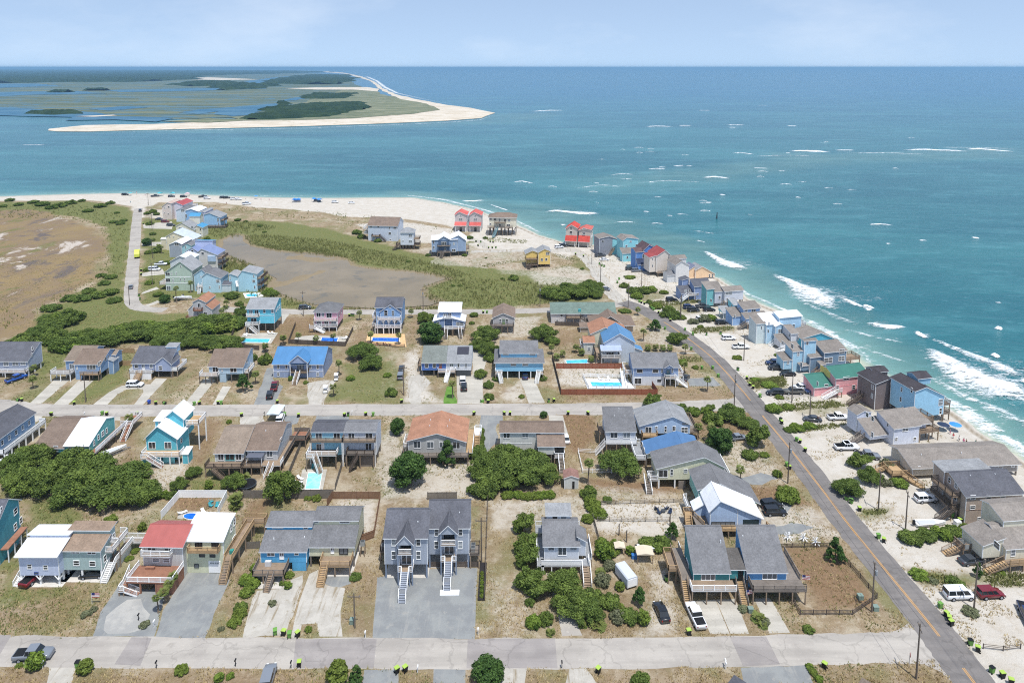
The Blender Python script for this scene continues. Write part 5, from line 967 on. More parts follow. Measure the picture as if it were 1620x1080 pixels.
h.fw(0,[(362,238,382,268),(306,322,324,364),(250,330,264,366),(264,412,284,456),(362,406,378,438),(414,402,430,444)]); h.fw(0,[(178,332,236,370),(180,406,240,455),(190,500,246,562)], 's', WHITE); h.deck(-3.2,-.05,1,8,2.6, 'FLB')
h = House(E5,(250,420),(525,420), 'white roofed house with rooftop deck behind the sage green one', yaw=0, near=False); w = S((200,208,210)); gfront(h, (238,190),(362,122),(500,165),0,8,.02, w, metal((214,220,226)), o=.4); h.deck(h.W*.55, h.W, -1.5,3, h.z(205,-1.5), 'FR', posts=False); h.win('F', -.02, h.W*.4,6.5,1,1.3)
h = House(E5,(648,592),(882,596), 'light blue gabled house with garage-like annex beside palms', yaw=0, near=False); w = S((160,200,216)); gfront(h, (645,386),(708,336),(882,405),0,8,.02, w, GREY_R, o=.3); h.fw(0,[(826,422,872,460),(858,495,876,542),(736,508,756,536)]); xa = h.f(540,500,2)[0]; gfront(h, (540,362),(640,292),(708,352),2,7,.02, S((150,192,210)), GREY_R, o=.3); h.fw(2,[(625,372,638,402),(566,510,580,545)]); h.stair((-1.2,1.2,3),(-.6,-1.8,.1),1.1, WHITE); h.gable(h.W+.1, h.W+4,1,5,.02,3.2,1, S((190,204,210)), DGREY_R, 'x', o=.2); h.deck(-2.2,.2,-.2,1.9,2.6, 'FL')
h = House(E5,(1108,580),(1338,582), 'light blue house with pale shed roofs beside the kidney-shaped pool', yaw=0, near=False); w = S((156,206,222)); gfront(h, (1106,386),(1160,308),(1346,350),0,8,.02, w, LGREY_R, o=.3); h.fw(0,[(1298,362,1318,396),(1288,422,1330,458),(1310,498,1332,540)]); gfront(h, (988,358),(1020,352),(1106,382),1.2,6,.02, w, LGREY_R, o=.3); h.fw(1.2,[(1000,380,1014,420),(1002,455,1014,480)]); h.deck(h.W+.05, h.W+2.4,0,8,3.0, 'FRB', rmat=WOODD); h.deck(h.W+.05, h.W+2.4,0,8,5.8, 'FRB', rmat=WOODD, posts=True); MB().bar((-.9,.9,4.6),(-.2,-.2,2.4),.9,.12).build('slide_chute', WHITE, h.r)
h = House(E5,(578,302),(832,306), 'beige house with periwinkle metal roof and stacked rear decks', yaw=0, near=False); w = S((204,200,196)); gfront(h, (566,96),(640,30),(838,108),0,9,.02, w, metal((122,138,178)), o=.3); h.fw(0,[(634,72,672,106),(736,142,806,176),(785,258,818,280),(650,262,690,282)]); x0 = h.f(722,150)[0]; h.box('bay_wall', x0, h.W-.1,-.5,-.01, h.z(190), h.z(118), S((150,176,206))); h.box('corner_trim', x0-.1, x0+.1,-.06,-.012,0,6, WHITE)
for z_ in (2.8,5.6): h.deck(h.W+.05, h.W+3,0,7, z_, 'FRB', rmat=WOODD)
h = House(E5,(432,268),(562,268), 'lavender house with periwinkle roof squeezed behind the beige one', yaw=0, near=False); w = S((176,186,216)); gfront(h, (430,66),(520,14),(590,62),0,9,.02, w, metal((122,138,178)), o=.3); h.fw(0,[(504,42,538,84)]); h.gable(h.W*.6, h.W+6.5,5,9,7,11.2,.7, w, metal((40,140,190)), 'x', t=0, o=.3)
h = House(E4,(402,870),(540,870), 'aqua gabled house with grey roof between dark grey and lavender', yaw=0, near=False); gfront(h, (400,732),(505,676),(560,705),0,10,.02, S((138,186,196)), GREY_R, o=.3); h.fw(0,[(474,710,496,750)])
h = House(E4,(255,872),(412,872), 'dark grey house with white roof and big gable window', yaw=0, near=False); gfront(h, (248,694),(350,652),(425,686),0,11,.02, S((126,134,144)), metal((228,230,232)), o=.3); h.fw(0,[(326,670,388,712)])
h = House(E4,(212,772),(590,772), 'cream yellow house with long pale grey gable roof', yaw=0, near=False); w = S((222,208,168)); gfront(h, (205,578),(308,518),(585,628),0,10,.02, w, metal((186,196,208)), o=.3); h.fw(0,[(250,572,268,592),(305,572,322,590),(370,596,388,612)], 'p'); h.gable(-3.2,-.05,1,4,.02,5.6,.5, w, WHITE_M, 'x', o=.2)
h = House(E4,(355,600),(600,612), 'cream house with ribbon windows and bright blue roof behind', yaw=0, near=False); w = S((220,214,190)); gfront(h, (345,430),(432,384),(604,482),0,9,.02, w, LGREY_R, o=.3); h.fw(0,[(380,446,432,468),(556,424,596,462),(528,500,590,532)]); gfront(h, (610,450),(640,420),(722,452),2,7,.02, w, metal((54,142,186)), o=.3); h.gable(h.W*.35, h.W*.95,9.5,14,5,10.5,1.4, w, metal((54,142,186)), 'x', o=.3); h.fw(2,[(680,460,708,490),(690,525,708,555)])
h = House(E4,(760,442),(968,442), 'light blue gabled house at the pond lawn with dark deck wall', yaw=0, near=False); w = S((128,178,214)); gfront(h, (742,268),(822,246),(972,306),0,10,.02, w, LGREY_R, o=.3); h.fw(0,[(930,315,960,365),(946,380,964,428)]); h.deck(-.5, h.W+5,-3.2,-.05,1.0, 'FLR', rmat=WOODD, floor=WOODG, skirt=WOODD); h.deck(h.W+.05, h.W+3,0,6,4, 'FRB', rmat=WOODD)
h = House(E4,(615,432),(735,432), 'purple-grey tall house with clerestory windows', yaw=0, near=False); w = S((160,160,186)); gfront(h, (612,262),(722,222),(752,232),0,12,.02, w, LGREY_R, o=.3); h.fw(0,[(634,258,654,294),(660,248,678,286),(684,240,702,280)], 'p')
h = House(E4,(505,380),(635,380), 'mid blue house with white roof in the northern cluster', yaw=0, near=False); gfront(h, (478,212),(562,188),(660,222),0,12,.02, S((112,160,206)), WHITE_M, o=.3); h.win('F', -.02,-.4,3,.9,2.4, 'p')
h = House(E4,(358,370),(478,370), 'pale white-blue house with grey gable roof in the northern cluster', yaw=0, near=False); gfront(h, (346,205),(412,178),(482,200),0,12,.02, S((196,210,224)), GREY_R, o=.3); h.fw(0,[(414,194,462,226)])
h = House(E4,(268,322),(352,322), 'lavender house with red metal roof at the beach end', yaw=0, near=False); w = S((206,202,216)); gfront(h, (268,132),(352,94),(440,132),0,14,.02, w, metal((176,70,70)), o=.35); h.row('F', -.01,.5,6,2,1.4,1.2,1.6, 's'); h.deck(h.W, h.W+8,12,14,6, 'FRB')
h = House(E4,(150,340),(272,340), 'beige gabled house nearest the inlet road end', yaw=0, near=False); w = S((214,196,184)); gfront(h, (148,152),(225,95),(278,108),0,12,.02, w, shingle((196,170,156)), o=.3); h.fw(0,[(178,150,192,182),(198,146,210,180),(230,140,256,170),(175,232,190,246),(228,245,244,262)], 'p')

# ================================================================== houses on the point
h = House(E6,(132,350),(400,362), 'large pale grey house with brown-grey roof by the dunes', yaw=R(-6), near=False); w = S((188,200,216)); z1 = h.z(212,0,.5); d1, zr = h.run(135,0, z1,.55, h.W*.3); h.block(0, h.W, 0, d1*2,.02,[(0, z1),(d1, zr),(d1*2, z1)], w, BROWN_R, o=.4); h.fw(0,[(142,212,166,232),(212,214,232,232),(318,224,332,244),(360,226,390,244),(316,270,340,294)]); h.fw(0,[(326,334,342,362)], 'd'); h.deck(2.5,7,-2.4,-.05,3, 'FLR', rmat=WOODD); h.stair((7,-1.5,3),(10.5,-1.8,.1),1.2, WOODD, WOODD); h.deck(-3,-.05,1,8,3.6, 'FLB'); h.deck(-3,-.05,1,8,6.4, 'FLB')
h = House(E6,(428,432),(548,432), 'small white annex house on stilts with grey hip roof', yaw=0, near=False); w = S((206,214,224)); zd = h.z(390); h.hip(0, h.W, 0,6, zd, h.z(278),2.2, w, LGREY_R, o=.5); h.fw(0,[(500,292,532,318),(500,345,532,370),(442,346,456,360)]); h.pile(-.5, h.W, 0,5, zd, 5,3, mat_=WOODD); h.deck(h.W+.05, h.W+3,0,5, zd, 'FRB', rmat=WOODD, ny=2); h.deck(h.W+.05, h.W+3,0,5, zd+3, 'FRB', rmat=WOODD); h.deck(-2.5,-.05,0,4, zd, 'FLB', rmat=WOODD); h.stair((-1.2,0, zd),(-3.8,-2,.05),1.1, WOODD, WOODD)
h = House(E6,(712,498),(1020,505), 'slate blue house with zigzag white roof and central balconies', yaw=R(4), near=False); w = S((112,136,164)); zd = h.z(452); W_ = h.W; z1 = h.z(345,0, W_*.4); D_ = 9.5
xs = [0, W_*.2, W_*.4, W_*.55, W_]; h.block(0, W_*.76,0, D_, zd, [(0, z1),(W_*.2, z1+.1),(W_*.36, z1+1.9),(W_*.56, z1),(W_*.76, z1+.1)], w, WHITE_M, 'y', o=.4); h.block(W_*.56+.02, W_*1.02,.6, D_+.3, zd, [(0, z1+.3),(W_*.24, z1+2.1),(W_*.46, z1-.6)], w, WHITE_M, 'y', o=.4); h.fw(0,[(722,350,736,376),(722,400,738,426),(906,370,922,390),(896,426,930,456)]); h.box('shade_panel', W_*.2, W_*.52,-.05,-.01, zd+.2, z1-.1, paint((84,106,134))); zu = h.z(400,-1.2); h.deck(W_*.17, W_*.56,-1.4,-.06, zu, 'FLR', rmat=DGREY, posts=False); h.deck(W_*.17, W_*.56,-1.4,-.06, zd, 'FLR', rmat=WOODG); h.win('F', -.06, W_*.36, zu, 2.6,2, 's'); h.win('F', -.06, W_*.4, zd, 1,2, 'd'); h.pile(0, W_, 0,8, zd, 6,3, mat_=WOODD); h.stair((W_*.32,-1.4, zd),(W_*.28,-4,.05),1.4, WOODG, WOODG); h.deck(W_*1.02+.05, W_+2,1,8, zd+1, 'FRB', rmat=WOODG)  # central panel is a darker wall colour, painted shade behind the balconies
h = House(E6,(925,265),(1165,292), 'twin-gabled taupe house with coral red tile roofs on the beach', yaw=R(-3), near=False); w = S((178,170,166)); rr = shingle((206,92,84)); W_ = h.W; z1 = h.z(118,0, W_*.2)
for a, b_ in ((0, W_*.44),(W_*.56, W_)): h.block(a, b_, 0,9,.02,[(0, z1),((b_-a)*.4, z1+1.9),(b_-a, z1+.2)], w, rr, 'y', o=.5); zm = z1*.52; h.block(a+.2, b_-.2,-2.2,-.03, zm-.9,[(0, zm-1.1),(2.15, zm+.4)], w, rr, o=.3, name='porch_wall'); h.win('F', -.02,(a+b_)/2, zm+1.3,2.2,1.5); h.win('F', -.02,(a+b_)/2, zm+4,1.0,.9); h.posts([a+.4, b_-.4],[-2], zm-1,.3, WHITE, 'porch_post'); h.win('F', -.02,(a+b_)/2,.1,1.3,2.2, 'd', BLACK)
h.box('stair_tower', W_*.44+.02, W_*.56-.02,.8,7,.02, z1-.2, S((150,150,156))); h.row('F', .78, W_*.5-.4, W_*.5+.4,1,2,.8,1.4); h.row('F', .78, W_*.5-.4, W_*.5+.4,1,6,.8,1.4)
h = House(E6,(1238,302),(1440,305), 'pale yellow house on tall dark stilts with brown hip roof', yaw=R(-2), near=False); w = S((214,206,178)); zd = h.z(226); z1 = h.z(142); h.hip(0, h.W*1.22,0,9, zd, z1,2.2, w, BROWN_R, o=.6); h.fw(0,[(1240,144,1262,162),(1278,146,1302,166),(1326,150,1342,178),(1372,152,1396,176),(1408,156,1432,176),(1240,190,1258,206),(1326,198,1346,222),(1396,200,1430,222)]); h.pile(0, h.W*1.22,0,9, zd, 8,4, mat_=WOODD); h.deck(-.8, h.W*1.05,-1.6,-.05, zd, 'FLR', rmat=WOODG); h.deck(h.W*.25, h.W*.75,-1.6,-.05, zd+2.7, 'FLR', rmat=WOODG, posts=False); h.stair((h.W*.38,-1.6, zd),(h.W*.2,-6.5,.1),1.2, paint((120,160,170)), paint((120,160,170)))
MB().bar((0,0,.4),(h.W, 0, zd-.4),.2).bar((h.W, .1,.4),(0,.1, zd-.4),.2).bar((h.W, 0,.5),(h.W*1.22,4, zd-.4),.2).build('cross_brace', WOODD, h.r)
h = House(C5,(1165,452),(1242,452), 'bright yellow stilt house with grey roof on the sandy lot', yaw=R(4), near=False); w = S((226,186,70)); zd = h.z(432); gfront(h, (1166,358),(1206,336),(1244,350),0,7.5, zd, w, LGREY_R, o=.35); h.fw(0,[(1214,356,1238,374),(1182,394,1196,412),(1210,392,1224,410)]); z_ = h.z(356,1.5); h.block(-5.8,-.02,1.2,7, zd, [(0, z_-.5),(3.2, z_+1),(5.8, z_)], w, LGREY_R, 'y', o=.4); h.deck(-6,-.1,-1.2,1.18, zd, 'FLR', rmat=WOODD); h.deck(-6,-.1,-1.2,1.18, zd+2.8, 'FLR', rmat=WOODD, posts=True); h.pile(-5.6, h.W, 0,6.5, zd, 6,3, mat_=WOODD); h.stair((-4,-1.2, zd),(-5,-3.5,.05),1.1, WOODD, WOODD)

# ================================================================== houses along the eroding shore
YB = R(13)
def shore(Z, Lp, Rp, lab, wc, roof, ye, yr, ybot, slope=.35, back=.5, yaw=YB, o=.35, **k):
    """front slope facing the viewer; returns the house and its main numbers"""
    h = House(Z, Lp, Rp, lab, yaw=yaw, near=False); w = S(wc); z0 = max(.02, h.z(ybot)) if ybot else .02; z1 = h.z(ye); d1, zr = h.run(yr, 0, z1, slope)
    h.block(0, h.W, 0, d1+back, z0,[(0, z1),(d1, zr),(d1+back, zr-back*slope)], w, roof, o=o, **k)
    if z0 > .5: h.pile(0, h.W, 0, d1, z0,4,3)
    return h, w, z0, z1, d1, zr
def side(h, wd, y0, y1, z0, zlo, zhi, w, roof, off=0): h.block(-wd-off, -.02-off, y0, y1, z0,[(0, zlo),(wd-.02, zhi)], w, roof, 'y', o=.25)
TG = shingle((134,126,118))
h, w, z0, z1, d1, zr = shore(A5,(640,368),(892,360), 'brown two-storey house with grey roof, gallery stair and parked white suv', (150,132,116), DGREY_R, 234,128, None, .45,4, yaw=R(5))
h.fw(0,[(668,236,690,254),(738,234,760,252),(804,232,824,250),(666,282,688,298),(848,278,868,298),(700,334,720,350)]); h.fw(0,[(750,280,790,302)]); h.box('band_board', 0, h.W, -.04,-.01, z1*.5, z1*.5+.12, S((140,110,96))); h.gable(-.4, h.W*.8, d1+1.2, d1+4.6,2, zr-.5,.25, w, LGREY_R, 'x', t=1, o=.3)
for z_ in (2.7,5.3): h.deck(-2.0,-.05,1.5,8, z_, 'FLB', rmat=WOODD, posts=True)
h.stair((-1.4,1.6,2.7),(-5.0,1.6,.1),1.2, WOODG, WOODD); h.row('L', -.01,2,8,3,3.6); h.row('L', -.01,2,8,3,6.2); h.vents([(h.W*.3,4, z1+1.8),(h.W*.75,4, z1+1.8)]); h.box('storage_box', -2.2,-1,-.6,.4,0,1.1, WHITE)
h = House(A5,(822,560),(925,560), 'cream house with tan roofs and wooden stairs at the right edge', yaw=R(6)); w = S((214,206,178)); zd = h.z(520); z1 = h.z(472); h.block(0, h.W+6,0,5, zd, [(0, z1),(4.2, z1+2.0),(5, z1+1.8)], w, TG, o=.3); h.block(2.2, h.W+8,3.5,9, zd, [(0, z1+3.2),(3.5, z1+4.4),(5.5, z1+3.8)], w, TG, o=.3); h.fw(0,[(850,480,868,508)]); h.block(-4.2,-.02,.8,6, zd, [(0, z1+.4),(4.18, z1+1.6)], w, TG, 'x' if 0 else 'y', o=.3); h.sw(-4.2,[(774,440,802,480)], h=1.3); h.fw(3.5,[(866,392,894,416)]); h.pile(-4, h.W+3,.3,6, zd, 6,3); h.stair((-.4,-.8, zd),(-4.6,-.8,.05),1.4, WOODN, WOOD); h.deck(-.4, h.W+6,-1.6,-.02, zd, 'F', rmat=WOODN, floor=WOOD); h.stair((-5.0,4.6, zd),(-9,4.6,.05),1.4, WOODN, WOOD); h.deck(-6,-4.25,3.4,6, zd, 'FL', rmat=WOOD); h.ac(-5.2,3.8, zd+.02); h.ac(-5.2,5.2, zd+.02)
h, w, z0, z1, d1, zr = shore(E3,(505,975),(1318,958), 'long low tan-roofed house on posts reaching the surf', (196,182,160), TG, 862,722,925,.3,3, yaw=R(4), o=.6); h.fw(0,[(552,866,570,882),(1146,856,1210,884),(1274,856,1300,876)]); h.box('grey_wall_panel', h.W*.58, h.W*.99,-.04,-.01, z0, z1-.05, S((116,110,106))); h.deck(-4.6,-.2,.5,4.5, z0, 'FLB', rmat=WOODN, floor=WOODN); h.stair((-2,.4, z0),(.4,-3.4,.05),1.2, WOODN, WOODN); h.stair((-4.8,3.6, z0),(-8,3.2,.05),1.2, WOODN, WOODN); h.vents([(4,3, z1+1.1),(14,3, z1+1.1)])
h, w, z0, z1, d1, zr = shore(E3,(357,715),(552,716), 'lavender-white house with grey roof and lean-to beside surf steps', (206,214,232), TG, 566,436, None, .3,.5); h.fw(0,[(430,572,474,596),(370,648,392,670),(514,646,536,668)]); h.block(h.W+.02, h.W+3.6,1.6, d1,2.8,[(0, z1-.1),(d1-1.6, zr-.2)], w, TG, o=.3); h.win('F', 1.58, h.W+1, z1-2,.9,1.2); h.deck(h.W+.05, h.W+6,-.2,3,2.6, 'FRB', rmat=WOOD); h.deck(h.W+3.7, h.W+6,1.6,6,4.6, 'FRB', rmat=WOOD, posts=True); h.gable(h.W+.02, h.W+3.6,.2,1.58,4.6,4.7,.5, w, TG, 'x', t=1, o=.2)
h.block(-5.4,-.02,1.8,6.4,1.4,[(0, z1*.5),(4.6, z1*.5+2.2)], w, TG, o=.25); h.block(-5.6,-1.4,6.5,10,1,[(0, zr-.6),(2, zr+.2),(4.2, zr-.4)], w, TG, 'y', o=.25); h.sw(-5.4,[(190,605,208,645)], h=1.4); h.sw(-5.6,[(148,455,170,485),(190,485,212,515)], h=1.2); h.sw(0,[(312,535,324,560)], h=1.1); h.stair((-5.8,4,1.6),(-10,3.2,.05),1.2, WOODG, WOODG)
def tower(Z, Lp, Rp, lab, wc, roof, l, pk, r, ybot, D_, yaw=YB, frect=(), srect=(), **k):
    h = House(Z, Lp, Rp, lab, yaw=yaw, near=False); w = S(wc); z0 = max(.02, h.z(ybot)) if ybot else .02; a0, a1, zl, zr_, zp = gfront(h, l, pk, r, 0, D_, z0, w, roof, o=.35); h.fw(0, frect); h.sw(a0, srect, h=1.4)
    if z0 > .5: h.pile(a0, a1,0, D_, z0,4,3)
    return h, w, z0, a0, a1, zl, zr_, zp
BR = shingle((70,66,70))
h, w, z0, a0, a1, zl, zr_, zp = tower(E3,(530,548),(752,562), 'light blue gabled house on pilings standing over the surf', (126,182,210), BR, (530,288),(612,256),(757,325),478,8.5, frect=[(712,348,742,398),(718,418,734,464)], srect=[(412,328,424,372),(500,270,508,290),(418,252,432,296)]); h.deck(a1+.05, a1+2.2,0,7, z0, 'FRB', rmat=WOODG); h.deck(a1+.05, a1+2.2,0,7, z0+2.6, 'FRB', rmat=WOODG, posts=True); h.gable(a1-4, a1+.2,5,9, zp-2, zp-.2,.8, w, BR, 'x', o=.3); h.deck(-1.4,-.05,1,3.5, z0+.6, 'FLB', posts=False)
h, w, z0, a0, a1, zl, zr_, zp = tower(E3,(226,432),(402,440), 'dark brown gabled house between the pink and blue ones', (92,80,78), BR, (224,232),(330,190),(408,226), None, 7, frect=[(336,218,364,234)], srect=[(192,230,208,280),(188,298,202,350)]); h.gable(a1-4, a1+.4,5,8.5, zp-2, zp-.4,.6, w, BR, 'x', o=.3); h.stair((-1.0,4.5,2.4),(-6,3.8,.05),1.2, WOODD, WOODD)
GM = metal((44,112,98))
h, w, z0, z1, d1, zr = shore(E2,(1086,895),(1362,892), 'pink house with dark green metal roof facing the car court', (226,148,150), GM, 732,632, None, .4,.5); h.fw(0,[(1154,735,1206,758),(1094,806,1118,838),(1230,804,1256,840)]); h.fw(-.0,[(1292,726,1338,758),(1300,794,1326,822)]); h.box('band_board', 0, h.W, -.05,-.01, z1*.52, z1*.52+.12, S((210,120,126))); h.box('corner_trim', h.W*.68, h.W*.68+.14,-.06,-.01,0, z1, S((240,170,170)))
z_ = h.z(790,1.2); h.block(-6.4,-.02,1.0,6,.02,[(0, z_),(4.4, z_+1.9),(5, z_+1.8)], w, GM, o=.3); h.fw(1.0,[(994,795,1024,828)]); h.sw(-6.4,[(930,772,944,812)], h=1.3); h.stair((-.4,-.9,1.9),(-4.8,-.9,.05),1.3, WHITE); h.deck(-.4, h.W*.1,-1.6,-.02,1.9, 'F'); h.box('yellow_side', -.06,-.01,2.5,7, z_+1.5, z1+1.2, S((232,200,70))); h.deck(h.W*.72, h.W+.4,-1.8,-.02,2.2, 'FLR', rmat=WHITE)
h, w, z0, z1, d1, zr = shore(E2,(985,700),(1172,706), 'dark slate blue house stepping down towards the street', (74,102,124), TG, 518,425, None, .35,.5); h.fw(0,[(992,572,1062,612),(1122,498,1166,532),(1116,558,1166,596),(976,640,996,676)]); z_ = h.z(548,1); h.block(-4.4,-.02,.8,5,.02,[(0, z_),(4.2, z_+1.4)], w, TG, o=.25); h.block(-7.4,-4.42,1.2,5,.9,[(0, z_-2.6),(3.8, z_-1.4)], w, TG, o=.25); h.sw(-4.4,[(838,536,852,566)], h=1.3); h.sw(-7.4,[(790,608,808,650)], h=1.4); h.stair((-1.4,-.4,1.6),(-4.2,-.6,.05),1.2, WOOD, WOOD); h.gable(-1.8,-.1,-.9,.78,.02,3.2,.5, w, TG, 'x', t=1, o=.2); h.win('F', -.92,-.9,.2,1.1,2.1, 'd'); h.deck(h.W+.1, h.W+7,2,6,2.4, 'FRB', rmat=WOOD)
h, w, z0, z1, d1, zr = shore(E2,(812,690),(912,690), 'pale sky blue stepped house beside the slate one', (140,190,214), TG, 425,410, None, .3,.4); h.block(-3.6,-.02,.5,4.5,.02,[(0, h.z(506,.5)),(4, h.z(506,.5)+1.3)], w, TG, o=.25); h.block(-6.6,-3.62,.8,4.5,1.0,[(0, h.z(575,.8)),(3.7, h.z(575,.8)+1.1)], w, TG, o=.25); h.sw(-3.6,[(712,452,734,490)], h=1.4); h.row('F', .48,-2.6,-.8,1,5.2); h.row('F', .78,-5.6,-4.4,1,2.6); h.fw(0,[(838,432,858,458)])
h, w, z0, a0, a1, zl, zr_, zp = tower(E2,(800,520),(960,520), 'teal gabled house with grey roof peeking over the pale blue one', (34,140,166), TG, (800,408),(962,360),(1085,410), None, 7, srect=[(765,388,778,412)])
h, w, z0, z1, d1, zr = shore(E2,(706,505),(760,510), 'white stepped house with blue window hoods near the surf', (214,216,222), TG, 362,292,470,.3,.4); h.block(-3.8,-.02,.3,4,1.0,[(0, h.z(430,.3)),(3.7, h.z(430,.3)+1.2)], w, TG, o=.25); h.sw(0,[(690,370,706,388)], h=1.1); h.sw(-3.8,[(630,425,650,460)], h=1.3); h.stair((-1,-.6,1.2),(-6,-1,.05),1.1, WHITE)
h, w, z0, z1, d1, zr = shore(E2,(602,440),(788,436), 'sky blue house with white shed roofs and white stair', (160,202,228), WHITE_M, 222,172, None, .3,.4); h.fw(0,[(722,284,742,312),(626,290,668,322)]); z_ = h.z(262,.6); h.block(-5.2,-.02,-.4,5,.02,[(0, z_),(5.4, z_+1.9)], w, WHITE_M, o=.3); h.block(-8.6,-5.22,.4,5,.02,[(0, z_+.3),(4.6, z_+1.8)], S((196,214,216)), TG, o=.3); h.fw(-.4,[(558,346,580,376)]); h.sw(-5.2,[(510,330,524,356),(518,268,528,292)], h=1.2); h.sw(-8.6,[(455,300,466,330)], h=1.2); h.gable(-2.6,1.0,-1.8,-.45,3, z_-.4,.7, w, WHITE_M, 'y', o=.2); h.win('F', -1.82,-.8,4.2,1.6,1.4); h.stair((-.6,-2.2,2.6),(-5,-2.4,.05),1.2, WHITE); h.deck(h.W+.05, h.W+2,0,6,5.5, 'FRB')
h, w, z0, z1, d1, zr = shore(E2,(300,290),(438,292), 'periwinkle house with grey shed roof and white entry rail', (120,160,206), TG, 152,92, None, .35,.4); h.fw(0,[(312,162,338,180),(370,160,408,180)]); z_ = h.z(205,.4); h.block(-4.4,-.02,.2,5,.02,[(0, z_),(4.8, z_+1.6)], w, TG, o=.3); h.sw(-4.4,[(226,205,238,230)], h=1.2); h.sw(0,[(262,142,272,164)], h=1.1); h.block(-.8, h.W+1.6,-3,-.03,2.0,[(0, h.z(232,-3)),(2.9, h.z(232,-3)+1.1)], w, TG, o=.25); h.win('F', -3.02,3.6,2.6,1.9,1.6); h.deck(-1, h.W+1,-4.4,-3.05,2.0, 'FR'); h.box('skirt', -1, h.W+1,-4.3,-4.2,0,1.7, WOODD); h.stair((-1,-3.8,2),(-4.4,-3.8,.05),1.1, WOODG, WOODG)
h, w, z0, z1, d1, zr = shore(E2,(218,235),(262,238), 'turquoise house with pale shed roof next to the periwinkle one', (110,204,208), LGREY_R, 120,66, None, .3,.4); h.block(-4.2,-.02,.2,4,2.2,[(0, h.z(180,.2)),(3.7, h.z(180,.2)+1.2)], w, LGREY_R, o=.3); h.pile(-4.1,0,.3,3.8,2.2,2,2, mat_=WHITE); h.sw(-4.2,[(152,180,162,205)], h=1.2); h.sw(0,[(198,118,208,142)], h=1.1)
h, w, z0, z1, d1, zr = shore(E1,(1042,590),(1190,575), 'pale grey tall house with stepped shed roofs over pilings', (188,192,202), TG, 455,420,530,.4,.4); h.fw(0,[(1050,460,1104,486),(1058,512,1090,538)]); z_ = h.z(440,2); h.block(-3.6,-.02,1.2,6,1.6,[(0, z_-.4),(4.8, z_+2)], S((170,176,188)), TG, o=.3); h.block(-6.8,-3.62,2,6.4,.6,[(0, z_+.6),(4.4, z_+2.2)], S((80,158,160)), TG, o=.3); h.sw(-6.8,[(932,520,944,545)], h=1.2); h.win('F', 1.18,-1.6,3.2,1,1.5); h.stair((-1,-.6,2),(-3,-2.6,.05),1.1, WOODG, WOODG)
h, w, z0, z1, d1, zr = shore(E1,(800,528),(932,532), 'slate blue house with grey roof and white front stair by the curve', (108,130,170), DGREY_R, 416,358, None, .5,.6); h.fw(0,[(860,424,894,440),(818,472,838,490),(912,470,932,490)]); z_ = h.z(462,1); h.block(-5.2,-.02,.8,6,.02,[(0, z_),(4, z_+1.8),(5.2, z_+1.4)], w, DGREY_R, o=.35); h.row('F', .78,-4.4,-1,2,3.2,1,1.2); h.block(-3,-.02,5,8.5,3,[(0, zr-.6),(3, zr)], w, DGREY_R, 'y', o=.25); h.stair((-3.2,-.6,2.4),(-7,-1.2,.05),1.3, WHITE); h.deck(-3.2,.2,-1.2,.78,2.4, 'F')
h, w, z0, a0, a1, zl, zr_, zp = tower(E1,(815,356),(962,360), 'peach house with grey gable roof on the eroding shore', (232,188,136), LGREY_R, (812,290),(865,262),(966,318), None, 7, frect=[(918,320,930,350),(940,320,954,350)]); h.block(a0-3.6, a0-.02,.8,7,.02,[(0, zl-.4),(3.58, zp+.2)], w, shingle((120,128,150)), 'y', o=.3)
h, w, z0, a0, a1, zl, zr_, zp = tower(E1,(660,388),(755,388), 'white gabled house with grey roof beside the peach one', (214,212,208), TG, (655,250),(700,218),(760,250), None, 8.5); h.gable(-4.2,-.05,.5,5,.02,3.4,1.2, S((206,208,208)), GREY_R, 'x', o=.3); h.gable(a0+2, a1+3,8.6,13,3, zp-1.4,1, w, TG, 'x', o=.3)
h, w, z0, a0, a1, zl, zr_, zp = tower(E1,(500,335),(640,335), 'beige house with red roof and open ground level', (208,196,182), shingle((160,72,72)),(498,178),(568,132),(646,200),300,9, frect=[(594,204,640,246)]); h.block(-3.4,-.02,.5,7, z0,[(0, zl-.6),(3.38, zl+.2)], w, shingle((160,72,72)), 'y', o=.3); h.sw(-3.4,[(466,190,474,212),(466,245,474,268)], h=1.2); h.deck(a0, a1,-2,-.05, z0, 'FR', rmat=WOODG)
h, w, z0, a0, a1, zl, zr_, zp = tower(E1,(398,285),(450,285), 'royal blue house with maroon roof and navy lean-to', (54,106,170), shingle((96,76,80)),(395,130),(440,88),(525,130), None, 8); h.block(-4.2,-.02,0,6,.02,[(0, zl-.8),(3, zl+.3),(6, zl-.2)], w, shingle((108,84,84)), o=.3); h.gable(-4,3.4,-2.2,-.05,.02,3.2,2.2, w, shingle((56,66,92)), 'x', t=1, o=.25); h.fw(0,[(386,162,402,194)])
h, w, z0, a0, a1, zl, zr_, zp = tower(E1,(272,205),(345,200), 'aqua pair-house with grey roof and small front annex', (112,194,204), TG, (232,52),(262,30),(352,40), None, 8, frect=[(284,54,300,68),(250,88,266,104),(330,84,352,106)]); h.gable(a0-1.5, a0+5,-3.4,-.05,.02,4.2,1.8, w, TG, 'x', t=1, o=.3); h.win('F', -3.42, a0+1,1.6,.9,1.2); h.win('F', -3.42, a0+3.4,1.6,.9,1.2)
h, w, z0, a0, a1, zl, zr_, zp = tower(E1,(45,172),(180,185), 'dark grey and aqua house with grey roof by the sand track', (104,108,118), TG, (42,38),(120,20),(185,42), None, 8, frect=[(60,50,78,68)]); h.box('aqua_wall', a1-2.6, a1+.02,-.08,-.01,.02, zr_-.1, S((112,194,204))); h.stair((a1-2,-.8,3.4),(a1-5,-2,.05),1.2, WOOD, WOOD)
RR = shingle((196,66,52))
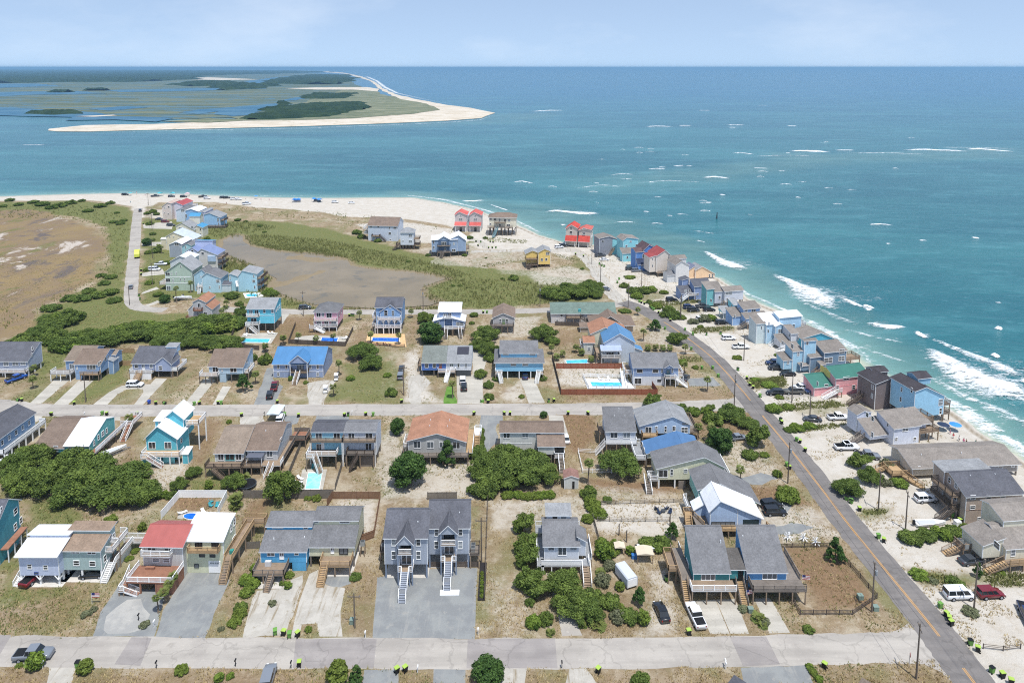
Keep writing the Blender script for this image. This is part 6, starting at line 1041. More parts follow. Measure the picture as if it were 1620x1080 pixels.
h = House(C6,(140,232),(205,245), 'taupe tall house with bright red roofs on the beach corner', yaw=R(-14), near=False); w = S((176,166,152)); z1 = h.z(128); W_ = h.W
h.block(0, W_*1.1,0,9,.02,[(0, z1),(W_*.55, z1+2.2),(W_*1.1, z1+.6)], w, RR, 'y', o=.5); h.block(W_*1.25, W_*2.4,.4,9,.02,[(0, z1-.6),(W_*.5, z1+.6),(W_*1.15, z1)], w, shingle((190,96,84)), 'y', o=.5)
for a in (0, W_*1.25): h.block(a+.2, a+W_*1.05,-2.4,-.03,2.6,[(0,3.2),(2.35,5.4)], w, RR, o=.3, name='porch_wall'); h.posts([a+.4, a+W_*.95],[-2.2],2.6,.3, WHITE, 'porch_post'); h.win('F', -.02, a+W_*.5,6.4,1.5,1.6); h.win('F', -.02, a+W_*.5,9,1.2,1.2)
h.row('R', W_*2.4+.01,1,8,3,7.5,1.2,1.4); h.row('R', W_*2.4+.01,1,8,3,4.2,1.2,1.4)
# ================================================================== streets, drives, pools
PAVED = []
def tex(name, cols, s1, s2, s3=None, rough=.9, bump=.25, thr=(.42,.6), thr2=(.55,.7)):
    global m, nt, N, L, bs
    m, nt, N, L, bs = nmat(name); bs.inputs['Roughness'].default_value = rough; bs.inputs['Specular IOR Level'].default_value = .15
    c_ = mixc(mrange(noise(s1,6,.65), *thr), cols[0], cols[1])
    if len(cols) > 2: c_ = mixc(mrange(noise(s2,6,.7), *thr2,0,.8), c_, cols[2])
    if len(cols) > 3: c_ = mixc(mrange(noise(s3,4,.7),.58,.72,0,.7), c_, cols[3])
    L.new(c_, bs.inputs['Base Color']); b_ = nd('Bump'); b_.inputs['Strength'].default_value = bump; b_.inputs['Distance'].default_value = .1; L.new(noise(2.5,5,.7), b_.inputs['Height']); L.new(b_.outputs[0], bs.inputs['Normal']); return m
ASPH_L = tex('pale_asphalt', [srgb(160,154,146), srgb(169,163,154), srgb(148,142,134), srgb(184,177,166)],.12,.5,1.4)
ASPH_P = tex('asphalt_patch', [srgb(144,138,134), srgb(152,146,141), srgb(134,128,125)],.3,1.2)
ASPH_D = tex('main_road_asphalt', [srgb(116,112,109), srgb(125,120,116), srgb(102,99,97), srgb(138,131,124)],.15,.6,1.5)
GRAVEL = tex('gravel', [srgb(126,128,128), srgb(138,140,138), srgb(150,148,142), srgb(108,110,112)],.25,.6,4, bump=.6)
SHELL = tex('shell_drive', [srgb(168,163,153), srgb(180,175,165), srgb(146,136,118), srgb(192,187,178)],.3,.8,3, bump=.5)
DRIVE = tex('concrete_drive', [srgb(172,167,156), srgb(182,177,166), srgb(154,148,138)],.2,.8)
TURF = tex('turf', [srgb(86,122,52), srgb(100,134,60), srgb(78,108,50)],.5,2)
YELLOW = paint((206,150,60),.8); POOLW = tex('pool_water', [srgb(70,176,214), srgb(92,196,226)],.6,2, rough=.08, bump=.05); POOLD = tex('deep_pool_water', [srgb(24,92,190), srgb(40,116,206)],.6,2, rough=.08, bump=.05); POOLP = tex('pale_pool_water', [srgb(130,212,216), srgb(160,224,222)],.6,2, rough=.08, bump=.05)
def crack(mt_, sc_=.11, dark=.84):
    global m, nt, N, L, bs
    nt = mt_.node_tree; N = nt.nodes; L = nt.links; bs = N['Principled BSDF']; v = nd('TexVoronoi'); v.feature = 'DISTANCE_TO_EDGE'; v.inputs['Scale'].default_value = sc_; t = nd('NewGeometry'); w_ = nd('VectorMath', operation='ADD'); nz_ = nd('TexNoise'); nz_.inputs['Scale'].default_value = .4; nz_.inputs['Detail'].default_value = 5; s_ = nd('VectorMath', operation='SCALE'); s_.inputs['Scale'].default_value = 3.5; L.new(t.outputs['Position'], nz_.inputs['Vector']); L.new(nz_.outputs['Color'], s_.inputs[0]); L.new(t.outputs['Position'], w_.inputs[0]); L.new(s_.outputs[0], w_.inputs[1]); L.new(w_.outputs[0], v.inputs['Vector'])
    c0 = bs.inputs['Base Color'].links[0].from_socket; k = nd('VectorMath', operation='SCALE'); L.new(c0, k.inputs[0]); L.new(math_('MULTIPLY', mrange(v.outputs['Distance'],.004,.02, dark, 1), mrange(noise(.35,5,.6,0, stretch=(.12,1.2,1)),.35,.62,.88,1.05)), k.inputs['Scale']); L.new(k.outputs[0], bs.inputs['Base Color'])
for mt_ in (ASPH_L, ASPH_P, ASPH_D): crack(mt_)
crack(DRIVE, .3,.88)
def tracks(mt_, brown, k_):
    global m, nt, N, L, bs
    nt = mt_.node_tree; N = nt.nodes; L = nt.links; bs = N['Principled BSDF']; c0 = bs.inputs['Base Color'].links[0].from_socket
    L.new(mixc(mrange(noise(.9,6,.7,.3, stretch=(1,.09,1)),.52,.68,0, k_), c0, brown), bs.inputs['Base Color'])
tracks(SHELL, srgb(132,118,94),.9); tracks(GRAVEL, srgb(156,154,148),.5); tracks(ASPH_D, srgb(84,83,86),.4)
def smooth_line(pts, n=10):
    P_ = np.array(pts, float); out = []
    for i in range(len(P_)-1):
        p0, p1, p2, p3 = P_[max(i-1,0)], P_[i], P_[i+1], P_[min(i+2, len(P_)-1)]
        for k in range(n):
            t = k/n; out.append(.5*((2*p1)+(p2-p0)*t+(2*p0-5*p1+4*p2-p3)*t*t+(3*p1-p0-3*p2+p3)*t**3))
    out.append(P_[-1]); return np.array(out)
def ribbon(name, pts, wid, z, mat_, rag=0.0, off=0.0, a=0, b_=None):
    c_ = smooth_line(W2(pts)); t = np.gradient(c_, axis=0); t /= np.linalg.norm(t, axis=1)[:, None]; n = np.stack([-t[:, 1], t[:, 0]],1)
    s_ = np.concatenate([[0], np.cumsum(np.linalg.norm(np.diff(c_, axis=0), axis=1))])
    if b_ is not None or a: q = np.linspace(a, b_ or s_[-1], max(4, int(((b_ or s_[-1])-a)/2))); c_ = np.stack([np.interp(q, s_, c_[:, 0]), np.interp(q, s_, c_[:, 1])],1); n = np.stack([np.interp(q, s_, n[:, 0]), np.interp(q, s_, n[:, 1])],1)
    k = len(c_); w1 = wid/2+rag*(RNG.random(k)-.5); w2 = wid/2+rag*(RNG.random(k)-.5)
    lft = c_+n*(off+w1)[:, None]; rgt = c_+n*(off-w2)[:, None]; f = MB()
    i0 = 0; f.v = [(p[0], p[1], z) for p in lft]+[(p[0], p[1], z) for p in rgt]
    for i in range(k-1): f.f.append((i, i+1, k+i+1, k+i)); f.m.append(0)
    o = f.build(name, mat_); o['kind'] = 'structure'; PAVED.append(np.vstack([lft, rgt[::-1]])); return s_[-1]
NEAR = [(-150,1025),(0,1028),(400,1032),(800,1033),(1165,1029),(1380,1024),(1450,1020),(1500,1020)]
ribbon('near_street', NEAR, 6.1,.012, ASPH_L, .45)
for pts in ([(208,1007),(240,1008),(222,1052),(181,1050)],[(468,1010),(596,1010),(591,1056),(463,1056)],[(740,1010),(878,1009),(882,1056),(738,1056)],[(1155,1007),(1212,1006),(1234,1050),(1176,1053)],[(-60,1002),(18,1004),(-10,1051),(-70,1050)]):
    PAVED.append(W2(pts)); sheet('asphalt_patch', pts, .018, ASPH_P)
ribbon('middle_street', [(-150,628),(0,641),(70,648),(300,649),(620,648),(900,647),(1060,644),(1160,640),(1200,640)],6.6,.012, ASPH_L, .5)
ribbon('upper_street', [(300,488),(400,490.5),(470,493),(620,493.5),(800,492.5),(900,489),(955,484),(990,480)],5.6,.012, ASPH_L, .25)
ribbon('inlet_road', [(219,330),(216,352),(213.5,385),(210.5,420),(208,450),(207.5,472),(214,484),(232,489),(262,490)],5.4,.012, ASPH_L, .3)
MAIN = [(1660,1235),(1600,1157),(1529,1063),(1486,1006),(1451,962),(1351,840),(1306,781),(1251,711),(1206,657),(1187,633),(1150,590),(1120,560),(1077,527),(1040,503),(1010,487),(985,478)]
ml = ribbon('main_road', MAIN, 6.9,.02, ASPH_D, .35)
def yl(a, b_):
    for o_ in (-.14,.14): ribbon('centre_line', MAIN, .12,.027, YELLOW, .02, off=o_, a=a, b_=b_)
c_ = smooth_line(W2(MAIN)); sl = np.concatenate([[0], np.cumsum(np.linalg.norm(np.diff(c_, axis=0), axis=1))])
def along(px, py): q = G(px, py).xy; return sl[np.argmin(np.linalg.norm(c_-np.array(q[:]), axis=1))]
yl(0, along(1523,1055)); yl(along(1487,1007), along(1206,657)); yl(along(1187,633), along(1050,508))
ribbon('sand_track', [(985,478),(966,462),(950,440),(938,422),(925,408),(908,396),(880,393)],6.0,.016, SHELL, 1.2); ribbon('sand_track', [(908,397),(850,396),(790,397),(745,398)],5,.014, SHELL, 1.4); ribbon('sand_track', [(770,392),(758,382),(745,378)],4,.013, SHELL, .8)
sheet('street_apron', [(1385,1003),(1420,996),(1437,985),(1462,1014),(1500,1062),(1515,1085),(1488,1062),(1462,1050),(1400,1048)],.016, ASPH_L)
sheet('street_apron', [(1130,636),(1158,630),(1172,622),(1200,655),(1186,652),(1150,652)],.016, ASPH_L)
def drive(Z, pts, mat_, z=.008, wob=.35, n=1.5):
    PAVED.append(W2(pts, Z)); return sheet('driveway', pts, z, mat_, Z, wob=wob, n=n)
drive(A1,[(640,532),(700,525),(705,575),(800,582),(895,556),(845,715),(830,832),(488,832),(545,700)], GRAVEL); drive(A1,[(560,800),(590,720),(660,650),(740,640),(790,690),(760,780),(690,832),(560,828)], tex('dusty_gravel', [srgb(152,151,147), srgb(166,164,158), srgb(178,174,166), srgb(140,140,138)],.3,.7,3, bump=.5),.011,1.6)
drive(A1,[(1000,490),(1195,490),(1225,535),(1088,834),(838,834),(862,700),(930,590)], GRAVEL); drive(A2,[(733,515),(1000,470),(1265,465),(1252,843),(705,846)], GRAVEL, wob=.1)
drive(A2,[(470,490),(590,470),(585,545),(520,570),(455,545)], GRAVEL); drive(A2,[(85,590),(215,585),(275,530),(335,505),(300,640),(262,760),(240,828),(5,838),(40,720)], SHELL, .01,.5); drive(A2,[(335,560),(370,500),(430,470),(445,545),(560,565),(545,700),(535,842),(430,842),(420,760),(330,770),(320,838),(275,836),(300,700)], SHELL, .01,.5)
drive(A4,[(270,640),(378,634),(452,815),(350,816)], DRIVE, wob=.03); drive(A4,[(382,634),(482,630),(557,815),(457,815)], DRIVE, .0085, wob=.03); drive(A4,[(585,628),(670,625),(775,810),(665,813)], DRIVE, wob=.03); drive(A3,[(352,492),(376,490),(392,600),(470,640),(545,826),(436,826),(400,640)], ASPH_L, wob=.1)
drive(B1,[(345,320),(445,320),(265,472),(190,470)], DRIVE, wob=.05); drive(B1,[(500,325),(590,328),(430,481),(340,478)], DRIVE, wob=.05); drive(B1,[(578,486),(690,400),(770,360),(900,350),(952,350),(985,312),(1056,315),(900,486),(842,486),(908,402),(905,385),(880,379),(800,383),(745,412),(672,486)], DRIVE, wob=.05)
drive(B1,[(1300,310),(1365,322),(1232,486),(1160,486)], DRIVE, wob=.05); drive(B1,[(1410,362),(1462,366),(1395,478),(1345,478)], DRIVE, wob=.05); drive(B1,[(115,546),(285,543),(240,585),(150,592)], DRIVE); drive(B1,[(700,552),(770,552),(760,580),(700,580)], DRIVE)
drive(B2,[(170,248),(215,246),(205,320),(270,362),(215,481),(90,481)], GRAVEL); drive(B2,[(430,340),(530,322),(605,325),(560,400),(525,481),(428,481)], SHELL); drive(B2,[(1050,300),(1150,290),(1205,345),(1140,410),(1140,474),(1075,474),(1065,400)], SHELL, wob=.6); drive(B2,[(1370,292),(1472,290),(1470,135),(1540,130),(1560,200),(1536,290),(1536,472),(1376,472)], DRIVE, wob=.1); drive(B2,[(1300,365),(1345,362),(1374,471),(1284,471)], TURF)
drive(B2,[(0,549),(150,548),(150,600),(60,620),(0,610)], SHELL); drive(B2,[(260,549),(380,549),(360,600),(290,605)], GRAVEL); drive(B2,[(490,551),(690,551),(690,590),(470,592)], GRAVEL); drive(B3,[(330,316),(418,316),(490,469),(386,471)], DRIVE, wob=.1); drive(B3,[(80,546),(222,546),(222,590),(190,600),(180,720),(110,790),(60,780)], GRAVEL, wob=.6); drive(B3,[(512,546),(600,546),(652,725),(610,735),(600,600),(516,590)], DRIVE, wob=.1)
drive(B3,[(1390,312),(1560,310),(1600,360),(1400,362)], GRAVEL); drive(A4,[(612,150),(700,100),(792,132),(765,182),(632,192)], GRAVEL, wob=.4); drive(A4,[(690,232),(800,228),(900,250),(840,290),(720,280)], GRAVEL, wob=.8); drive(B4,[(1020,560),(1180,530),(1290,570),(1200,610),(1080,610)], GRAVEL, wob=.8); drive(A2,[(665,1010),(840,1010),(840,1085),(655,1085)], GRAVEL); drive(A2,[(1030,1010),(1200,1010),(1200,1085),(1025,1085)], GRAVEL); drive(A1,[(270,990),(400,990),(380,1085),(250,1085)], SHELL); drive(A4,[(500,992),(860,985),(900,1085),(520,1085)], GRAVEL); drive(A3,[(470,1002),(560,1002),(620,1085),(450,1085)], SHELL); drive(A3,[(100,1005),(250,1000),(240,1085),(90,1085)], SHELL)
drive(B5,[(180,456),(470,456),(480,500),(185,497)], ASPH_L); drive(C1,[(900,690),(990,655),(1010,668),(890,702)], DRIVE); drive(C1,[(920,770),(1000,740),(1015,752),(920,785)], DRIVE); drive(C1,[(900,570),(1030,540),(1040,575),(895,590)], DRIVE); drive(C1,[(900,375),(1045,370),(1045,395),(900,395)], DRIVE); drive(C1,[(905,260),(1090,240),(1090,290),(905,285)], DRIVE); drive(C3,[(345,215),(370,205),(400,210),(350,290),(335,285)], DRIVE)
drive(C4,[(1240,460),(1400,470),(1640,470),(1640,478),(1240,466)], SHELL)
def pool(Z, deck_pts, water_pts, wm, lab, dm=None):
    o = empty('swimming_pool', G(*Z(*deck_pts[0]))); tag(o, lab, 'pool'); PAVED.append(W2(deck_pts, Z))
    def top(name, pts, z0, z1, mat_):
        P_ = [(*(p-np.array(o.location.xy[:])), ) for p in W2(pts, Z)]; MB().prism([tuple(p) for p in P_], z0, z1, 'z').build(name, mat_, o)
    top('pool_deck', deck_pts, -.05,.1, dm or DRIVE); cx = sum(p[0] for p in water_pts)/len(water_pts); cy = sum(p[1] for p in water_pts)/len(water_pts)
    top('coping', [(cx+(x-cx)*1.06, cy+(y-cy)*1.1) for x, y in water_pts],.02,.13, WHITE); top('water', water_pts, .03,.14, wm); return o
pool(B2,[(395,890),(550,890),(522,1022),(365,1016)],[(432,912),(518,916),(500,1014),(412,1012)], POOLP, 'pale turquoise pool behind the light blue duplex half')
pool(C3,[(100,350),(320,346),(275,415),(65,412)],[(98,384),(270,387),(256,408),(86,405)], POOLW, 'rectangular blue pool below the tall turquoise house'); pool(C3,[(432,372),(540,362),(760,370),(740,420),(405,412)],[(596,378),(700,380),(690,407),(590,405)], POOLD, 'deep blue pool on pale terrace below the pink house')
pool(C3,[(885,354),(1120,354),(1132,436),(875,412)],[(918,378),(1083,380),(1083,403),(915,400)], POOLD, 'deep blue pool with orange-toned deck below the blue gabled house', tex('terracotta_deck', [srgb(206,168,122), srgb(216,180,136)],.6,2)); pool(C4,[(895,638),(1170,638),(1218,700),(918,700)],[(935,658),(1128,662),(1138,690),(950,688)], POOLW, 'bright blue pool in white fence beside the blue over white house', WHITE)
pool(C4,[(765,512),(930,510),(935,545),(770,545)],[(782,522),(915,516),(918,538),(786,540)], POOLW, 'small turquoise pool among palms behind the redwood fence'); ang = [2*math.pi*k/14 for k in range(14)]
pool(E5,[(1170,600),(1400,590),(1440,640),(1200,660)],[(1287+78*math.cos(a),626+(22+5*math.cos(2*a))*math.sin(a)) for a in ang], POOLW, 'oval pool on white deck below the pale shed roofed house', WHITE); pool(A1,[(958,165),(1110,165),(1092,206),(945,204)],[(1022+42*math.cos(a),192+16*math.sin(a)) for a in ang], POOLD, 'round blue pool half hidden behind the white roof', SHELL)
# ================================================================== vegetation
def leafmat(name, c1, c2, c3, trans=.24):
    global m, nt, N, L, bs
    m, nt, N, L, bs = nmat(name); bs.inputs['Roughness'].default_value = .65; bs.inputs['Specular IOR Level'].default_value = .25
    a = nd('Attribute'); a.attribute_name = 'tint'; s = nd('SeparateColor'); L.new(a.outputs['Color'], s.inputs[0]); oi = nd('ObjectInfo')
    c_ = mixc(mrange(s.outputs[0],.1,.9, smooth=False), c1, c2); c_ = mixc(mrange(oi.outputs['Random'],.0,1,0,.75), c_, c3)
    L.new(c_, bs.inputs['Base Color']); tr = nd('BsdfTranslucent'); L.new(c_, tr.inputs['Color']); ms = nd('MixShader'); ms.inputs[0].default_value = trans
    L.new(bs.outputs[0], ms.inputs[1]); L.new(tr.outputs[0], ms.inputs[2]); L.new(ms.outputs[0], nt.nodes['Material Output'].inputs['Surface']); return m
LEAF = leafmat('oak_leaf', srgb(38,56,22), srgb(122,140,64), srgb(92,112,50)); LEAFL = leafmat('shrub_leaf', srgb(50,76,26), srgb(124,146,58), srgb(112,124,54)); LEAFG = leafmat('grey_leaf', srgb(84,92,66), srgb(130,134,100), srgb(110,112,84)); NEEDLE = leafmat('needle', srgb(30,58,26), srgb(88,116,54), srgb(66,94,42)); FROND = leafmat('frond', srgb(74,96,44), srgb(132,138,74), srgb(112,122,62)); REED = leafmat('reed_blade', srgb(96,110,58), srgb(146,144,88), srgb(126,128,76)); STRAW = leafmat('straw_blade', srgb(156,136,98), srgb(190,170,126), srgb(142,132,84),.05)
BARK = surf('bark', srgb(98,82,68),.9,.3,6, bump=.5)
def quadmesh(name, C, U, V, tint, mat_):
    """leaf quads: centres, half axes"""
    n = len(C); v = np.stack([C-U-V, C+U-V, C+U+V, C-U+V],1).reshape(-1,3); me = bpy.data.meshes.new(name)
    me.vertices.add(n*4); me.vertices.foreach_set('co', v.astype('f').ravel()); me.loops.add(n*4); me.loops.foreach_set('vertex_index', np.arange(n*4, dtype='i'))
    me.polygons.add(n); me.polygons.foreach_set('loop_start', np.arange(0, n*4,4, dtype='i')); me.polygons.foreach_set('loop_total', np.full(n, 4, 'i')); me.update(calc_edges=True)
    t = np.repeat(tint, 4); add_attr(me, 'tint', t, t, t); me.materials.append(mat_); return me
def unit(n): v = RNG.normal(size=(n, 3)); return v/np.linalg.norm(v, axis=1)[:, None]
def crown(kind, mat_, nl=4200, leaf=.03):
    """leaf clumps through a crown one unit wide; base at z = 0"""
    cl = []
    if kind == 'oak':
        ph = RNG.random(4)*6.28; am = lambda a: .84+.12*math.sin(2*a+ph[0])+.09*math.sin(3*a+ph[1])+.07*math.sin(5*a+ph[2])
        for _ in range(84):
            a = RNG.random()*2*math.pi; r = .42*math.sqrt(RNG.random())*am(a); z = .24+.30*RNG.random()*(1-(r/.5)**2)*(.8+.3*math.sin(a*2+ph[3]))+.05*RNG.random(); cl.append((r*math.cos(a)+.12*(z-.3), r*math.sin(a), z, .04+.11*RNG.random()**2))
        for _ in range(14): a = RNG.random()*2*math.pi; r = .36+.1*RNG.random(); cl.append((r*math.cos(a), r*math.sin(a),.2+.12*RNG.random(),.07+.05*RNG.random()))
    elif kind == 'shrub':
        for _ in range(30): a = RNG.random()*2*math.pi; r = .38*math.sqrt(RNG.random()); cl.append((r*math.cos(a), r*math.sin(a),.12+.34*RNG.random()*(1-(r/.42)**2),.09+.08*RNG.random()))
    elif kind == 'round':
        for v in unit(46): q = .3+.08*RNG.random(); cl.append((v[0]*q, v[1]*q, .42+v[2]*q*.95,.1+.05*RNG.random()))
        cl.append((0,0,.42,.28))
    elif kind == 'pine':
        for k in range(44): t = RNG.random()**.8; a = RNG.random()*2*math.pi; r = (.42*(1-t)+.04)*(.5+.5*RNG.random()); cl.append((r*math.cos(a), r*math.sin(a),.18+1.0*t, .06+.06*RNG.random()*(1-t*.5)))
    elif kind == 'wind':                                     # wind-sheared, leaning
        for _ in range(50): t = RNG.random(); a = RNG.random()*2*math.pi; r = (.16+.2*t)*math.sqrt(RNG.random()); cl.append((r*math.cos(a)-.22+.42*t, r*math.sin(a),.12+.5*t+.12*RNG.random(),.07+.07*RNG.random()))
    cl = np.array(cl); w = cl[:, 3]**2; idx = RNG.choice(len(cl), nl, p=w/w.sum()); d = unit(nl); d[:, 2] = np.where((d[:, 2] < -.3) & (RNG.random(nl) < .7),-d[:, 2], d[:, 2])
    rad = cl[idx, 3]*(.55+.6*RNG.random(nl)**.8); C = cl[idx, :3]+d*rad[:, None]; C[:, 2] = np.maximum(C[:, 2],.02)
    out = RNG.random(nl) < .09; C[out] += unit(out.sum())*.05; C[:, 2] = np.maximum(C[:, 2],.02)
    nrm = d+unit(nl)*.9; nrm /= np.linalg.norm(nrm, axis=1)[:, None]; u = np.cross(nrm, unit(nl)); u /= np.linalg.norm(u, axis=1)[:, None]; v = np.cross(nrm, u); s_ = (leaf*(.6+.8*RNG.random(nl)))[:, None]
    ct = RNG.random(len(cl)); tint = np.clip(.6*ct[idx]+.35*(C[:, 2]/C[:, 2].max())+.3*(RNG.random(nl)-.5)+.1,0,1); return quadmesh('crown', C, u*s_, v*s_*.8, tint, mat_)  # tint rises with height: sunlit tops and shaded gaps put into the leaf colour
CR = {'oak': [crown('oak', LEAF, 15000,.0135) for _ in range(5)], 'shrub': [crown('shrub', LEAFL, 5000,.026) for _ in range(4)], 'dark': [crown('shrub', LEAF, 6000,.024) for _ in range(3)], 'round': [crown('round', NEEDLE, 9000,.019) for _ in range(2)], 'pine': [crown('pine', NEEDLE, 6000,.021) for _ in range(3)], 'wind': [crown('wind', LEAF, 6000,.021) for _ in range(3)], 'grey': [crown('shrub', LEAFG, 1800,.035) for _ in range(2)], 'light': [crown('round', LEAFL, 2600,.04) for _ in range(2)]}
def trunk_mesh(h, r, limbs=5, spread=.3):
    f = MB(); f.tube([(0,0,0),(.02,.01, h*.5),(.0,.02, h)],[r, r*.8, r*.6],7)
    for k in range(limbs): a = 2*math.pi*k/limbs+.4; f.tube([(0,0, h*.6),(spread*.5*math.cos(a), spread*.5*math.sin(a), h*1.05),(spread*math.cos(a), spread*math.sin(a), h*1.5)],[r*.55, r*.4, r*.18],5)
    return f.mesh('trunk', BARK, True)
TRK = {'oak': trunk_mesh(.24,.03), 'shrub': trunk_mesh(.1,.02,4,.2), 'dark': trunk_mesh(.1,.02,4,.2), 'round': trunk_mesh(.2,.025,4,.15), 'pine': trunk_mesh(.7,.028,4,.12), 'wind': trunk_mesh(.28,.03,4,.16), 'grey': trunk_mesh(.1,.015,4,.2), 'light': trunk_mesh(.15,.02,4,.2)}
def palm_crown(n=26):
    C = []; U = []; V = []; T = []
    for k in range(n):
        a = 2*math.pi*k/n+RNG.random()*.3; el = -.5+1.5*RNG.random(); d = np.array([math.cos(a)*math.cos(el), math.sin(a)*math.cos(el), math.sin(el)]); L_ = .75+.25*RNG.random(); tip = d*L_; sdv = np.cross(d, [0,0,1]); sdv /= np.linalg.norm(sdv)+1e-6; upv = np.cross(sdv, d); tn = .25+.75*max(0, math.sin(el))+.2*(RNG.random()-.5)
        for j in range(9):
            f_ = (j-4)/4; q = d*math.cos(f_*1.0)+sdv*math.sin(f_*1.0); q = q+np.array([0,0,-.35*abs(f_)-.15]); c_ = d*L_*.42+q*L_*.34; C.append(c_); U.append(q*L_*.34); V.append(np.cross(q, upv)/(np.linalg.norm(np.cross(q, upv))+1e-6)*.045); T.append(np.clip(tn, 0,1))
        C.append(d*L_*.22); U.append(d*L_*.22); V.append(sdv*.018); T.append(.5)
    C = np.array(C); return quadmesh('crown', C, np.array(U), np.array(V), np.array(T), FROND)
PALMC = [palm_crown() for _ in range(3)]; PALMT = MB().tube([(0,0,0),(.05,0,.35),(.02,.02,.7),(0,0,1.0)],[.06,.042,.042,.05],8).mesh('trunk', surf('palm_trunk', srgb(120,104,88),.9,.35,8, bump=.6), True)
AUTO = []                                                       # (object, base label, pixel x) for things whose label still has to be told apart
def pxscale(p): q = p-CAMP; return F_PX/q.dot(FW)
HOUSES = []
CUT = (' with ', ' and ', ' beside ', ' behind ', ' by ', ' on ', ' at ', ' in ', ' cut ', ' above ', ' below ', ' set ', ' near', ' along', ' between ', ' joined ', ' standing', ' reaching', ' facing', ' stepping', ' peeking', ' squeezed', ' over ', ', ', ' down ', ' next ', ' half of', ' ending')
def short(lab):
    for c_ in CUT:
        i = lab.find(c_)
        if i > 10: lab = lab[:i]
    return lab
def refresh_houses():
    HOUSES.clear()
    for o in bpy.data.objects:
        if o.get('category') == 'house': HOUSES.append((o.location.xy.copy(), short(o['label']), o))
def near_house(p):
    best = None
    for xy, s_, o in HOUSES:
        c_ = xy+Vector((4*math.cos(o.rotation_euler[2]),4*math.sin(o.rotation_euler[2])+3)); d = (p.xy-c_).length
        if best is None or d < best[0]: best = (d, s_, p.xy-c_)
    d, s_, v = best; pos = ('in front of' if v.y < 0 else 'behind') if abs(v.y) > abs(v.x) else ('beside' if d < 14 else 'near')
    return pos+' the '+s_
def auto(o, base, cat, group, px, p): o['category'] = cat; o['group'] = group; AUTO.append((o, base+' '+near_house(p), px))
refresh_houses()
KINDN = {'oak': ('live_oak', 'dark green live oak', 'tree', 'live oaks'), 'shrub': ('shrub', 'low green shrub', 'shrub', 'shrubs'), 'dark': ('thicket_shrub', 'dense dark shrub', 'shrub', 'dark shrubs'), 'round': ('juniper', 'rounded dark juniper', 'tree', 'junipers'), 'pine': ('pine_tree', 'small green pine', 'tree', 'pines'), 'wind': ('wind_bent_tree', 'wind-bent evergreen', 'tree', 'wind-bent evergreens'), 'grey': ('grey_shrub', 'grey-green bush', 'shrub', 'grey bushes'), 'light': ('yellow_green_bush', 'bright yellow-green bush', 'shrub', 'bright bushes')}
def tree(Z, x, y, w, kind='oak', hs=1.0, lab=None, fit=True):
    p = G(*Z(x, y)); zs = Z(1,0)[0]-Z(0,0)[0]; wd = w*zs/pxscale(p); nm_, ds, cat, grp = KINDN[kind]
    o = empty(nm_, p, RNG.random()*6.28 if kind != 'wind' else (RNG.random()-.5)*.8+math.pi*0); o.scale = (wd, wd, wd*hs)
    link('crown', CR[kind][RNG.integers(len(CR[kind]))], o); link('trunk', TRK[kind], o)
    if lab: tag(o, lab, cat, grp)
    else: auto(o, ds, cat, grp, Z(x, y)[0], p)
    return o
def palm(Z, x, y, h, lab=None, w=None):
    """h: trunk height in zoom pixels"""
    p = G(*Z(x, y)); zs = Z(1,0)[0]-Z(0,0)[0]; H_ = h*zs/pxscale(p); o = empty('palm_tree', p, RNG.random()*6); tk = link('trunk', PALMT, o, scale=(H_**.5*1.5 if H_ > 2 else 2.2, H_**.5*1.5 if H_ > 2 else 2.2, H_)); cw = w*zs/pxscale(p)/2 if w else 1.25
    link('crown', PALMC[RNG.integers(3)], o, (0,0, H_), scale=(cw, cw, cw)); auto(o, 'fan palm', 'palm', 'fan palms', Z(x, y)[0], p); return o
def blades(name, P_, h, w, mat_, tint, per=3, lean=.3):
    """tufts of blades at points P_ (n,2)"""
    n = len(P_)*per; b_ = np.repeat(P_, per, 0)+RNG.normal(size=(n, 2))*w*.8; a = RNG.random(n)*2*math.pi; hh = np.repeat(h if not np.isscalar(h) else np.full(len(P_), h), per)*(.6+.7*RNG.random(n)); u = np.stack([np.cos(a), np.sin(a), np.zeros(n)],1)*w/2; tip = np.stack([b_[:, 0]+RNG.normal(size=n)*hh*lean, b_[:, 1]+RNG.normal(size=n)*hh*lean, hh],1); base = np.concatenate([b_, np.zeros((n, 1))-.03],1)
    v = np.stack([base-u, base+u, tip+u*.15],1).reshape(-1,3); me = bpy.data.meshes.new(name); me.vertices.add(n*3); me.vertices.foreach_set('co', v.astype('f').ravel()); me.loops.add(n*3); me.loops.foreach_set('vertex_index', np.arange(n*3, dtype='i')); me.polygons.add(n); me.polygons.foreach_set('loop_start', np.arange(0, n*3,3, dtype='i')); me.polygons.foreach_set('loop_total', np.full(n, 3, 'i')); me.update(calc_edges=True)
    t = np.repeat(np.repeat(tint, per),3); add_attr(me, 'tint', t, t, t); me.materials.append(mat_); return link(name, me)
def scatter(poly, dens, wob=0):
    x0, y0 = poly.min(0); x1, y1 = poly.max(0); n = int((x1-x0)*(y1-y0)*dens); q = np.stack([x0+(x1-x0)*RNG.random(n), y0+(y1-y0)*RNG.random(n)],1); return q[inside(q[:, 0], q[:, 1], poly)]
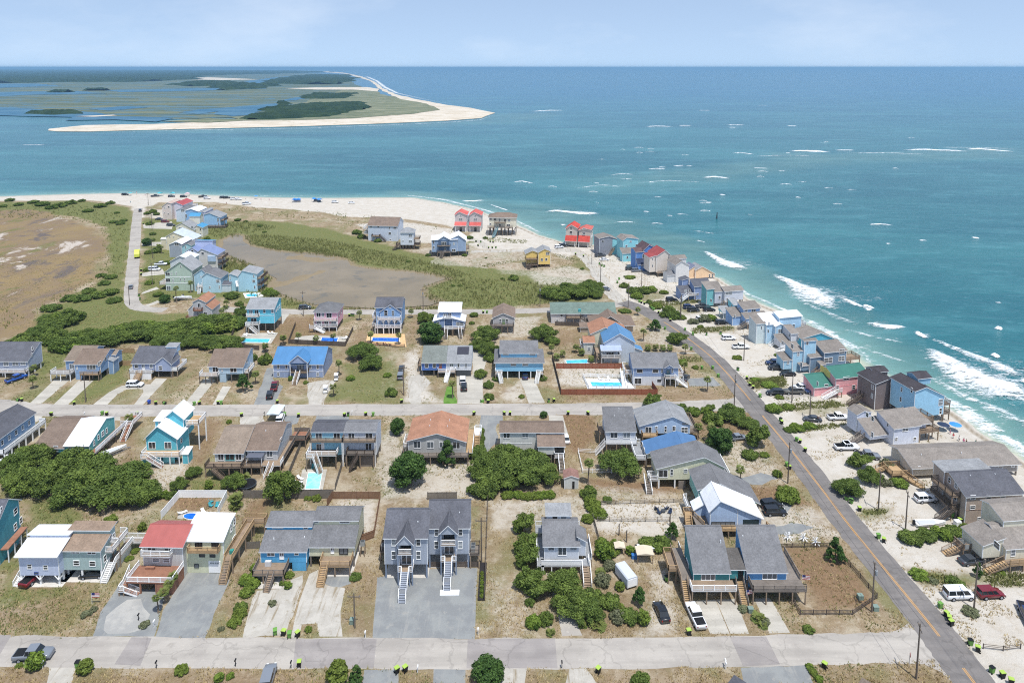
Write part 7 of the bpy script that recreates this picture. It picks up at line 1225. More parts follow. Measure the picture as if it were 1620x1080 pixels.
# ================================================================== vehicles and small things
TYRE = paint((24,24,26),.9); RIM = paint((150,152,156),.3); LAMP = paint((230,232,228),.2); TAIL = paint((150,20,24),.3); CHROME = paint((120,122,126),.3)
m, nt, N, L, b = nmat('car_glass'); b.inputs['Base Color'].default_value = (.02,.025,.03,1); b.inputs['Roughness'].default_value = .05; CGLASS = m
def carpaint(rgb):
    k = 'car_%d_%d_%d' % rgb
    if k not in MATS:
        m, nt, N, L, b = nmat(k); b.inputs['Base Color'].default_value = srgb(*rgb); b.inputs['Roughness'].default_value = .3; b.inputs['Coat Weight'].default_value = .6; b.inputs['Coat Roughness'].default_value = .05; MATS[k] = m
    return MATS[k]
def loft(sections, closed_ends=True):
    """sections: list of (x, [(y, z) half profile from bottom centre-side up to roof centre])"""
    f = MB(); n = len(sections[0][1]); rows_ = []
    for x, pr in sections:
        ring = [(x, -y, z) for y, z in pr]+[(x, y, z) for y, z in reversed(pr)]; i = len(f.v); f.v += ring; rows_.append(i)
    k = 2*n
    for a, b_ in zip(rows_, rows_[1:]):
        for j in range(k): f.f.append((a+j, b_+j, b_+(j+1) % k, a+(j+1) % k)); f.m.append(0)
    f.f.append(tuple(rows_[0]+j for j in range(k))); f.m.append(0); f.f.append(tuple(rows_[-1]+k-1-j for j in range(k))); f.m.append(0); return f
def car_parts(kind):
    if kind == 'sedan': Lh, Wd, hood, roof, cab, z0, belt = 2.35,.92,.92,1.44,(-1.75,-1.0,.35,1.1),.28,.95
    elif kind == 'suv': Lh, Wd, hood, roof, cab, z0, belt = 2.4,.97,1.08,1.76,(-2.3,-2.1,.45,1.15),.34,1.12
    elif kind == 'van': Lh, Wd, hood, roof, cab, z0, belt = 2.6,1.0,1.15,2.0,(-2.55,-2.45,1.1,1.8),.34,1.2
    else: Lh, Wd, hood, roof, cab, z0, belt = 2.9,1.0,1.15,1.9,(-.95,-.7,.75,1.4),.42,1.18
    low = lambda w, z: [(w*.86, z0),(w, z0+.18),(w, (z0+z)/2+.1),(w*.97, z-.06),(w*.9, z)]
    if kind == 'pickup': body = loft([(-Lh, low(Wd*.94, belt-.02)),(-Lh+.08, low(Wd, belt)),(-1.0, low(Wd, belt)),(1.3, low(Wd, belt)),(Lh-.35, low(Wd*.98, hood-.03)),(Lh, low(Wd*.86, hood-.22))])
    else: body = loft([(-Lh, low(Wd*.9, belt-.12)),(-Lh+.15, low(Wd*.98, belt-.02)),(-.8, low(Wd, belt)),(cab[3], low(Wd, belt-.02)),(Lh-.4, low(Wd*.97, hood-.1)),(Lh, low(Wd*.82, hood-.3))])
    a, b_, c_, d = cab; tw = Wd*.8
    cabm = MB(); B = [(a, -Wd*.93, belt-.03),(d, -Wd*.93, belt-.03),(d, Wd*.93, belt-.03),(a, Wd*.93, belt-.03)]; T = [(b_, -tw, roof-.03),(c_, -tw, roof-.03),(c_, tw, roof-.03),(b_, tw, roof-.03)]
    for i in range(4): j = (i+1) % 4; cabm.face([B[i], B[j], T[j], T[i]])
    rf = MB(); rf.prism([(b_-.04,-tw-.02),(c_+.04,-tw-.02),(c_+.04, tw+.02),(b_-.04, tw+.02)], roof-.05, roof, 'z')
    for sy in (-1,1):
        for t0, t1 in ((0,.02),(.34,.37),(.68,.71),(.98,1)):
            q = [];
            for t, zz in ((t0,0),(t1,0),(t1,1),(t0,1)): x = (a+(d-a)*t) if zz == 0 else (b_+(c_-b_)*t); q.append((x, sy*((Wd*.935 if zz == 0 else tw+.012)), belt-.02 if zz == 0 else roof-.02))
            rf.face(q)
    parts = [('body', body.mesh('body', WHITE, True), 'paint', None),('cabin_glass', cabm.mesh('cabin_glass', CGLASS), None, None),('roof', rf.mesh('roof', WHITE), 'paint', None)]
    if kind == 'pickup': parts.append(('cargo_bed', MB().box(-Lh+.16,-1.1,-Wd+.16, Wd-.16, belt-.25, belt+.012).mesh('cargo_bed', BLACK), None, None))
    wr = .34 if kind == 'sedan' else .4; wm = MB().tube([(0,-.12,0),(0,.12,0)], wr, 14).mesh('wheel', TYRE); rm = MB().tube([(0,-.135,0),(0,.135,0)], wr*.6,10).mesh('rim', RIM)
    for x in (-Lh*.6, Lh*.62):
        for y in (-Wd+.1, Wd-.1): parts.append(('wheel', wm, None, (x, y, wr))); parts.append(('>rim', rm, None, (0,0,0)))
    for y in (-Wd*.62, Wd*.62): parts.append(('headlight', MB().box(-.06,.06,-.16,.16,-.07,.07).mesh('headlight', LAMP), None, (Lh-.06, y, hood-.32))); parts.append(('taillight', MB().box(-.05,.05,-.1,.1,-.14,.14).mesh('taillight', TAIL), None, (-Lh+.03, y*1.2, belt-.24)))
    parts.append(('bumper', MB().box(-.1,.1,-Wd*.85, Wd*.85,-.1,.1).mesh('bumper', CHROME if kind == 'pickup' else DGREY), None, (Lh-.02,0, z0+.12)))
    return parts
CARP = {k: car_parts(k) for k in ('sedan', 'suv', 'van', 'pickup')}
NAMES = {'sedan': ('parked_car', 'car'), 'suv': ('sport_utility_vehicle', 'suv'), 'van': ('van', 'van'), 'pickup': ('pickup_truck', 'pickup')}
COLN = {(232,234,236): 'white', (24,26,30): 'black', (60,64,70): 'dark grey', (120,126,134): 'silver grey', (30,50,90): 'dark blue', (112,22,34): 'dark red', (30,80,160): 'blue', (92,90,84): 'bronze grey'}
WH, BK, DG, SV, DB, RD, BL, BZ = list(COLN)
def car(kind, c_, Z, x, y, hd, lab=None, z=0.0):
    p = G(*Z(x, y), z); nm_, cat = NAMES[kind]; o = empty(nm_, p, R(hd)); last = None; pm = carpaint(c_)
    for n_, me, how, loc in CARP[kind]:
        if n_[0] == '>': link(n_[1:], me, last, loc); continue
        q = link(n_, me, o, loc)
        if how == 'paint': q.material_slots[0].link = 'OBJECT'; q.material_slots[0].material = pm
        last = q
    if lab: tag(o, lab, cat, 'parked vehicles')
    else: auto(o, COLN[c_]+' '+cat+' parked', cat, 'parked vehicles', Z(x, y)[0], p)
    return o
LIME = paint((158,190,56),.6); LIMEG = paint((100,152,54),.6)
def bin_parts():
    body = MB(); b0 = [(-.24,-.26,.06),(.24,-.26,.06),(.24,.26,.06),(-.24,.26,.06)]; b1 = [(-.31,-.36,.98),(.31,-.36,.98),(.31,.36,.98),(-.31,.36,.98)]
    for i in range(4): j = (i+1) % 4; body.face([b0[i], b0[j], b1[j], b1[i]])
    body.face(b0[::-1]); body.box(-.33,.33,-.38,.38,.95,1.0); body.bar((-.28,.42,.98),(.28,.42,.98),.05)
    lid = MB().prism([(-.40,1.002),(.44,1.002),(.40,1.06),(0,1.10),(-.36,1.06)],-.34,.34, 'x')
    return body.mesh('body', BLACK), lid.mesh('lid', LIME), MB().tube([(-.05,0,0),(.05,0,0)],.13,10).mesh('wheel', TYRE)
BINB, BINL, BINW = bin_parts()
def wheelie(Z, x, y, green=False, rot=None, tipped=False):
    p = G(*Z(x, y)); o = empty('wheeled_bin', p, RNG.random()*6.28 if rot is None else rot); q = link('body', BINB, o); l_ = link('lid', BINL, o); o.scale = (1.0,)*3
    if green: q.material_slots[0].link = 'OBJECT'; q.material_slots[0].material = LIMEG; l_.material_slots[0].link = 'OBJECT'; l_.material_slots[0].material = BLACK if RNG.random() < .4 else LIMEG
    for sx in (-.27,.27): link('wheel', BINW, o, (sx, .34,.13))
    if tipped: o.rotation_euler = (math.pi/2,0, o.rotation_euler[2]); o.location.z = .36
    auto(o, 'tipped lime bin' if tipped else ('lime green bin' if green else 'black lime-lidded bin'), 'bin', 'wheeled bins at the kerbs', Z(x, y)[0], p); return o
POLEM = surf('pole_wood', srgb(112,100,88),.9,.3,3, bump=.3, stretch=(8,8,1)); POLEMESH = MB().tube([(0,0,0),(0,0,1)],[.16,.1],8).mesh('pole', POLEM)
def utility_pole(Z, x, y, h=9.5, arm=0, box_=False, lab=None):
    p = G(*Z(x, y)); o = empty('utility_pole', p, arm); link('pole', POLEMESH, o, scale=(1,1, h)); MB().box(-1.1,1.1,-.05,.05, h-.75, h-.6).build('crossarm', POLEM, o)
    for x_ in (-1,0,1): MB().tube([(x_, 0, h-.6),(x_, 0, h-.35)],.05,6).build('insulator', CHROME, o)
    if box_: MB().tube([(0,-.32, h-2.4),(0,-.32, h-1.5)],.24,10).build('transformer', paint((140,146,150)), o)
    auto(o, 'weathered wooden utility pole', 'utility pole', 'utility poles', Z(x, y)[0], p); return o
FENCEC = {}
def fence(Z, pts, h, mat_, lab, kind='board', step=2.4, name='fence', closed=False):
    """each panel between posts is a part"""
    W_ = [G(*Z(*p)) for p in pts]; o = empty(name, W_[0]); tag(o, lab, 'fence'); last = None
    for a, b_ in zip(W_, W_[1:]):
        d = b_-a; n = max(1, round(d.length/step)); L_ = d.length/n; ang = math.atan2(d.y, d.x); key = (round(L_, 2), h, mat_.name, kind)
        if key not in FENCEC:
            f = MB()
            if kind == 'board':
                k = max(3, int(L_/.16))
                for j in range(k): f.box(j*L_/k+.006,(j+1)*L_/k-.006,-.012+(.01 if j % 2 else 0),.012+(.01 if j % 2 else 0),.04, h-.03*((j*7) % 3)/3)
                f.box(0, L_, .023,.07, h*.2, h*.2+.09); f.box(0, L_, .023,.07, h*.8, h*.8+.09)
            elif kind == 'solid': f.box(.05, L_-.05,-.03,.03,.06, h-.05); f.box(.05, L_-.05,-.045,.045, h-.05, h+.03)
            elif kind == 'picket':
                k = max(3, int(L_/.2))
                for j in range(k): f.box((j+.5)*L_/k-.04,(j+.5)*L_/k+.04,-.012,.012,.08, h)
                f.box(0, L_, .013,.05, h*.3, h*.3+.08); f.box(0, L_, .013,.05, h*.85, h*.85+.08)
            else:
                for q in (.35,.65,.97): f.box(0, L_, -.02,.02, h*q-.06, h*q)
            FENCEC[key] = (f.mesh('panel', mat_), MB().box(-.06,.06,-.06,.06,0, h+.08).mesh('post', mat_))
        pm, qm = FENCEC[key]
        for j in range(n):
            c_ = a+d*j/n-W_[0]; link('panel', pm, o, c_, ang); link('post', qm, o, c_, ang)
    link('post', qm, o, W_[-1]-W_[0], ang); return o
def mailbox(Z, x, y, white=True):
    p = G(*Z(x, y)); o = empty('mailbox', p); mt_ = WHITE if white else BLACK; MB().box(-.05,.05,-.05,.05,0,1.05).build('post', mt_, o); MB().prism([(-.1,1.05),(.1,1.05),(.1,1.2),(.05,1.27),(-.05,1.27),(-.1,1.2)],-.25,.25, 'y').build('box', mt_, o); auto(o, ('white' if white else 'black')+' post-mounted mailbox', 'mailbox', 'mailboxes', Z(x, y)[0], p)
def adirondack_mesh(c_):
    f = MB(); f.box(-.3,.3,-.28,.3,.3,.35); f.prism([(.25,.3),(.32,.3),(.62,1.0),(.56,1.03)],-.28,.28, 'x')
    for x_ in (-.34,.34): f.box(x_-.05, x_+.05,-.35,.35,.52,.56); f.box(x_-.03, x_+.03,-.33,-.26,0,.52); f.box(x_-.03, x_+.03,.26,.33,0,.52)
    return f.mesh('chair', c_)
ADC = {}
def chair(Z, x, y, c_, cn, rot=0, z=0.0):
    k = c_.name
    if k not in ADC:
        s = MB().box(-.3,.3,-.28,.3,.3,.35).mesh('seat', c_); b_ = MB().prism([(.25,.3),(.32,.3),(.62,1.0),(.56,1.03)],-.28,.28, 'x').mesh('backrest', c_); a = MB().box(-.05,.05,-.35,.35,.52,.56).box(-.03,.03,-.33,-.26,0,.52).box(-.03,.03,.26,.33,0,.52).mesh('arm', c_); ADC[k] = (s, b_, a)
    p = G(*Z(x, y), z); o = empty('garden_chair', p, rot); s, b_, a = ADC[k]; link('seat', s, o); link('backrest', b_, o); link('arm', a, o, (-.34,0,0)); link('arm', a, o, (.34,0,0)); auto(o, cn+' garden chair', 'chair', 'garden chairs', Z(x, y)[0], p)
LNG = None
def lounger(Z, x, y, rot=0, z=.1):
    global LNG
    if LNG is None: LNG = (MB().box(-.32,.32,-.95,.35,.25,.33).mesh('seat', WHITE), MB().prism([(.33,.27),(.38,.22),(.98,.66),(.94,.74)],-.32,.32, 'x').mesh('backrest', WHITE), MB().box(-.03,.03,-.03,.03,0,.25).mesh('leg', WHITE))
    p = G(*Z(x, y), z); o = empty('sun_lounger', p, rot); link('seat', LNG[0], o); link('backrest', LNG[1], o)
    for a in (-.27,.27):
        for b_ in (-.85,.25): link('leg', LNG[2], o, (a, b_, 0))
    auto(o, 'white sun lounger by the pool', 'lounger', 'sun loungers by the pools', Z(x, y)[0], p)
UMC = {}
def umbrella(Z, x, y, c_, cn, z=0.0, canopy=False):
    p = G(*Z(x, y), z)
    if canopy:
        o = empty('beach_canopy', p, RNG.random()); MB().prism([(-1.7,2.1),(1.7,2.1),(0,2.9)],-1.6,1.6, 'y').build('canopy', c_, o)
        for a in (-1.6,1.6):
            for b_ in (-1.5,1.5): MB().box(a-.03, a+.03, b_-.03, b_+.03,0,2.1).build('leg', CHROME, o)
        auto(o, cn+' beach canopy', 'canopy', 'beach shades', Z(x, y)[0], p)
    else:
        o = empty('beach_umbrella', p); f = MB(); n = 10; r_ = 1.5
        for k in range(n): a0, a1 = 2*math.pi*k/n, 2*math.pi*(k+1)/n; f.face([(0,0,2.4),(r_*math.cos(a0), r_*math.sin(a0),1.95),(r_*math.cos(a1), r_*math.sin(a1),1.95)])
        f.build('canopy', c_, o); MB().tube([(0,0,0),(0,0,2.4)],.03,6).build('pole', CHROME, o); auto(o, cn+' beach umbrella', 'umbrella', 'beach shades', Z(x, y)[0], p)
def person(Z, x, y, top, bot, lab, rot=0, z=0.0):
    """standing figure, one skinned surface; clothing as shells over it"""
    key = 'pm'
    if key not in FENCEC:
        me = bpy.data.meshes.new('body'); V = [(0,0,.95),(0,0,1.2),(0,0,1.42),(0,0,1.52),(0,-.01,1.66),(.19,0,1.4),(.25,.03,1.12),(.24,-.06,.88),(-.19,0,1.4),(-.25,.03,1.12),(-.24,-.06,.88),(.1,0,.9),(.12,-.02,.5),(.12,.02,.08),(.12,-.14,.04),(-.1,0,.9),(-.12,.02,.5),(-.12,.05,.08),(-.12,-.1,.04)]
        E = [(0,1),(1,2),(2,3),(3,4),(2,5),(5,6),(6,7),(2,8),(8,9),(9,10),(0,11),(11,12),(12,13),(13,14),(0,15),(15,16),(16,17),(17,18)]; RD_ = [.15,.15,.15,.06,.1,.06,.045,.04,.06,.045,.04,.09,.065,.045,.04,.09,.065,.045,.04]
        me.from_pydata(V, E, []); t = bpy.data.objects.new('tmp', me); col.objects.link(t); mod = t.modifiers.new('s', 'SKIN'); 
        for i, r_ in enumerate(RD_): me.skin_vertices[0].data[i].radius = (r_, r_*.85)
        me.skin_vertices[0].data[0].use_root = True; t.modifiers.new('u', 'SUBSURF').levels = 1; dg = bpy.context.evaluated_depsgraph_get(); b_ = bpy.data.meshes.new_from_object(t.evaluated_get(dg)); bpy.data.objects.remove(t); b_.materials.append(paint((196,150,122))); FENCEC[key] = b_
        FENCEC['sh'] = MB().tube([(0,0,.92),(0,0,1.15),(0,0,1.4),(0,0,1.47)],[.18,.175,.19,.09],10).mesh('shirt', WHITE, True); FENCEC['tr'] = MB().tube([(0,0,.96),(0,0,.8)],[.175,.2],10).tube([(.11,0,.85),(.12,0,.55)],[.11,.1],8).tube([(-.11,0,.85),(-.12,0,.55)],[.11,.1],8).mesh('shorts', WHITE, True); FENCEC['hr'] = MB().tube([(0,.02,1.68),(0,.02,1.74),(0,.02,1.78)],[.115,.1,.03],8).mesh('hair', paint((58,44,34)), True)
    p = G(*Z(x, y), z); o = link('person', FENCEC[key], None, p, rot)
    for n_, c_ in (('sh', top),('tr', bot)): q = link({'sh': 'shirt', 'tr': 'shorts'}[n_], FENCEC[n_], o); q.material_slots[0].link = 'OBJECT'; q.material_slots[0].material = c_
    link('hair', FENCEC['hr'], o); auto(o, lab, 'person', 'people on the beach', Z(x, y)[0], p); return o
def boat(Z, x, y, L_, hd, lab, console=True, trailer=True):
    p = G(*Z(x, y)); o = empty('motor_boat', p, R(hd)); tag(o, lab, 'boat'); z0 = .55 if trailer else .05; f = []
    for t in (0,.25,.5,.75,.92,1.0): w = .95*(1-max(0, t-.35)**2*2.2); w = max(w, .04); f.append((-L_/2+L_*t, [(w*.35, z0+.1*t*t),(w*.8, z0+.3+.1*t),(w, z0+.75+.25*t),(w*.88, z0+.76+.25*t),(w*.8, z0+.66+.25*t)]))
    loft(f).build('hull', WHITE, o, smooth=False); MB().box(-L_*.42, L_*.18,-.62,.62, z0+.7, z0+.84).build('cockpit_floor', paint((190,194,196)), o)
    if console: MB().box(-.5,.3,-.35,.35, z0+.85, z0+1.6).build('console', WHITE, o); MB().box(-.2,.34,-.36,.36, z0+1.6, z0+1.9).build('windscreen', CGLASS, o)
    MB().box(-L_/2-.55,-L_/2-.1,-.2,.2, z0+.3, z0+1.25).build('outboard_motor', BLACK, o)
    if trailer:
        MB().bar((-L_/2,-.7,.45),(L_*.3,-.7,.45),.1).bar((-L_/2,.7,.45),(L_*.3,.7,.45),.1).bar((L_*.3,-.7,.45),(L_/2+1,0,.45),.1).bar((L_*.3,.7,.45),(L_/2+1,0,.45),.1).build('trailer', CHROME, o)
        for s in (-.95,.95): MB().tube([(-L_*.15, s-.1,.33),(-L_*.15, s+.1,.33)],.33,12).build('wheel', TYRE, o)
    return o
# reeds and grasses that nobody could count
REEDS = [([(386,373),(420,372),(520,380),(600,398),(700,420),(745,436),(712,446),(690,436),(640,427),(560,416),(545,408),(450,397),(395,388)],.5),([(672,452),(740,440),(830,446),(915,452),(925,470),(860,482),(760,487),(700,487),(672,468)],.35),([(350,400),(400,418),(432,440),(420,458),(470,474),(500,484),(440,484),(400,470),(360,440),(345,415)],.5),([(470,487),(640,488),(700,486),(700,489.5),(470,490)],.8),([(330,352),(400,352),(440,360),(385,372),(350,378),(330,372)],.35),([(400,386),(450,390),(520,396),(548,408),(500,399),(440,396)],.9)]
pts_ = [scatter(W2(p), d*1.6) for p, d in REEDS]; q = np.vstack(pts_); nz_ = fbm(q[:, 0], q[:, 1],9); struct(blades('marsh_reeds', q, 1.3*nz_+.5,.3, REED, np.clip(nz_*1.5-.25+RNG.random(len(q))*.3,0,1),3), 'stuff')
q = scatter(W2([(-60,470),(60,505),(140,460),(195,440),(205,345),(130,325),(0,325),(-300,330),(-300,345),(110,346),(160,362),(168,420),(140,445),(60,480),(0,535),(-80,545)]),.12); nz_ = fbm(q[:, 0], q[:, 1],14); struct(blades('meadow_grass', q, .5+1.0*nz_, .4, REED, np.clip(nz_*1.6-.3+RNG.random(len(q))*.3,0,1),3), 'stuff')
# straw and weed tufts over the lots, off the paving and the floors of the houses
x = RNG.random(190000); y_ = RNG.random(190000); yy = 95+y_**1.35*255; xx = (x*2-1)*(20+yy*.86); k = sdist(xx, yy, land_poly) > 12; xx = xx[k]; yy = yy[k]
for P_ in PAVED+[pond_w]:
    k = ~inside(xx, yy, P_); xx = xx[k]; yy = yy[k]
for xy, s_, o in HOUSES:
    c_, s2 = math.cos(o.rotation_euler[2]), math.sin(o.rotation_euler[2]); lx = (xx-xy.x)*c_+(yy-xy.y)*s2; ly = -(xx-xy.x)*s2+(yy-xy.y)*c_; k = ~((lx > -.5) & (lx < 10) & (ly > -.5) & (ly < 8)); xx = xx[k]; yy = yy[k]
nz_ = fbm(xx, yy, 6); n2_ = fbm(xx+400, yy, 3); rd = np.array(W2([(985,478),(1040,503),(1077,527),(1150,590),(1251,711),(1351,840),(1451,962),(1600,1157),(2400,1157),(1800,800),(1342,556),(1137,441)])); ins = inside(xx, yy, rd); k = (nz_*.6+n2_*.4 > .44+.13*ins); xx, yy, nz_, ins = xx[k], yy[k], nz_[k], ins[k]; P_ = np.stack([xx, yy],1); gsel = fbm(xx+900, yy-300,25)+(RNG.random(len(xx))-.5)*.35 > .6
struct(blades('dry_grass', P_[~gsel],.12+.24*nz_[~gsel],.17, STRAW, np.clip(RNG.random((~gsel).sum()),0,1),3,.5), 'stuff'); struct(blades('weeds', P_[gsel],.14+.28*nz_[gsel],.2, REED, RNG.random(gsel.sum()),3,.5), 'stuff')
q = scatter(W2([(240,323),(420,328),(600,342),(720,365),(700,374),(560,360),(450,345),(330,345),(240,330)]),.07); nz_ = fbm(q[:, 0], q[:, 1],10); q = q[nz_ > .45]; struct(blades('dune_grass', q, .9,.4, REED, RNG.random(len(q)),3), 'stuff')
q = np.vstack([scatter(W2(p, Z), d) for Z, p, d in [(A5,[(400,590),(470,600),(600,600),(640,650),(560,640),(440,620)],6),(A5,[(180,305),(290,300),(300,318),(200,325)],5),(B5,[(110,420),(300,385),(320,440),(150,450)],8),(B5,[(225,545),(560,520),(660,550),(300,575),(230,570)],5),(B5,[(320,660),(540,645),(640,640),(560,670),(340,690)],5),(A5,[(700,580),(909,590),(909,650),(760,640)],6),(E1,[(440,540),(860,530),(880,545),(480,590)],4),(E1,[(760,760),(1130,740),(1100,770),(800,800)],4),(C5,[(780,440),(1060,400),(1060,412),(820,455)],1.),(C5,[(1260,360),(1430,405),(1400,420),(1280,380)],.8),(C5,[(815,260),(1100,280),(1080,305),(830,285)],.8),(B3,[(1300,170),(1480,180),(1500,205),(1340,215)],2.)]]); struct(blades('beach_vegetation', q, .5,.34, REED, RNG.random(len(q)),4,.5), 'stuff')

# big oaks west of the front row
for x, y, w in ((95,905,230),(230,850,250),(430,930,300),(330,1010,300),(600,960,300),(560,1050,330),(800,1010,300),(700,1090,320),(870,1090,260),(180,1020,260),(120,985,200),(930,1085,190),(450,1080,260)): tree(B1, x, y, w, 'oak', .8)
for x, y, w, k in ((1225,935,100, 'oak'),(1135,1010,110, 'oak'),(930,942,40, 'shrub'),(1480,1010,150, 'oak'),(1320,1010,60, 'light'),(1030,1065,80, 'shrub'),(1090,1065,80, 'dark'),(1175,800,40, 'dark'),(1450,595,40, 'shrub')): tree(B1, x, y, w, k)
for x, y, w, k, hs in ((265,1070,240, 'oak', 1.15),(1062,985,245, 'round', .95),(1310,860,150, 'pine', .9),(995,665,105, 'round', 1.1),(775,185,190, 'oak', .8),(830,248,160, 'oak', .75),(955,420,90, 'dark', 1),(320,325,40, 'light', .8),(415,345,40, 'shrub', .9),(75,200,80, 'dark', 1.2),(160,215,100, 'dark', 1.1),(20,400,120, 'pine', .8),(1205,85,190, 'round', .8),(1560,60,150, 'oak', .8),(1580,200,90, 'dark', 1),(1570,365,70, 'dark', 1),(1575,445,70, 'dark', 1),(1520,305,80, 'oak', .9),(700,320,60, 'shrub', .8),(930,300,60, 'shrub', .7)): tree(B2, x, y, w, k, hs)
for x, y, w in ((1500,820,150),(1570,870,160),(1590,1000,150),(1545,950,160),(1480,1040,100),(1600,930,120)): tree(B2, x, y, w, 'oak', .75)
for k in range(8): tree(B2,1515+RNG.random()*12,655+k*24,55, 'dark', 1.1)
for x, y, w, k, hs in ((110,930,230, 'oak', .8),(250,870,260, 'oak', .8),(400,890,240, 'oak', .8),(330,960,300, 'oak', .75),(480,960,220, 'oak', .75),(200,1000,240, 'oak', .7),(100,1040,200, 'dark', .9),(960,915,265, 'oak', .85),(480,560,55, 'round', .8),(185,320,70, 'dark', .6),(470,318,75, 'dark', .6),(340,435,45, 'shrub', .8),(130,370,70, 'dark', .9),(130,440,65, 'dark', .9),(85,300,80, 'oak', .9),(120,75,180, 'oak', .8),(70,130,130, 'oak', .7),(480,60,170, 'oak', .8),(140,160,140, 'oak', .8),(530,95,100, 'oak', .8),(1160,490,110, 'wind', .9),(1430,540,90, 'shrub', .9),(1510,530,80, 'shrub', .9),(1330,520,70, 'shrub', .9),(770,1030,70, 'dark', 1.2),(1560,600,90, 'dark', .8),(1440,250,50, 'shrub', .8),(1330,100,110, 'wind', .8),(1360,220,70, 'shrub', .8)): tree(B3, x, y, w, k, hs)
for k in range(9): tree(B3,240+k*35,1065-6*math.sin(k),75, 'shrub', .9)
for k in range(7): tree(B3,62+RNG.random()*16,660+k*26,60, 'dark', 1)
for k in range(4): tree(B4,20+k*22,680+k*40,75, 'shrub', 1.1)
for x, y, w, k, hs in ((980,170,190, 'oak', .7),(870,200,150, 'dark', .8),(1060,220,140, 'oak', .7),(1120,225,110, 'dark', .8),(910,390,190, 'round', 1.0),(1150,360,170, 'wind', 1.),(1105,425,120, 'dark', .8),(1290,550,70, 'shrub', 1),(1350,710,160, 'shrub', .9),(470,130,130, 'wind', .8),(650,120,100, 'dark', .8),(730,140,100, 'dark', .8),(840,130,80, 'wind', .7),(1200,420,70, 'shrub', .7),(600,960,110, 'pine', .8),(440,1010,140, 'dark', .8),(520,1020,160, 'dark', .8),(140,1070,110, 'light', .8),(200,1060,110, 'shrub', .9)): tree(B4, x, y, w, k, hs)
# lot of the pale grey house
for x, y, w, k, hs in ((225,275,130, 'wind', .9),(235,390,140, 'wind', .9),(245,460,140, 'wind', .9),(250,580,160, 'wind', .9),(305,620,150, 'wind', .8),(265,660,60, 'dark', 1),(350,755,90, 'dark', 1.2),(285,770,90, 'shrub', 1.1),(450,590,190, 'oak', .9),(505,690,230, 'oak', .8),(560,720,200, 'oak', .8),(610,650,120, 'dark', .9),(660,415,110, 'light', .9),(650,350,80, 'shrub', .9),(695,470,90, 'grey', .8),(655,550,100, 'grey', 1),(690,660,120, 'dark', .9),(745,580,60, 'light', .8),(800,390,60, 'light', .8),(850,660,100, 'pine', .8),(800,740,120, 'dark', .9),(870,760,80, 'light', 1),(740,740,110, 'grey', .9),(745,690,70, 'shrub', .8),(730,350,80, 'shrub', .8),(580,90,90, 'dark', 1.1),(600,150,100, 'shrub', 1),(640,190,80, 'shrub', .9),(570,215,70, 'shrub', .9),(680,110,60, 'dark', .7),(860,1085,120, 'dark', .8)): tree(A3, x, y, w, k, hs)
for x, y, w, k, hs in ((60,1090,190, 'round', .9),): tree(A3, x-20, y, w, k, hs)
for x, y, w, k, hs in ((50,540,110, 'shrub', .8),(35,600,80, 'shrub', .6),(0,690,80, 'dark', .9),(260,510,60, 'shrub', .8),(225,550,40, 'dark', .8),(255,570,50, 'light', .7),(615,520,70, 'dark', .7),(170,660,50, 'grey', .8),(365,800,45, 'shrub', 1),(520,1075,130, 'light', 1.0),(620,1085,110, 'pine', .8),(410,100,60, 'shrub', .9),(360,98,50, 'shrub', .8),(80,470,60, 'shrub', .8)): tree(A2, x, y, w, k, hs)
for x, y, w, k, hs in ((190,1000,100, 'light', 1),(105,990,45, 'shrub', .8),(455,1020,90, 'light', .8),(970,1020,80, 'shrub', .9),(770,775,60, 'grey', .8),(1340,560,100, 'shrub', .8),(1320,610,70, 'light', .6),(1280,720,80, 'shrub', .9),(1250,770,80, 'shrub', .8),(1180,795,40, 'grey', .8),(760,265,50, 'light', 1),(590,230,80, 'light', .6),(460,720,60, 'grey', .7),(500,690,50, 'grey', .6),(1230,1050,50, 'shrub', .9),(1170,1065,60, 'light', .7),(690,420,50, 'shrub', .6),(720,380,50, 'shrub', .6)): tree(A1, x, y, w, k, hs)
for x, y, w, k, hs in ((1015,425,120, 'pine', .9),(875,800,70, 'dark', .6),(760,80,130, 'shrub', .8),(530,690,70, 'grey', .5),(640,760,60, 'grey', .8),(880,1000,50, 'shrub', .8),(900,1030,55, 'shrub', .8),(930,1065,55, 'shrub', .8),(1090,50,130, 'dark', .8)): tree(A4, x, y, w, k, hs)
for x, y, w, k, hs in ((120,230,130, 'oak', .8),(215,175,110, 'oak', .9),(165,110,110, 'wind', .7),(290,190,60, 'grey', .8),(345,190,80, 'shrub', .6),(400,440,110, 'dark', .8),(470,430,100, 'dark', .7),(540,420,100, 'shrub', .8),(600,410,100, 'dark', .7),(660,400,80, 'shrub', .7),(440,600,90, 'shrub', .5),(600,640,90, 'dark', .6),(700,605,50, 'pine', 1.2),(670,765,80, 'grey', .5),(800,585,50, 'shrub', .6),(500,625,50, 'grey', .6),(290,110,70, 'grey', 1.0)): tree(A5, x, y, w, k, hs)
for x, y, w, k, hs in ((250,570,90, 'shrub', .7),(330,560,70, 'shrub', .6),(370,675,90, 'shrub', .7),(440,660,80, 'shrub', .6),(330,680,60, 'dark', .6),(150,410,60, 'shrub', .5),(230,440,90, 'shrub', .4),(55,295,60, 'shrub', .6),(280,505,50, 'shrub', .6),(270,280,40, 'shrub', .6)): tree(B5, x, y, w, k, hs)
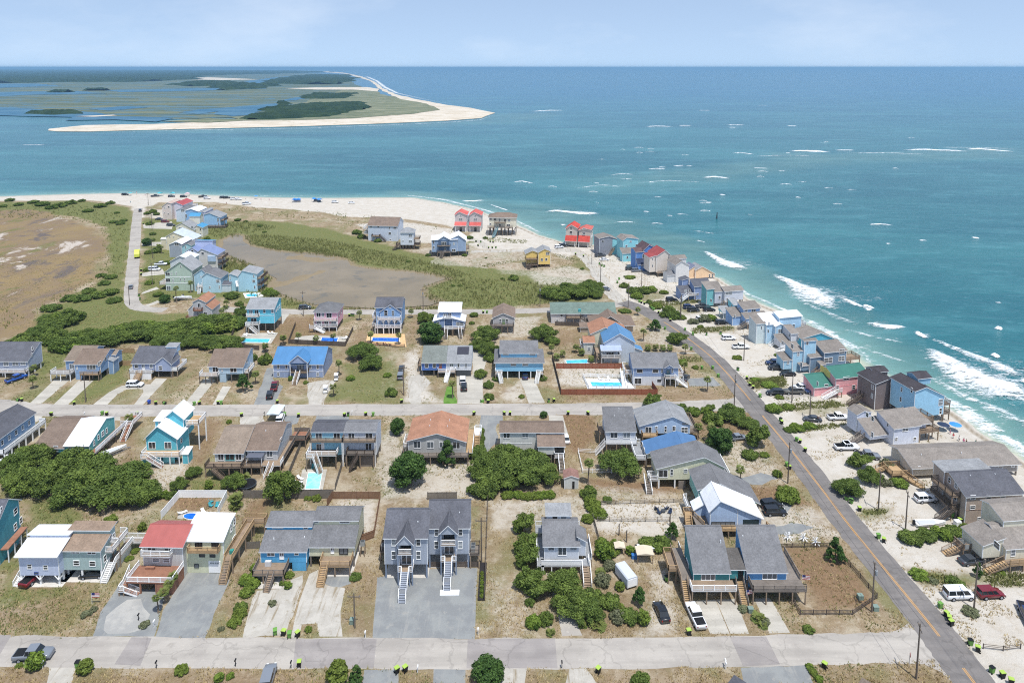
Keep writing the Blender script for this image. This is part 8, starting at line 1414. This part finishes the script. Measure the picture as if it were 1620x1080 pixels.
for x, y, w, k, hs in ((240,425,90, 'dark', .7),(310,470,120, 'dark', .8),(390,470,120, 'dark', .8),(460,460,100, 'shrub', .8),(345,510,110, 'shrub', .7),(560,475,80, 'shrub', .7),(250,625,110, 'dark', .4),(440,555,60, 'dark', .9),(500,590,110, 'shrub', .7),(600,620,110, 'dark', .8),(640,670,140, 'dark', .7),(570,660,110, 'dark', .7),(700,680,80, 'shrub', .7),(790,715,100, 'grey', .7),(880,700,120, 'grey', .8),(940,690,100, 'shrub', .8),(850,750,60, 'shrub', .8),(490,770,140, 'pine', .5),(640,860,150, 'wind', .5),(285,350,110, 'shrub', .3),(20,470,120, 'oak', .8),(-60,450,140, 'oak', .8),(-150,470,140, 'oak', .7),(40,430,90, 'oak', .8),(-100,500,130, 'dark', .7)): tree(E1, x, y, w, k, hs)
# thicket between the marsh and the third row
for k in range(46):
    t = k/45; x = 330+1160*((k*0.618) % 1); lo = 1060 if x > 350 else 1000; hi = 830 if 950 > x > 500 else (900 if x > 950 else 880); y = hi+(lo-hi)*((k*.377+.13) % 1); tree(C1, x, y, 140+80*((k*.71) % 1),('oak', 'dark', 'oak', 'shrub', 'oak')[k % 5],.55+.35*((k*.29) % 1))
for x, y, w in ((150,990,130),(240,960,140),(320,930,140),(400,900,150),(230,1020,140),(350,1010,150),(130,1030,120),(470,860,140),(60,1030,110),(300,870,110)): tree(C1, x, y, w, 'dark' if x % 20 else 'oak', .6)
for k in range(12): tree(C1,1020+k*42,1030+8*math.sin(k*2),130, 'oak', .8)
for x, y, w in ((440,740,110),(520,740,120),(620,720,120),(700,700,110),(720,750,100),(560,690,90),(660,640,80),(700,600,80),(640,590,70),(330,800,130),(720,250,60),(760,260,60),(780,240,50),(560,180,70),(640,150,80),(380,150,90),(330,160,80),(270,140,90),(210,125,70),(450,130,80),(120,140,60),(65,112,60),(20,150,50),(700,130,60),(740,190,40),(520,115,50)): tree(C1, x, y, w, 'dark', .6)
for x, y, w, k in ((225,250,70, 'dark'),(180,265,60, 'dark'),(260,270,60, 'dark'),(200,355,75, 'dark'),(225,440,60, 'dark'),(175,530,90, 'round'),(190,600,70, 'shrub'),(250,590,90, 'dark'),(290,560,90, 'dark'),(225,490,50, 'shrub'),(170,750,60, 'shrub'),(350,690,80, 'dark'),(200,860,80, 'shrub'),(270,960,90, 'dark'),(330,1020,100, 'round'),(840,820,70, 'dark'),(910,980,110, 'oak'),(860,960,70, 'dark'),(960,1040,80, 'dark'),(1250,960,100, 'dark'),(640,500,60, 'dark'),(690,480,60, 'dark'),(1140,370,50, 'dark'),(1180,420,40, 'dark'),(950,320,60, 'dark'),(1020,330,40, 'dark')): tree(C2, x, y, w, k, .8)
for x, y, w in ((150,290,55),(470,380,40),(700,380,40),(830,270,35),(345,418,32),(735,270,50),(1010,530,75),(940,528,30),(625,572,30),(672,572,30),(20,240,70),(50,265,60),(835,395,20),(1445,465,30)): tree(C5, x, y, w, 'dark', .8)
for x, y, w in ((1240,1640-1000,150),(1290,650,150),(1400,640,170),(1480,620,140),(1530,640,100),(1350,600,120),(1500,570,90)): tree(C5, x, y, w, 'oak', .7)
for x, y, w, k in ((1250,280,100, 'oak'),(1290,260,80, 'dark'),(1240,250,80, 'dark'),(95,235,100, 'oak'),(20,130,80, 'dark'),(1545,290,40, 'dark'),(1560,240,60, 'dark'),(1590,380,80, 'oak'),(260,100,80, 'shrub'),(300,105,60, 'shrub')): tree(C3, x, y, w, k, .9)
# palms
for x, y, h in ((845,705,95),(880,655,72),(905,615,75),(928,585,85)): palm(A1, x, y, h, w=56)
for Z, x, y, h in ((B3,765,985,150),(B1,822,635,80),(B1,210,380,70),(B1,215,300,60),(B2,100,350,70),(B2,625,300,90),(B2,590,430,70),(B2,1345,440,100),(B2,370,95,60),(B2,590,95,55),(B2,480,100,45),(B2,825,90,60),(B2,1005,100,65),(B2,1510,125,60),(B2,160,140,30),(A1,1260,140,55),(B4,1040,580,80),(B4,845,330,110),(B3,1515,400,85),(B3,1370,280,60),(B3,1460,700,90),(C2,430,1020,130),(C2,550,935,90),(C2,300,600,60),(C2,275,580,50),(C2,855,1060,50),(C4,1270,400,70),(C4,1235,235,40),(C4,1300,460,25),(C4,1350,460,30),(C4,1395,460,25),(C4,1438,460,25),(C4,1535,480,50),(C4,845,470,40),(C4,760,500,30),(C4,880,490,30),(C4,690,480,50),(C4,720,520,30),(C4,940,530,25),(C3,835,265,50),(C3,1162,250,45),(C1,1430,840,60),(C1,1405,850,50),(A2,30,-10,10),(C3,240,470,50),(C3,355,415,40),(B2,270,110,60)): palm(Z, x, y, h)
for Z, x, y, w in ((A3,620,775,110),(A3,375,815,60),(A3,545,775,55),(A4,610,740,90),(A4,630,775,60),(A3,640,495,60),(A1,1260,145,90),(B1,1495,1080,110)):
    p = G(*Z(x, y)); o = palm(Z, x, y, 6, w=w); o.name = 'yucca'; o['category'] = 'yucca'; o['group'] = 'yuccas'; AUTO[-1] = (o, AUTO[-1][1].replace('fan palm', 'spiky yucca rosette'), AUTO[-1][2])
# ================================================================== placing the small things
UPY = 90
for a in [('pickup', RD, A1,190,522,80),('sedan', BK, A1,500,510,185),('pickup', SV, A1,180,945,5),('suv', SV, A2,150,1065,96),('sedan', BK, A3,966,712,98),('pickup', WH, A3,1148,735,97),('suv', BK, A4,675,140,12),('suv', BK, A4,695,178,2),('van', WH, A5,615,695,2),('suv', RD, A5,755,690,4),('sedan', DG, A5,670,540,8),('pickup', DB, A5,925,790,250),('suv', WH, A5,466,262,5),('pickup', WH, A5,110,30,0),('pickup', SV, A5,205,68,-8),
          ('suv', WH, B1,855,364,2),('pickup', BL, B1,104,326,60),('pickup', RD, B2,218,375,102),('suv', BK, B2,190,428,102),('suv', SV, B2,1014,308,95),('sedan', DG, B2,1022,260,95),('suv', WH, B2,1408,335,94),('suv', BK, B2,1416,378,94),('suv', WH, B2,255,578,98),('sedan', DB, B3,362,305,92),('sedan', DG, B3,1378,318,60),('sedan', WH, B3,618,705,92),('sedan', SV, B4,1030,310,10),('suv', DG, C3,490,195,8),
          ('suv', DB, B5,248,325,175),('suv', BK, B5,262,352,178),('sedan', BK, B5,325,384,182),('suv', BK, B5,256,486,178),('pickup', BZ, B5,355,480,180),('suv', WH, B5,392,458,178),('suv', DB, B5,460,478,180),('sedan', DG, B5,456,626,170),('pickup', WH, B5,594,618,2),('pickup', WH, B5,640,775,4),('pickup', WH, B5,74,240,2),('suv', WH, B5,8,193,2),
          ('suv', DG, E1,290,288,5),('suv', SV, E1,338,302,8),('pickup', DG, E1,48,182,10),('sedan', WH, E1,82,212,5),('suv', BK, E1,620,538,8),('suv', DB, E1,760,598,4),('suv', BK, E1,795,620,2),('pickup', DG, E1,868,592,4),('suv', BK, E1,920,618,4),('suv', WH, E1,865,692,10),('suv', BK, E1,1018,722,4),('sedan', SV, E1,85,450,160),('suv', WH, C6,98,250,20),('suv', BK, C6,125,240,20),('pickup', WH, C2,295,700,5),('van', WH, C2,240,745,8),('suv', RD, C2,332,335,3),('suv', DG, C2,380,365,4),('sedan', DG, C2,280,312,4),('sedan', SV, C2,38,895,116),('suv', DG, C2,118,240,116)]: car(*a)
for x, y, k, c_ in ((245,115, 'pickup', DG),(385,118, 'suv', DG),(487,120, 'suv', BK),(652,120, 'pickup', BK),(688,135, 'suv', WH),(825,128, 'suv', DG),(858,130, 'suv', BK),(915,140, 'suv', WH),(955,143, 'suv', WH),(1028,183, 'pickup', WH)): car(k, c_, C2, x, y, 10+20*RNG.random())
for x, y, k, c_ in ((198,309, 'suv', BK),(530,321, 'suv', WH),(556,322, 'sedan', WH),(502,319, 'suv', DG),(390,323, 'pickup', SV),(470,318, 'suv', BL)): car(k, c_, I0, x, y, 8)
# lime refuse truck on the inlet road
p = G(*C1(869,465)); o = empty('refuse_truck', p, R(116)); tag(o, 'lime yellow refuse truck driving on the inlet road', 'truck'); YL = paint((206,214,40)); MB().prism([(-4,.9),(2.2,.9),(2.2,3.4),(-3.2,3.4),(-4,2.4)],-1.2,1.2, 'y').build('hopper', YL, o); MB().prism([(2.4,.7),(4.2,.7),(4.2,1.9),(3.8,2.9),(2.4,2.9)],-1.15,1.15, 'y').build('cab', YL, o); MB().prism([(3.9,1.9),(4.23,1.9),(3.85,2.8),(3.6,2.8)],-1.0,1.0, 'y').build('windscreen', CGLASS, o); MB().box(-4,4,-1,1,.5,.88).build('chassis', BLACK, o)
for x in (-2.6,-1.5,3.1):
    for y in (-1.05,1.05): MB().tube([(x, y-.15,.5),(x, y+.15,.5)],.5,12).build('wheel', TYRE, o)
# bins
for Z, L_ in ((A1,[(415,995,1)]),(A2,[(187,820,1),(233,825,0),(264,835,1),(308,832,0),(316,990,0),(838,1025,0),(882,1018,0)]),(A3,[(1112,822,0),(630,1025,0),(995,535,1)]),(A4,[(958,1000,0),(1076,102,1),(1102,122,1),(1146,162,0),(1248,308,1),(1275,328,0)]),(A5,[(532,742,1),(560,782,0),(572,800,0),(582,820,0),(668,908,1),(700,938,0),(765,1032,1),(812,1055,0),(850,1085,0),(620,360,0),(588,335,1)]),
               (B1,[(138,460,0),(146,548,0),(324,550,0),(470,480,0),(648,545,1),(676,548,0),(868,548,0),(1140,555,0),(986,480,0),(1262,480,0),(1230,484,1),(1380,478,0),(1400,478,1),(1528,555,0)]),(B2,[(235,472,0),(1022,468,0),(1570,470,0),(8,555,0),(282,552,1),(370,558,0),(660,555,0),(684,553,1),(794,550,0),(842,552,1),(1480,545,0),(622,292,1)]),(B3,[(130,470,0),(230,545,0),(268,545,0),(636,544,0),(760,544,0),(512,465,1),(545,462,0),(1482,255,1),(1550,255,1),(1585,305,1),(1415,135,1)]),
               (B5,[(58,358,1),(106,405,0),(122,440,0),(140,455,0),(176,500,1),(230,570,1),(242,578,0),(286,628,1),(292,642,0),(372,735,1),(390,745,0),(418,790,0),(320,868,1),(334,885,0),(640,1050,1),(664,1065,1)]),(E1,[(42,245,1),(62,260,1),(80,266,1),(185,395,1),(200,368,1),(362,548,1),(378,556,0),(402,566,0),(460,602,1),(476,612,1),(516,636,0),(610,700,0),(568,765,1),(728,775,1),(790,810,1),(900,812,1),(1012,806,1)]),(C5,[(772,292,0),(802,295,1),(785,318,0),(862,294,0),(880,296,0),(852,332,0),(875,332,0),(898,332,1),(1402,372,0),(1452,385,0)]),(C1,[(880,715,1),(886,738,1),(893,555,0),(894,580,0),(906,260,0)]),(C3,[(770,243,0),(784,242,1),(797,243,1)]),(C4,[(258,222,0),(282,222,1)])):
    for x, y, g in L_: wheelie(Z, x, y, bool(g))
wheelie(B1,105,455, True, tipped=True); wheelie(B1,1032,474, True, tipped=True); wheelie(B2,1520,468, True, tipped=True)
o = wheelie(B1,944,474, True); k_ = [c for c in bpy.data.objects if c.parent == o]
for c in k_:
    if c.name.split('.')[0] in ('body', 'lid'): c.material_slots[0].material = paint((40,80,180)) if c.material_slots[0].link == 'OBJECT' else c.material_slots[0].material
AUTO[-1] = (o, 'royal blue wheeled bin beside the curved concrete drive', AUTO[-1][2])
# poles
for Z, x, y, h, a, t in ((A4,1212,700,9.5,1.3, True),(A2,612,785,6.5,0, False),(A5,376,390,8.5,1.3, False),(A5,254,302,9,1.3, False),(A5,684,745,9,1.3, False),(A5,424,1060,9.5,1.3, False),(B5,38,560,10,1.3, True),(B5,325,960,10,1.3, True),(B5,346,528,8,1.2, False),(B5,442,612,7,1.2, False),(B5,90,305,9,1.2, False),(B2,1035,420,9,0, False),(B1,543,465,9,0, False),(A2,1288,440,9.5,0, False),(C6,305,350,9,.8, False),(C6,360,470,9,.8, False),(C6,535,625,9,1, False),(C6,868,705,10,1, True),(C6,620,490,10,1, False),(C3,480,240,10,0, True),(C3,1238,205,9,0, True),(C4,617,180,9,0, True),(C4,1505,260,9,1, True),(C1,965,640,10,1.5, False),(C1,965,475,10,1.5, False),(C1,963,300,10,1.5, False),(C1,820,770,8,0, False),(C4,1175,190,9,1, False),(C2,188,190,9,0, False)): utility_pole(Z, x, y, h, a, t)
# fences
FB = wood((134,100,74)); FG = wood((122,114,104)); FR = wood((150,84,56)); FD = wood((98,86,76))
fence(A2,[(465,140),(492,98),(748,98),(714,305),(642,332)],1.8, FB, 'brown board fence round the sandy yard behind the pale cream house'); fence(A2,[(20,94),(250,96),(478,96)],1.8, FG, 'grey board fence running behind the bright blue house'); fence(A1,[(862,205),(958,92),(1212,92),(1165,185)],1.8, WHITE, 'white vinyl privacy fence round the back yard with fire pit', 'solid'); fence(A2,[(1000,102),(1156,100)],1.8, FG, 'short grey fence behind the slate blue stilt house')
fence(A4,[(720,360),(985,355)],1.0, FD, 'low picket fence below the white yard ornaments', 'picket'); fence(A4,[(1050,405),(1150,520),(1240,628),(1110,716),(830,716),(775,622)],1.0, FD, 'long low picket fence round the brown corner lawn', 'picket'); fence(B3,[(850,792),(698,782),(728,912),(910,914),(1080,917)],1.1, WHITE, 'white rail fence round the yard with the palm', 'rail'); fence(B3,[(560,252),(975,252)],1.8, FR, 'redwood fence between the palm garden and sandy yard'); fence(B3,[(590,418),(1200,418),(1166,366)],1.8, FR, 'long redwood fence along the middle street by the pool'); fence(B3,[(535,190),(590,414)],1.7, FD, 'dark weathered fence along the west side of the sandy pool yard')
fence(B3,[(1010,312),(728,306),(766,382),(1060,382)],1.2, WHITE, 'white picket fence round the bright blue pool', 'picket'); fence(B2,[(300,955),(405,695),(450,692)],1.7, FG, 'grey fence between the brown roofed house and pool yard'); fence(B2,[(602,1022),(656,838)],1.7, FG, 'grey fence dividing the two duplex back yards'); fence(B1,[(722,152),(850,154)],1.7, WOODN, 'new tan fence between the blue and grey houses, farther stretch'); fence(B1,[(718,232),(832,234)],1.7, WOODN, 'new tan fence between the blue and grey houses, nearer stretch')
fence(C3,[(60,300),(0,440),(200,456)],1.7, FD, 'dark fence round the turquoise house pool yard'); fence(C3,[(430,302),(386,415),(745,432),(795,330)],1.7, FD, 'dark fence round the pink house pool terrace'); fence(C3,[(876,415),(1060,438),(1122,436)],1.1, FD, 'low dark fence in front of the orange-toned pool deck', 'picket'); fence(A3,[(600,202),(632,320)],1.2, FG, 'short grey fence beside the pale grey house lot', 'picket'); fence(A3,[(625,218),(820,220),(1010,218)],1.0, FG, 'thin post fence across the sandy back lots', 'rail'); fence(A3,[(40,110),(30,420),(20,640)],1.4, FD, 'dark wire and post fence beside the gravel court', 'rail', 3); fence(C4,[(712,300),(880,305)],1.6, FD, 'dark fence below the long grey-green roofed house'); fence(A2,[(30,365),(105,362)],1.6, FG, 'short grey fence between the cream yellow and bright blue houses'); fence(A2,[(1005,462),(1270,462)],1.2, FD, 'dark fence at the back of the gravel court'); fence(B4,[(130,740),(700,722)],.9, FG, 'thin fence north of the sandy fire pit lot', 'rail', 3)
fence(A5,[(725,925),(815,935),(893,925)],.9, FD, 'few low posts with rails on the sand by the main road', 'rail', 3); fence(B2,[(20,1068),(300,1064),(590,1062)],1.8, FG, 'grey fence at the foot of the pool yards')
# dark planting bed beside the gravel court
o = MB().box(0,1.3,0,9.5,0,.25).build('raised_bed', paint((44,40,40),.9), None, G(*A2(1268,640))); tag(o, 'long dark mulch planting bed beside the gravel court', 'planting bed')
for k in range(6): tree(A2,1290,625-k*24,26, 'light', 1)
# trailers, boats, shelters
p = G(*A3(778,535)); o = empty('cargo_trailer', p, R(-68)); tag(o, 'enclosed grey-white cargo trailer among the bushes', 'trailer'); MB().prism([(-1.1,.45),(1.1,.45),(1.1,2.1),(.9,2.3),(-.9,2.3),(-1.1,2.1)],-2.2,2.2, 'x').build('box_body', paint((196,202,208)), o); MB().box(2.2,2.24,-.95,.95,.55,2.05).build('rear_door', WHITE, o)
for s in (-1.15,1.15): MB().tube([(0, s-.1,.36),(0, s+.1,.36)],.36,12).build('wheel', TYRE, o)
boat(B1,60,845,7,62, 'white motor boat on trailer beside the long blue house'); boat(B1,720,795,6,48, 'open pale skiff on trailer beside the white metal roofed teal house', False); boat(A5,488,372,6.5,2, 'white motor boat on the sand by the brown two-storey house', False, False); boat(C1,1160,738,7,5, 'white boat on trailer in the grassy yard by the palms'); boat(A3,905,372,5,3, 'pale skiff on rack behind the canvas shelter', False, False)
def shelter(Z, x, y, w, d, h, c_, lab):
    p = G(*Z(x, y)); o = empty('yard_shelter', p); tag(o, lab, 'shelter'); MB().prism([(-w/2-.2, h),(w/2+.2, h),(w/2+.2, h+.06),(0, h+.35),(-w/2-.2, h+.06)],-.2, d+.2, 'y').build('roof', c_, o)
    for a in (-w/2, w/2):
        for b_ in (0, d): MB().box(a-.06, a+.06, b_-.06, b_+.06,0, h).build('post', WOOD, o)
TANC = paint((206,192,166),.8); shelter(A3,880,445,2.9,2.2,2.0, TANC, 'tan roofed open shelter in the shrubby yard'); shelter(A3,745,398,1.7,1.4,1.6, TANC, 'small tan roofed shelter among yellow-green bushes'); shelter(B2,1050,-10,.1,.1,.1, TANC, 'x') if 0 else None
o = MB().box(-.5,.5,-.4,.4,0,.8).build('storage_tote', paint((40,110,180)), None, G(*A3(820,412))); tag(o, 'small blue storage tote between the two tan shelters', 'container')
def cart(Z, x, y, hd, lab):
    p = G(*Z(x, y)); o = empty('golf_cart', p, R(hd)); tag(o, lab, 'golf cart'); MB().prism([(-1.2,.3),(1.2,.3),(1.15,.7),(.5,.6),(-.1,.55),(-.2,.8),(-1.2,.8)],-.58,.58, 'y').build('body', WHITE, o); MB().box(-1.2,.9,-.62,.62,1.85,1.92).build('roof', WHITE, o); MB().box(-.7,-.1,-.5,.5,.82,.95).build('seat', TANC, o)
    for a in (-1.1,.8):
        for b_ in (-.55,.55): MB().box(a-.03, a+.03, b_-.03, b_+.03,.7,1.85).build('post', BLACK, o); MB().tube([(a*.9, b_-.08,.22),(a*.9, b_+.08,.22)],.22,10).build('wheel', TYRE, o)
cart(B2,540,400,100, 'white roofed golf cart on the pale drive by the palm'); cart(B2,608,322,100, 'dark-framed golf cart under white top beside the blue metal roof'); shelter(B2,208,590,3.0,5.0,2.2, paint((196,212,222)), 'pale metal carport on the gravel north of the brown roofed house')
def tramp(Z, x, y, lab):
    p = G(*Z(x, y)); o = empty('trampoline', p); tag(o, lab, 'trampoline'); ring = [(2*math.cos(2*math.pi*k/20),2*math.sin(2*math.pi*k/20),.85) for k in range(21)]; MB().tube(ring, .09,6).build('frame', paint((60,70,80)), o); MB().prism([(1.9*math.cos(2*math.pi*k/20),1.9*math.sin(2*math.pi*k/20)) for k in range(20)],.8,.83, 'z').build('mat', BLACK, o)
    for k in range(5): a = 2*math.pi*k/5; MB().box(2*math.cos(a)-.04,2*math.cos(a)+.04,2*math.sin(a)-.04,2*math.sin(a)+.04,0,.8).build('leg', CHROME, o)
tramp(B2,45,1000, 'round black trampoline behind the brown roofed house yard'); 
# ornaments and fire pits
def star(Z, x, y, lab):
    p = G(*Z(x, y)); o = empty('yard_ornament', p); tag(o, lab, 'ornament')
    for k, (a, e) in enumerate([(0,.3),(1.05,.5),(2.1,.3),(3.1,.6),(4.2,.3),(5.2,.5),(0,1.57),(.6,1.0),(2.6,1.0),(4.6,1.0)]): MB().bar((0,0,.9),(math.cos(a)*math.cos(e)*1.0, math.sin(a)*math.cos(e)*1.0,.9+math.sin(e)*.9*(1 if k > 5 else -1)),.13).build('arm', WHITE, o)
star(A4,765,318, 'white spiky yard ornament, west of three'); star(A4,848,324, 'white spiky yard ornament, middle of three'); star(A4,912,346, 'white spiky yard ornament, east of three by the pine')
TEAL = paint((52,160,170)); NAVY = paint((40,56,84)); GREYC = paint((130,124,118))
for x, y, r_ in ((1130,118,2.4),(1180,122,3.9),(1128,140,1.2),(1158,142,.2)): chair(A1, x, y, TEAL, 'turquoise', r_)
for x, y, r_ in ((492,772,2.6),(558,770,-2.6),(514,800,.8),(580,798,-.6)): chair(B4, x, y, NAVY, 'navy blue', r_)
o = MB().tube([(0,0,0),(0,0,.4)],.5,12).build('fire_pit', DGREY, None, G(*B4(536,786))); tag(o, 'round dark fire pit between four navy chairs', 'fire pit'); o = MB().prism([(-2.6,-1.8),(2.4,-2),(2.8,1.6),(-2,2)],.002,.02, 'z').build('fire_pit_pad', SHELL, None, G(*B4(545,790))); struct(o)
for Z, pts in ((C3,[(115,365),(135,360),(262,350),(290,352),(740,385),(758,382)]),(C4,[(1005,645),(1030,643),(1055,640)]),(A1,[(975,175),(1088,172)]),(B2,[(368,975),(380,950)])):
    for x, y in pts: lounger(Z, x, y, 2.6*RNG.random())
for x in (945,965,990,1010,1030): chair(C3, x, 426, WOODR, 'brown', RNG.random()*3)
for Z, x, y, c_, n_ in ((B2,462,885, TEAL, 'turquoise'),(B2,488,885, TEAL, 'turquoise')): chair(Z, x, y, c_, n_, .2)
# beach
CB = paint((40,140,220)); CT = paint((60,180,190)); CP = paint((230,190,190))
for x, y, c_, n_, cn in ((33,105, CT, 'turquoise', 0),(290,108, CT, 'turquoise', 1),(392,108, CT, 'turquoise', 1),(520,112, CP, 'pink', 1),(1107,132, CB, 'blue', 0)): umbrella(C2, x, y, c_, n_, canopy=bool(cn))
for x, y in ((466,320),(472,320),(506,320),(498,319)): umbrella(I0, x, y, CB, 'blue', canopy=True)
umbrella(E3,838,600, CB, 'blue', -.3); umbrella(E3,745,600, NAVY, 'navy', -.3); SHC = [paint((200,60,70)), paint((60,80,140)), WHITE, paint((220,110,150)), BLACK, paint((60,150,140))]
for k, (Z, x, y) in enumerate([(C2,88,90),(C2,160,108),(C2,1020,138),(C2,1150,145),(C2,855,180),(C2,35,170),(C2,700,138),(C2,1220,150),(E3,870,680),(E3,905,700),(E3,925,710),(E3,1000,712),(E3,825,660),(E3,800,625),(C1,862,75)]): person(Z, x, y, SHC[k % 6], SHC[(k+2) % 6],['person in red top', 'person in blue top', 'person in white top', 'person in pink top', 'person in black top', 'person in teal top'][k % 6]+' standing on the sand', k*1.3,-.2)
p = G(1134,346, SEA_Z); o = MB().tube([(0,0,-1),(0,0,1.5),(.1,0,4.2)],[.5,.4,.25],8).build('channel_marker', DGREY, None, p); tag(o, 'lone dark channel post standing in the open sea', 'marker')
# mailboxes, signs, flags
for Z, x, y, w_ in ((A1,740,745,0),(A1,823,780,1),(A1,835,1000,0),(A1,1258,990,0),(A1,228,1000,1),(A2,668,838,1),(A2,1270,822,1),(A2,948,1025,1),(A2,272,1000,0),(A3,435,1000,0),(A3,1310,1005,1),(A4,430,990,1),(B2,153,555,0),(B2,708,545,1),(B1,535,555,1)): mailbox(Z, x, y, bool(w_))
p = G(*A5(392,1008)); o = empty('stop_sign', p, R(70)); tag(o, 'red octagonal stop sign at the near street corner', 'sign'); MB().box(-.03,.03,-.03,.03,0,2.2).build('post', CHROME, o); MB().prism([(.38*math.cos(math.pi*(2*k+1)/8),2.2+.38*math.sin(math.pi*(2*k+1)/8)) for k in range(8)],-.06,-.04, 'y').build('plate', paint((170,24,30)), o)
tx = bpy.data.curves.new('lettering', 'FONT'); tx.body = 'STOP'; tx.size = .26; tx.align_x = 'CENTER'; tx.align_y = 'CENTER'; tx.materials.append(WHITE); t0 = bpy.data.objects.new('lettering', tx); col.objects.link(t0); dg = bpy.context.evaluated_depsgraph_get(); t_ = link('lettering', bpy.data.meshes.new_from_object(t0.evaluated_get(dg)), o); bpy.data.objects.remove(t0); t_.location = (0,-.065,2.2); t_.rotation_euler = (math.pi/2,0,0)
def flag(Z, x, y, h, lab):
    p = G(*Z(x, y)); o = empty('flag', p, R(RNG.random()*40-20)); tag(o, lab, 'flag'); MB().tube([(0,0,0),(0,0, h)],.03,6).build('pole', WHITE, o); f = MB()
    for k in range(7): f.box(0,1.4,-.01,.01, h-.9+k*.128, h-.9+(k+1)*.128-.002, k % 2)
    f.build('cloth', [paint((170,40,50)), WHITE], o); MB().box(0.01,.6,-.014,.014, h-.45, h-.005).build('canton', paint((40,50,110)), o)
flag(A1,492,658,2.2, 'striped flag on short pole in the brown front lawn'); flag(A4,540,650,2.4, 'striped flag beside the wooden stairs of the saltbox pair'); flag(A4,838,560,2.2, 'striped flag at the deck corner of the bright blue saltbox')
for Z, x, y in ((A2,600,760),(A4,565,700),(A4,1232,690),(A4,1150,630)): p = G(*Z(x, y)); o = MB().box(-.45,.45,-.4,.4,0,.8).box(-.48,.48,-.43,.43,.8,.86).build('utility_box', paint((120,140,128)), None, p); auto(o, 'small green-grey utility box', 'utility box', 'utility boxes', Z(x, y)[0], p)
for Z, x, y in ((A3,740,292),(A3,780,328),(A3,1012,240)): p = G(*Z(x, y)); o = MB().tube([(0,0,0),(0,0,2.6)],[.14,.11],7).build('timber_post', POLEM, None, p); auto(o, 'bare timber post in the sandy yard', 'post', 'timber posts', Z(x, y)[0], p)
# roofs of the houses at the foot of the picture, only their ridges in view
for Z, x, y, c_, lab in ((A4,478,1034, DGREY_R, 'dark grey roof peak of a house cut by the bottom edge'),(A4,1160,1048, TAN_R, 'brown roof peak of a house cut by the bottom edge near the corner')):
    p = G(*Z(x, y),4.2); o = empty('beach_house', Vector((p.x, p.y, 0)), R(-135)); tag(o, lab, 'house'); MB().box(.5,11,.5,11,.02,4.2).build('wall', S((150,150,150)), o); f = MB(); q = [(0,0,4.2),(11.5,0,4.2),(11.5,11.5,4.2),(0,11.5,4.2)]
    for k in range(4): f.face([q[k], q[(k+1) % 4],(5.75,5.75,6.8)])
    f.build('roof', c_, o)
# wires between poles
def wires(L_, lab):
    P_ = [G(*Z(x, y))+Vector((0,0, h)) for Z, x, y, h in L_]; o = empty('power_line', P_[0]); tag(o, lab, 'power line')
    for a, b_ in zip(P_, P_[1:]):
        for s_ in (-.9,.9):
            d = b_-a; n = Vector((-d.y, d.x, 0)).normalized()*s_; MB().tube([a-P_[0]+n+d*t-Vector((0,0,4*t*(1-t)*d.length*.018)) for t in (0,.2,.4,.6,.8,1)],.022,4).build('wire', BLACK, o)
wires([(A5,424,1060,9),(A4,1212,700,9),(B5,325,960,9.5),(B5,38,560,9.5),(C6,868,705,9.5),(C6,535,625,8.6),(C6,360,470,8.6),(C6,305,350,8.6)], 'overhead wires strung along the main road poles'); wires([(C1,965,640,9.6),(C1,965,475,9.6),(C1,963,300,9.6),(C2,188,190,8.6)], 'overhead wires strung along the inlet road')
# last: tell look-alikes apart
ORD = ['first', 'second', 'third', 'fourth', 'fifth', 'sixth', 'seventh', 'eighth', 'ninth', 'tenth', 'eleventh', 'twelfth']
groups_ = {}
def trim(t, n):
    w = t.split()[:n]
    while w[-1] in ('the', 'of', 'with', 'and', 'in', 'a', 'to', 'dark', 'pale', 'light', 'near', 'beside', 'behind'): w.pop()
    return ' '.join(w)
for o, b_, px in AUTO: groups_.setdefault(trim(b_, 12),[]).append((px, o))
for b_, L_ in groups_.items():
    L_.sort(key=lambda t: t[0])
    for k, (px, o) in enumerate(L_):
        o['label'] = b_ if len(L_) == 1 else (b_+', '+('left' if k == 0 else 'right')+' one of two' if len(L_) == 2 else b_+', '+(ORD[k] if k < 12 else str(k+1)+'th')+' from the left')
# ------------------------------------------------------------------ haze
hz = MB().box(-90000,90000,-300,75000,-8,112).build('haze', bpy.data.materials.new('haze_air'))
hm = hz.data.materials[0]; hm.use_nodes = True; hn = hm.node_tree.nodes; hn.remove(hn['Principled BSDF'])
pv = hn.new('ShaderNodeVolumePrincipled'); pv.inputs['Color'].default_value = (.38,.69,.96,1); pv.inputs['Density'].default_value = 7e-5; pv.inputs['Anisotropy'].default_value = .2
hm.node_tree.links.new(pv.outputs[0], hn['Material Output'].inputs['Volume']); hz['kind'] = 'stuff'
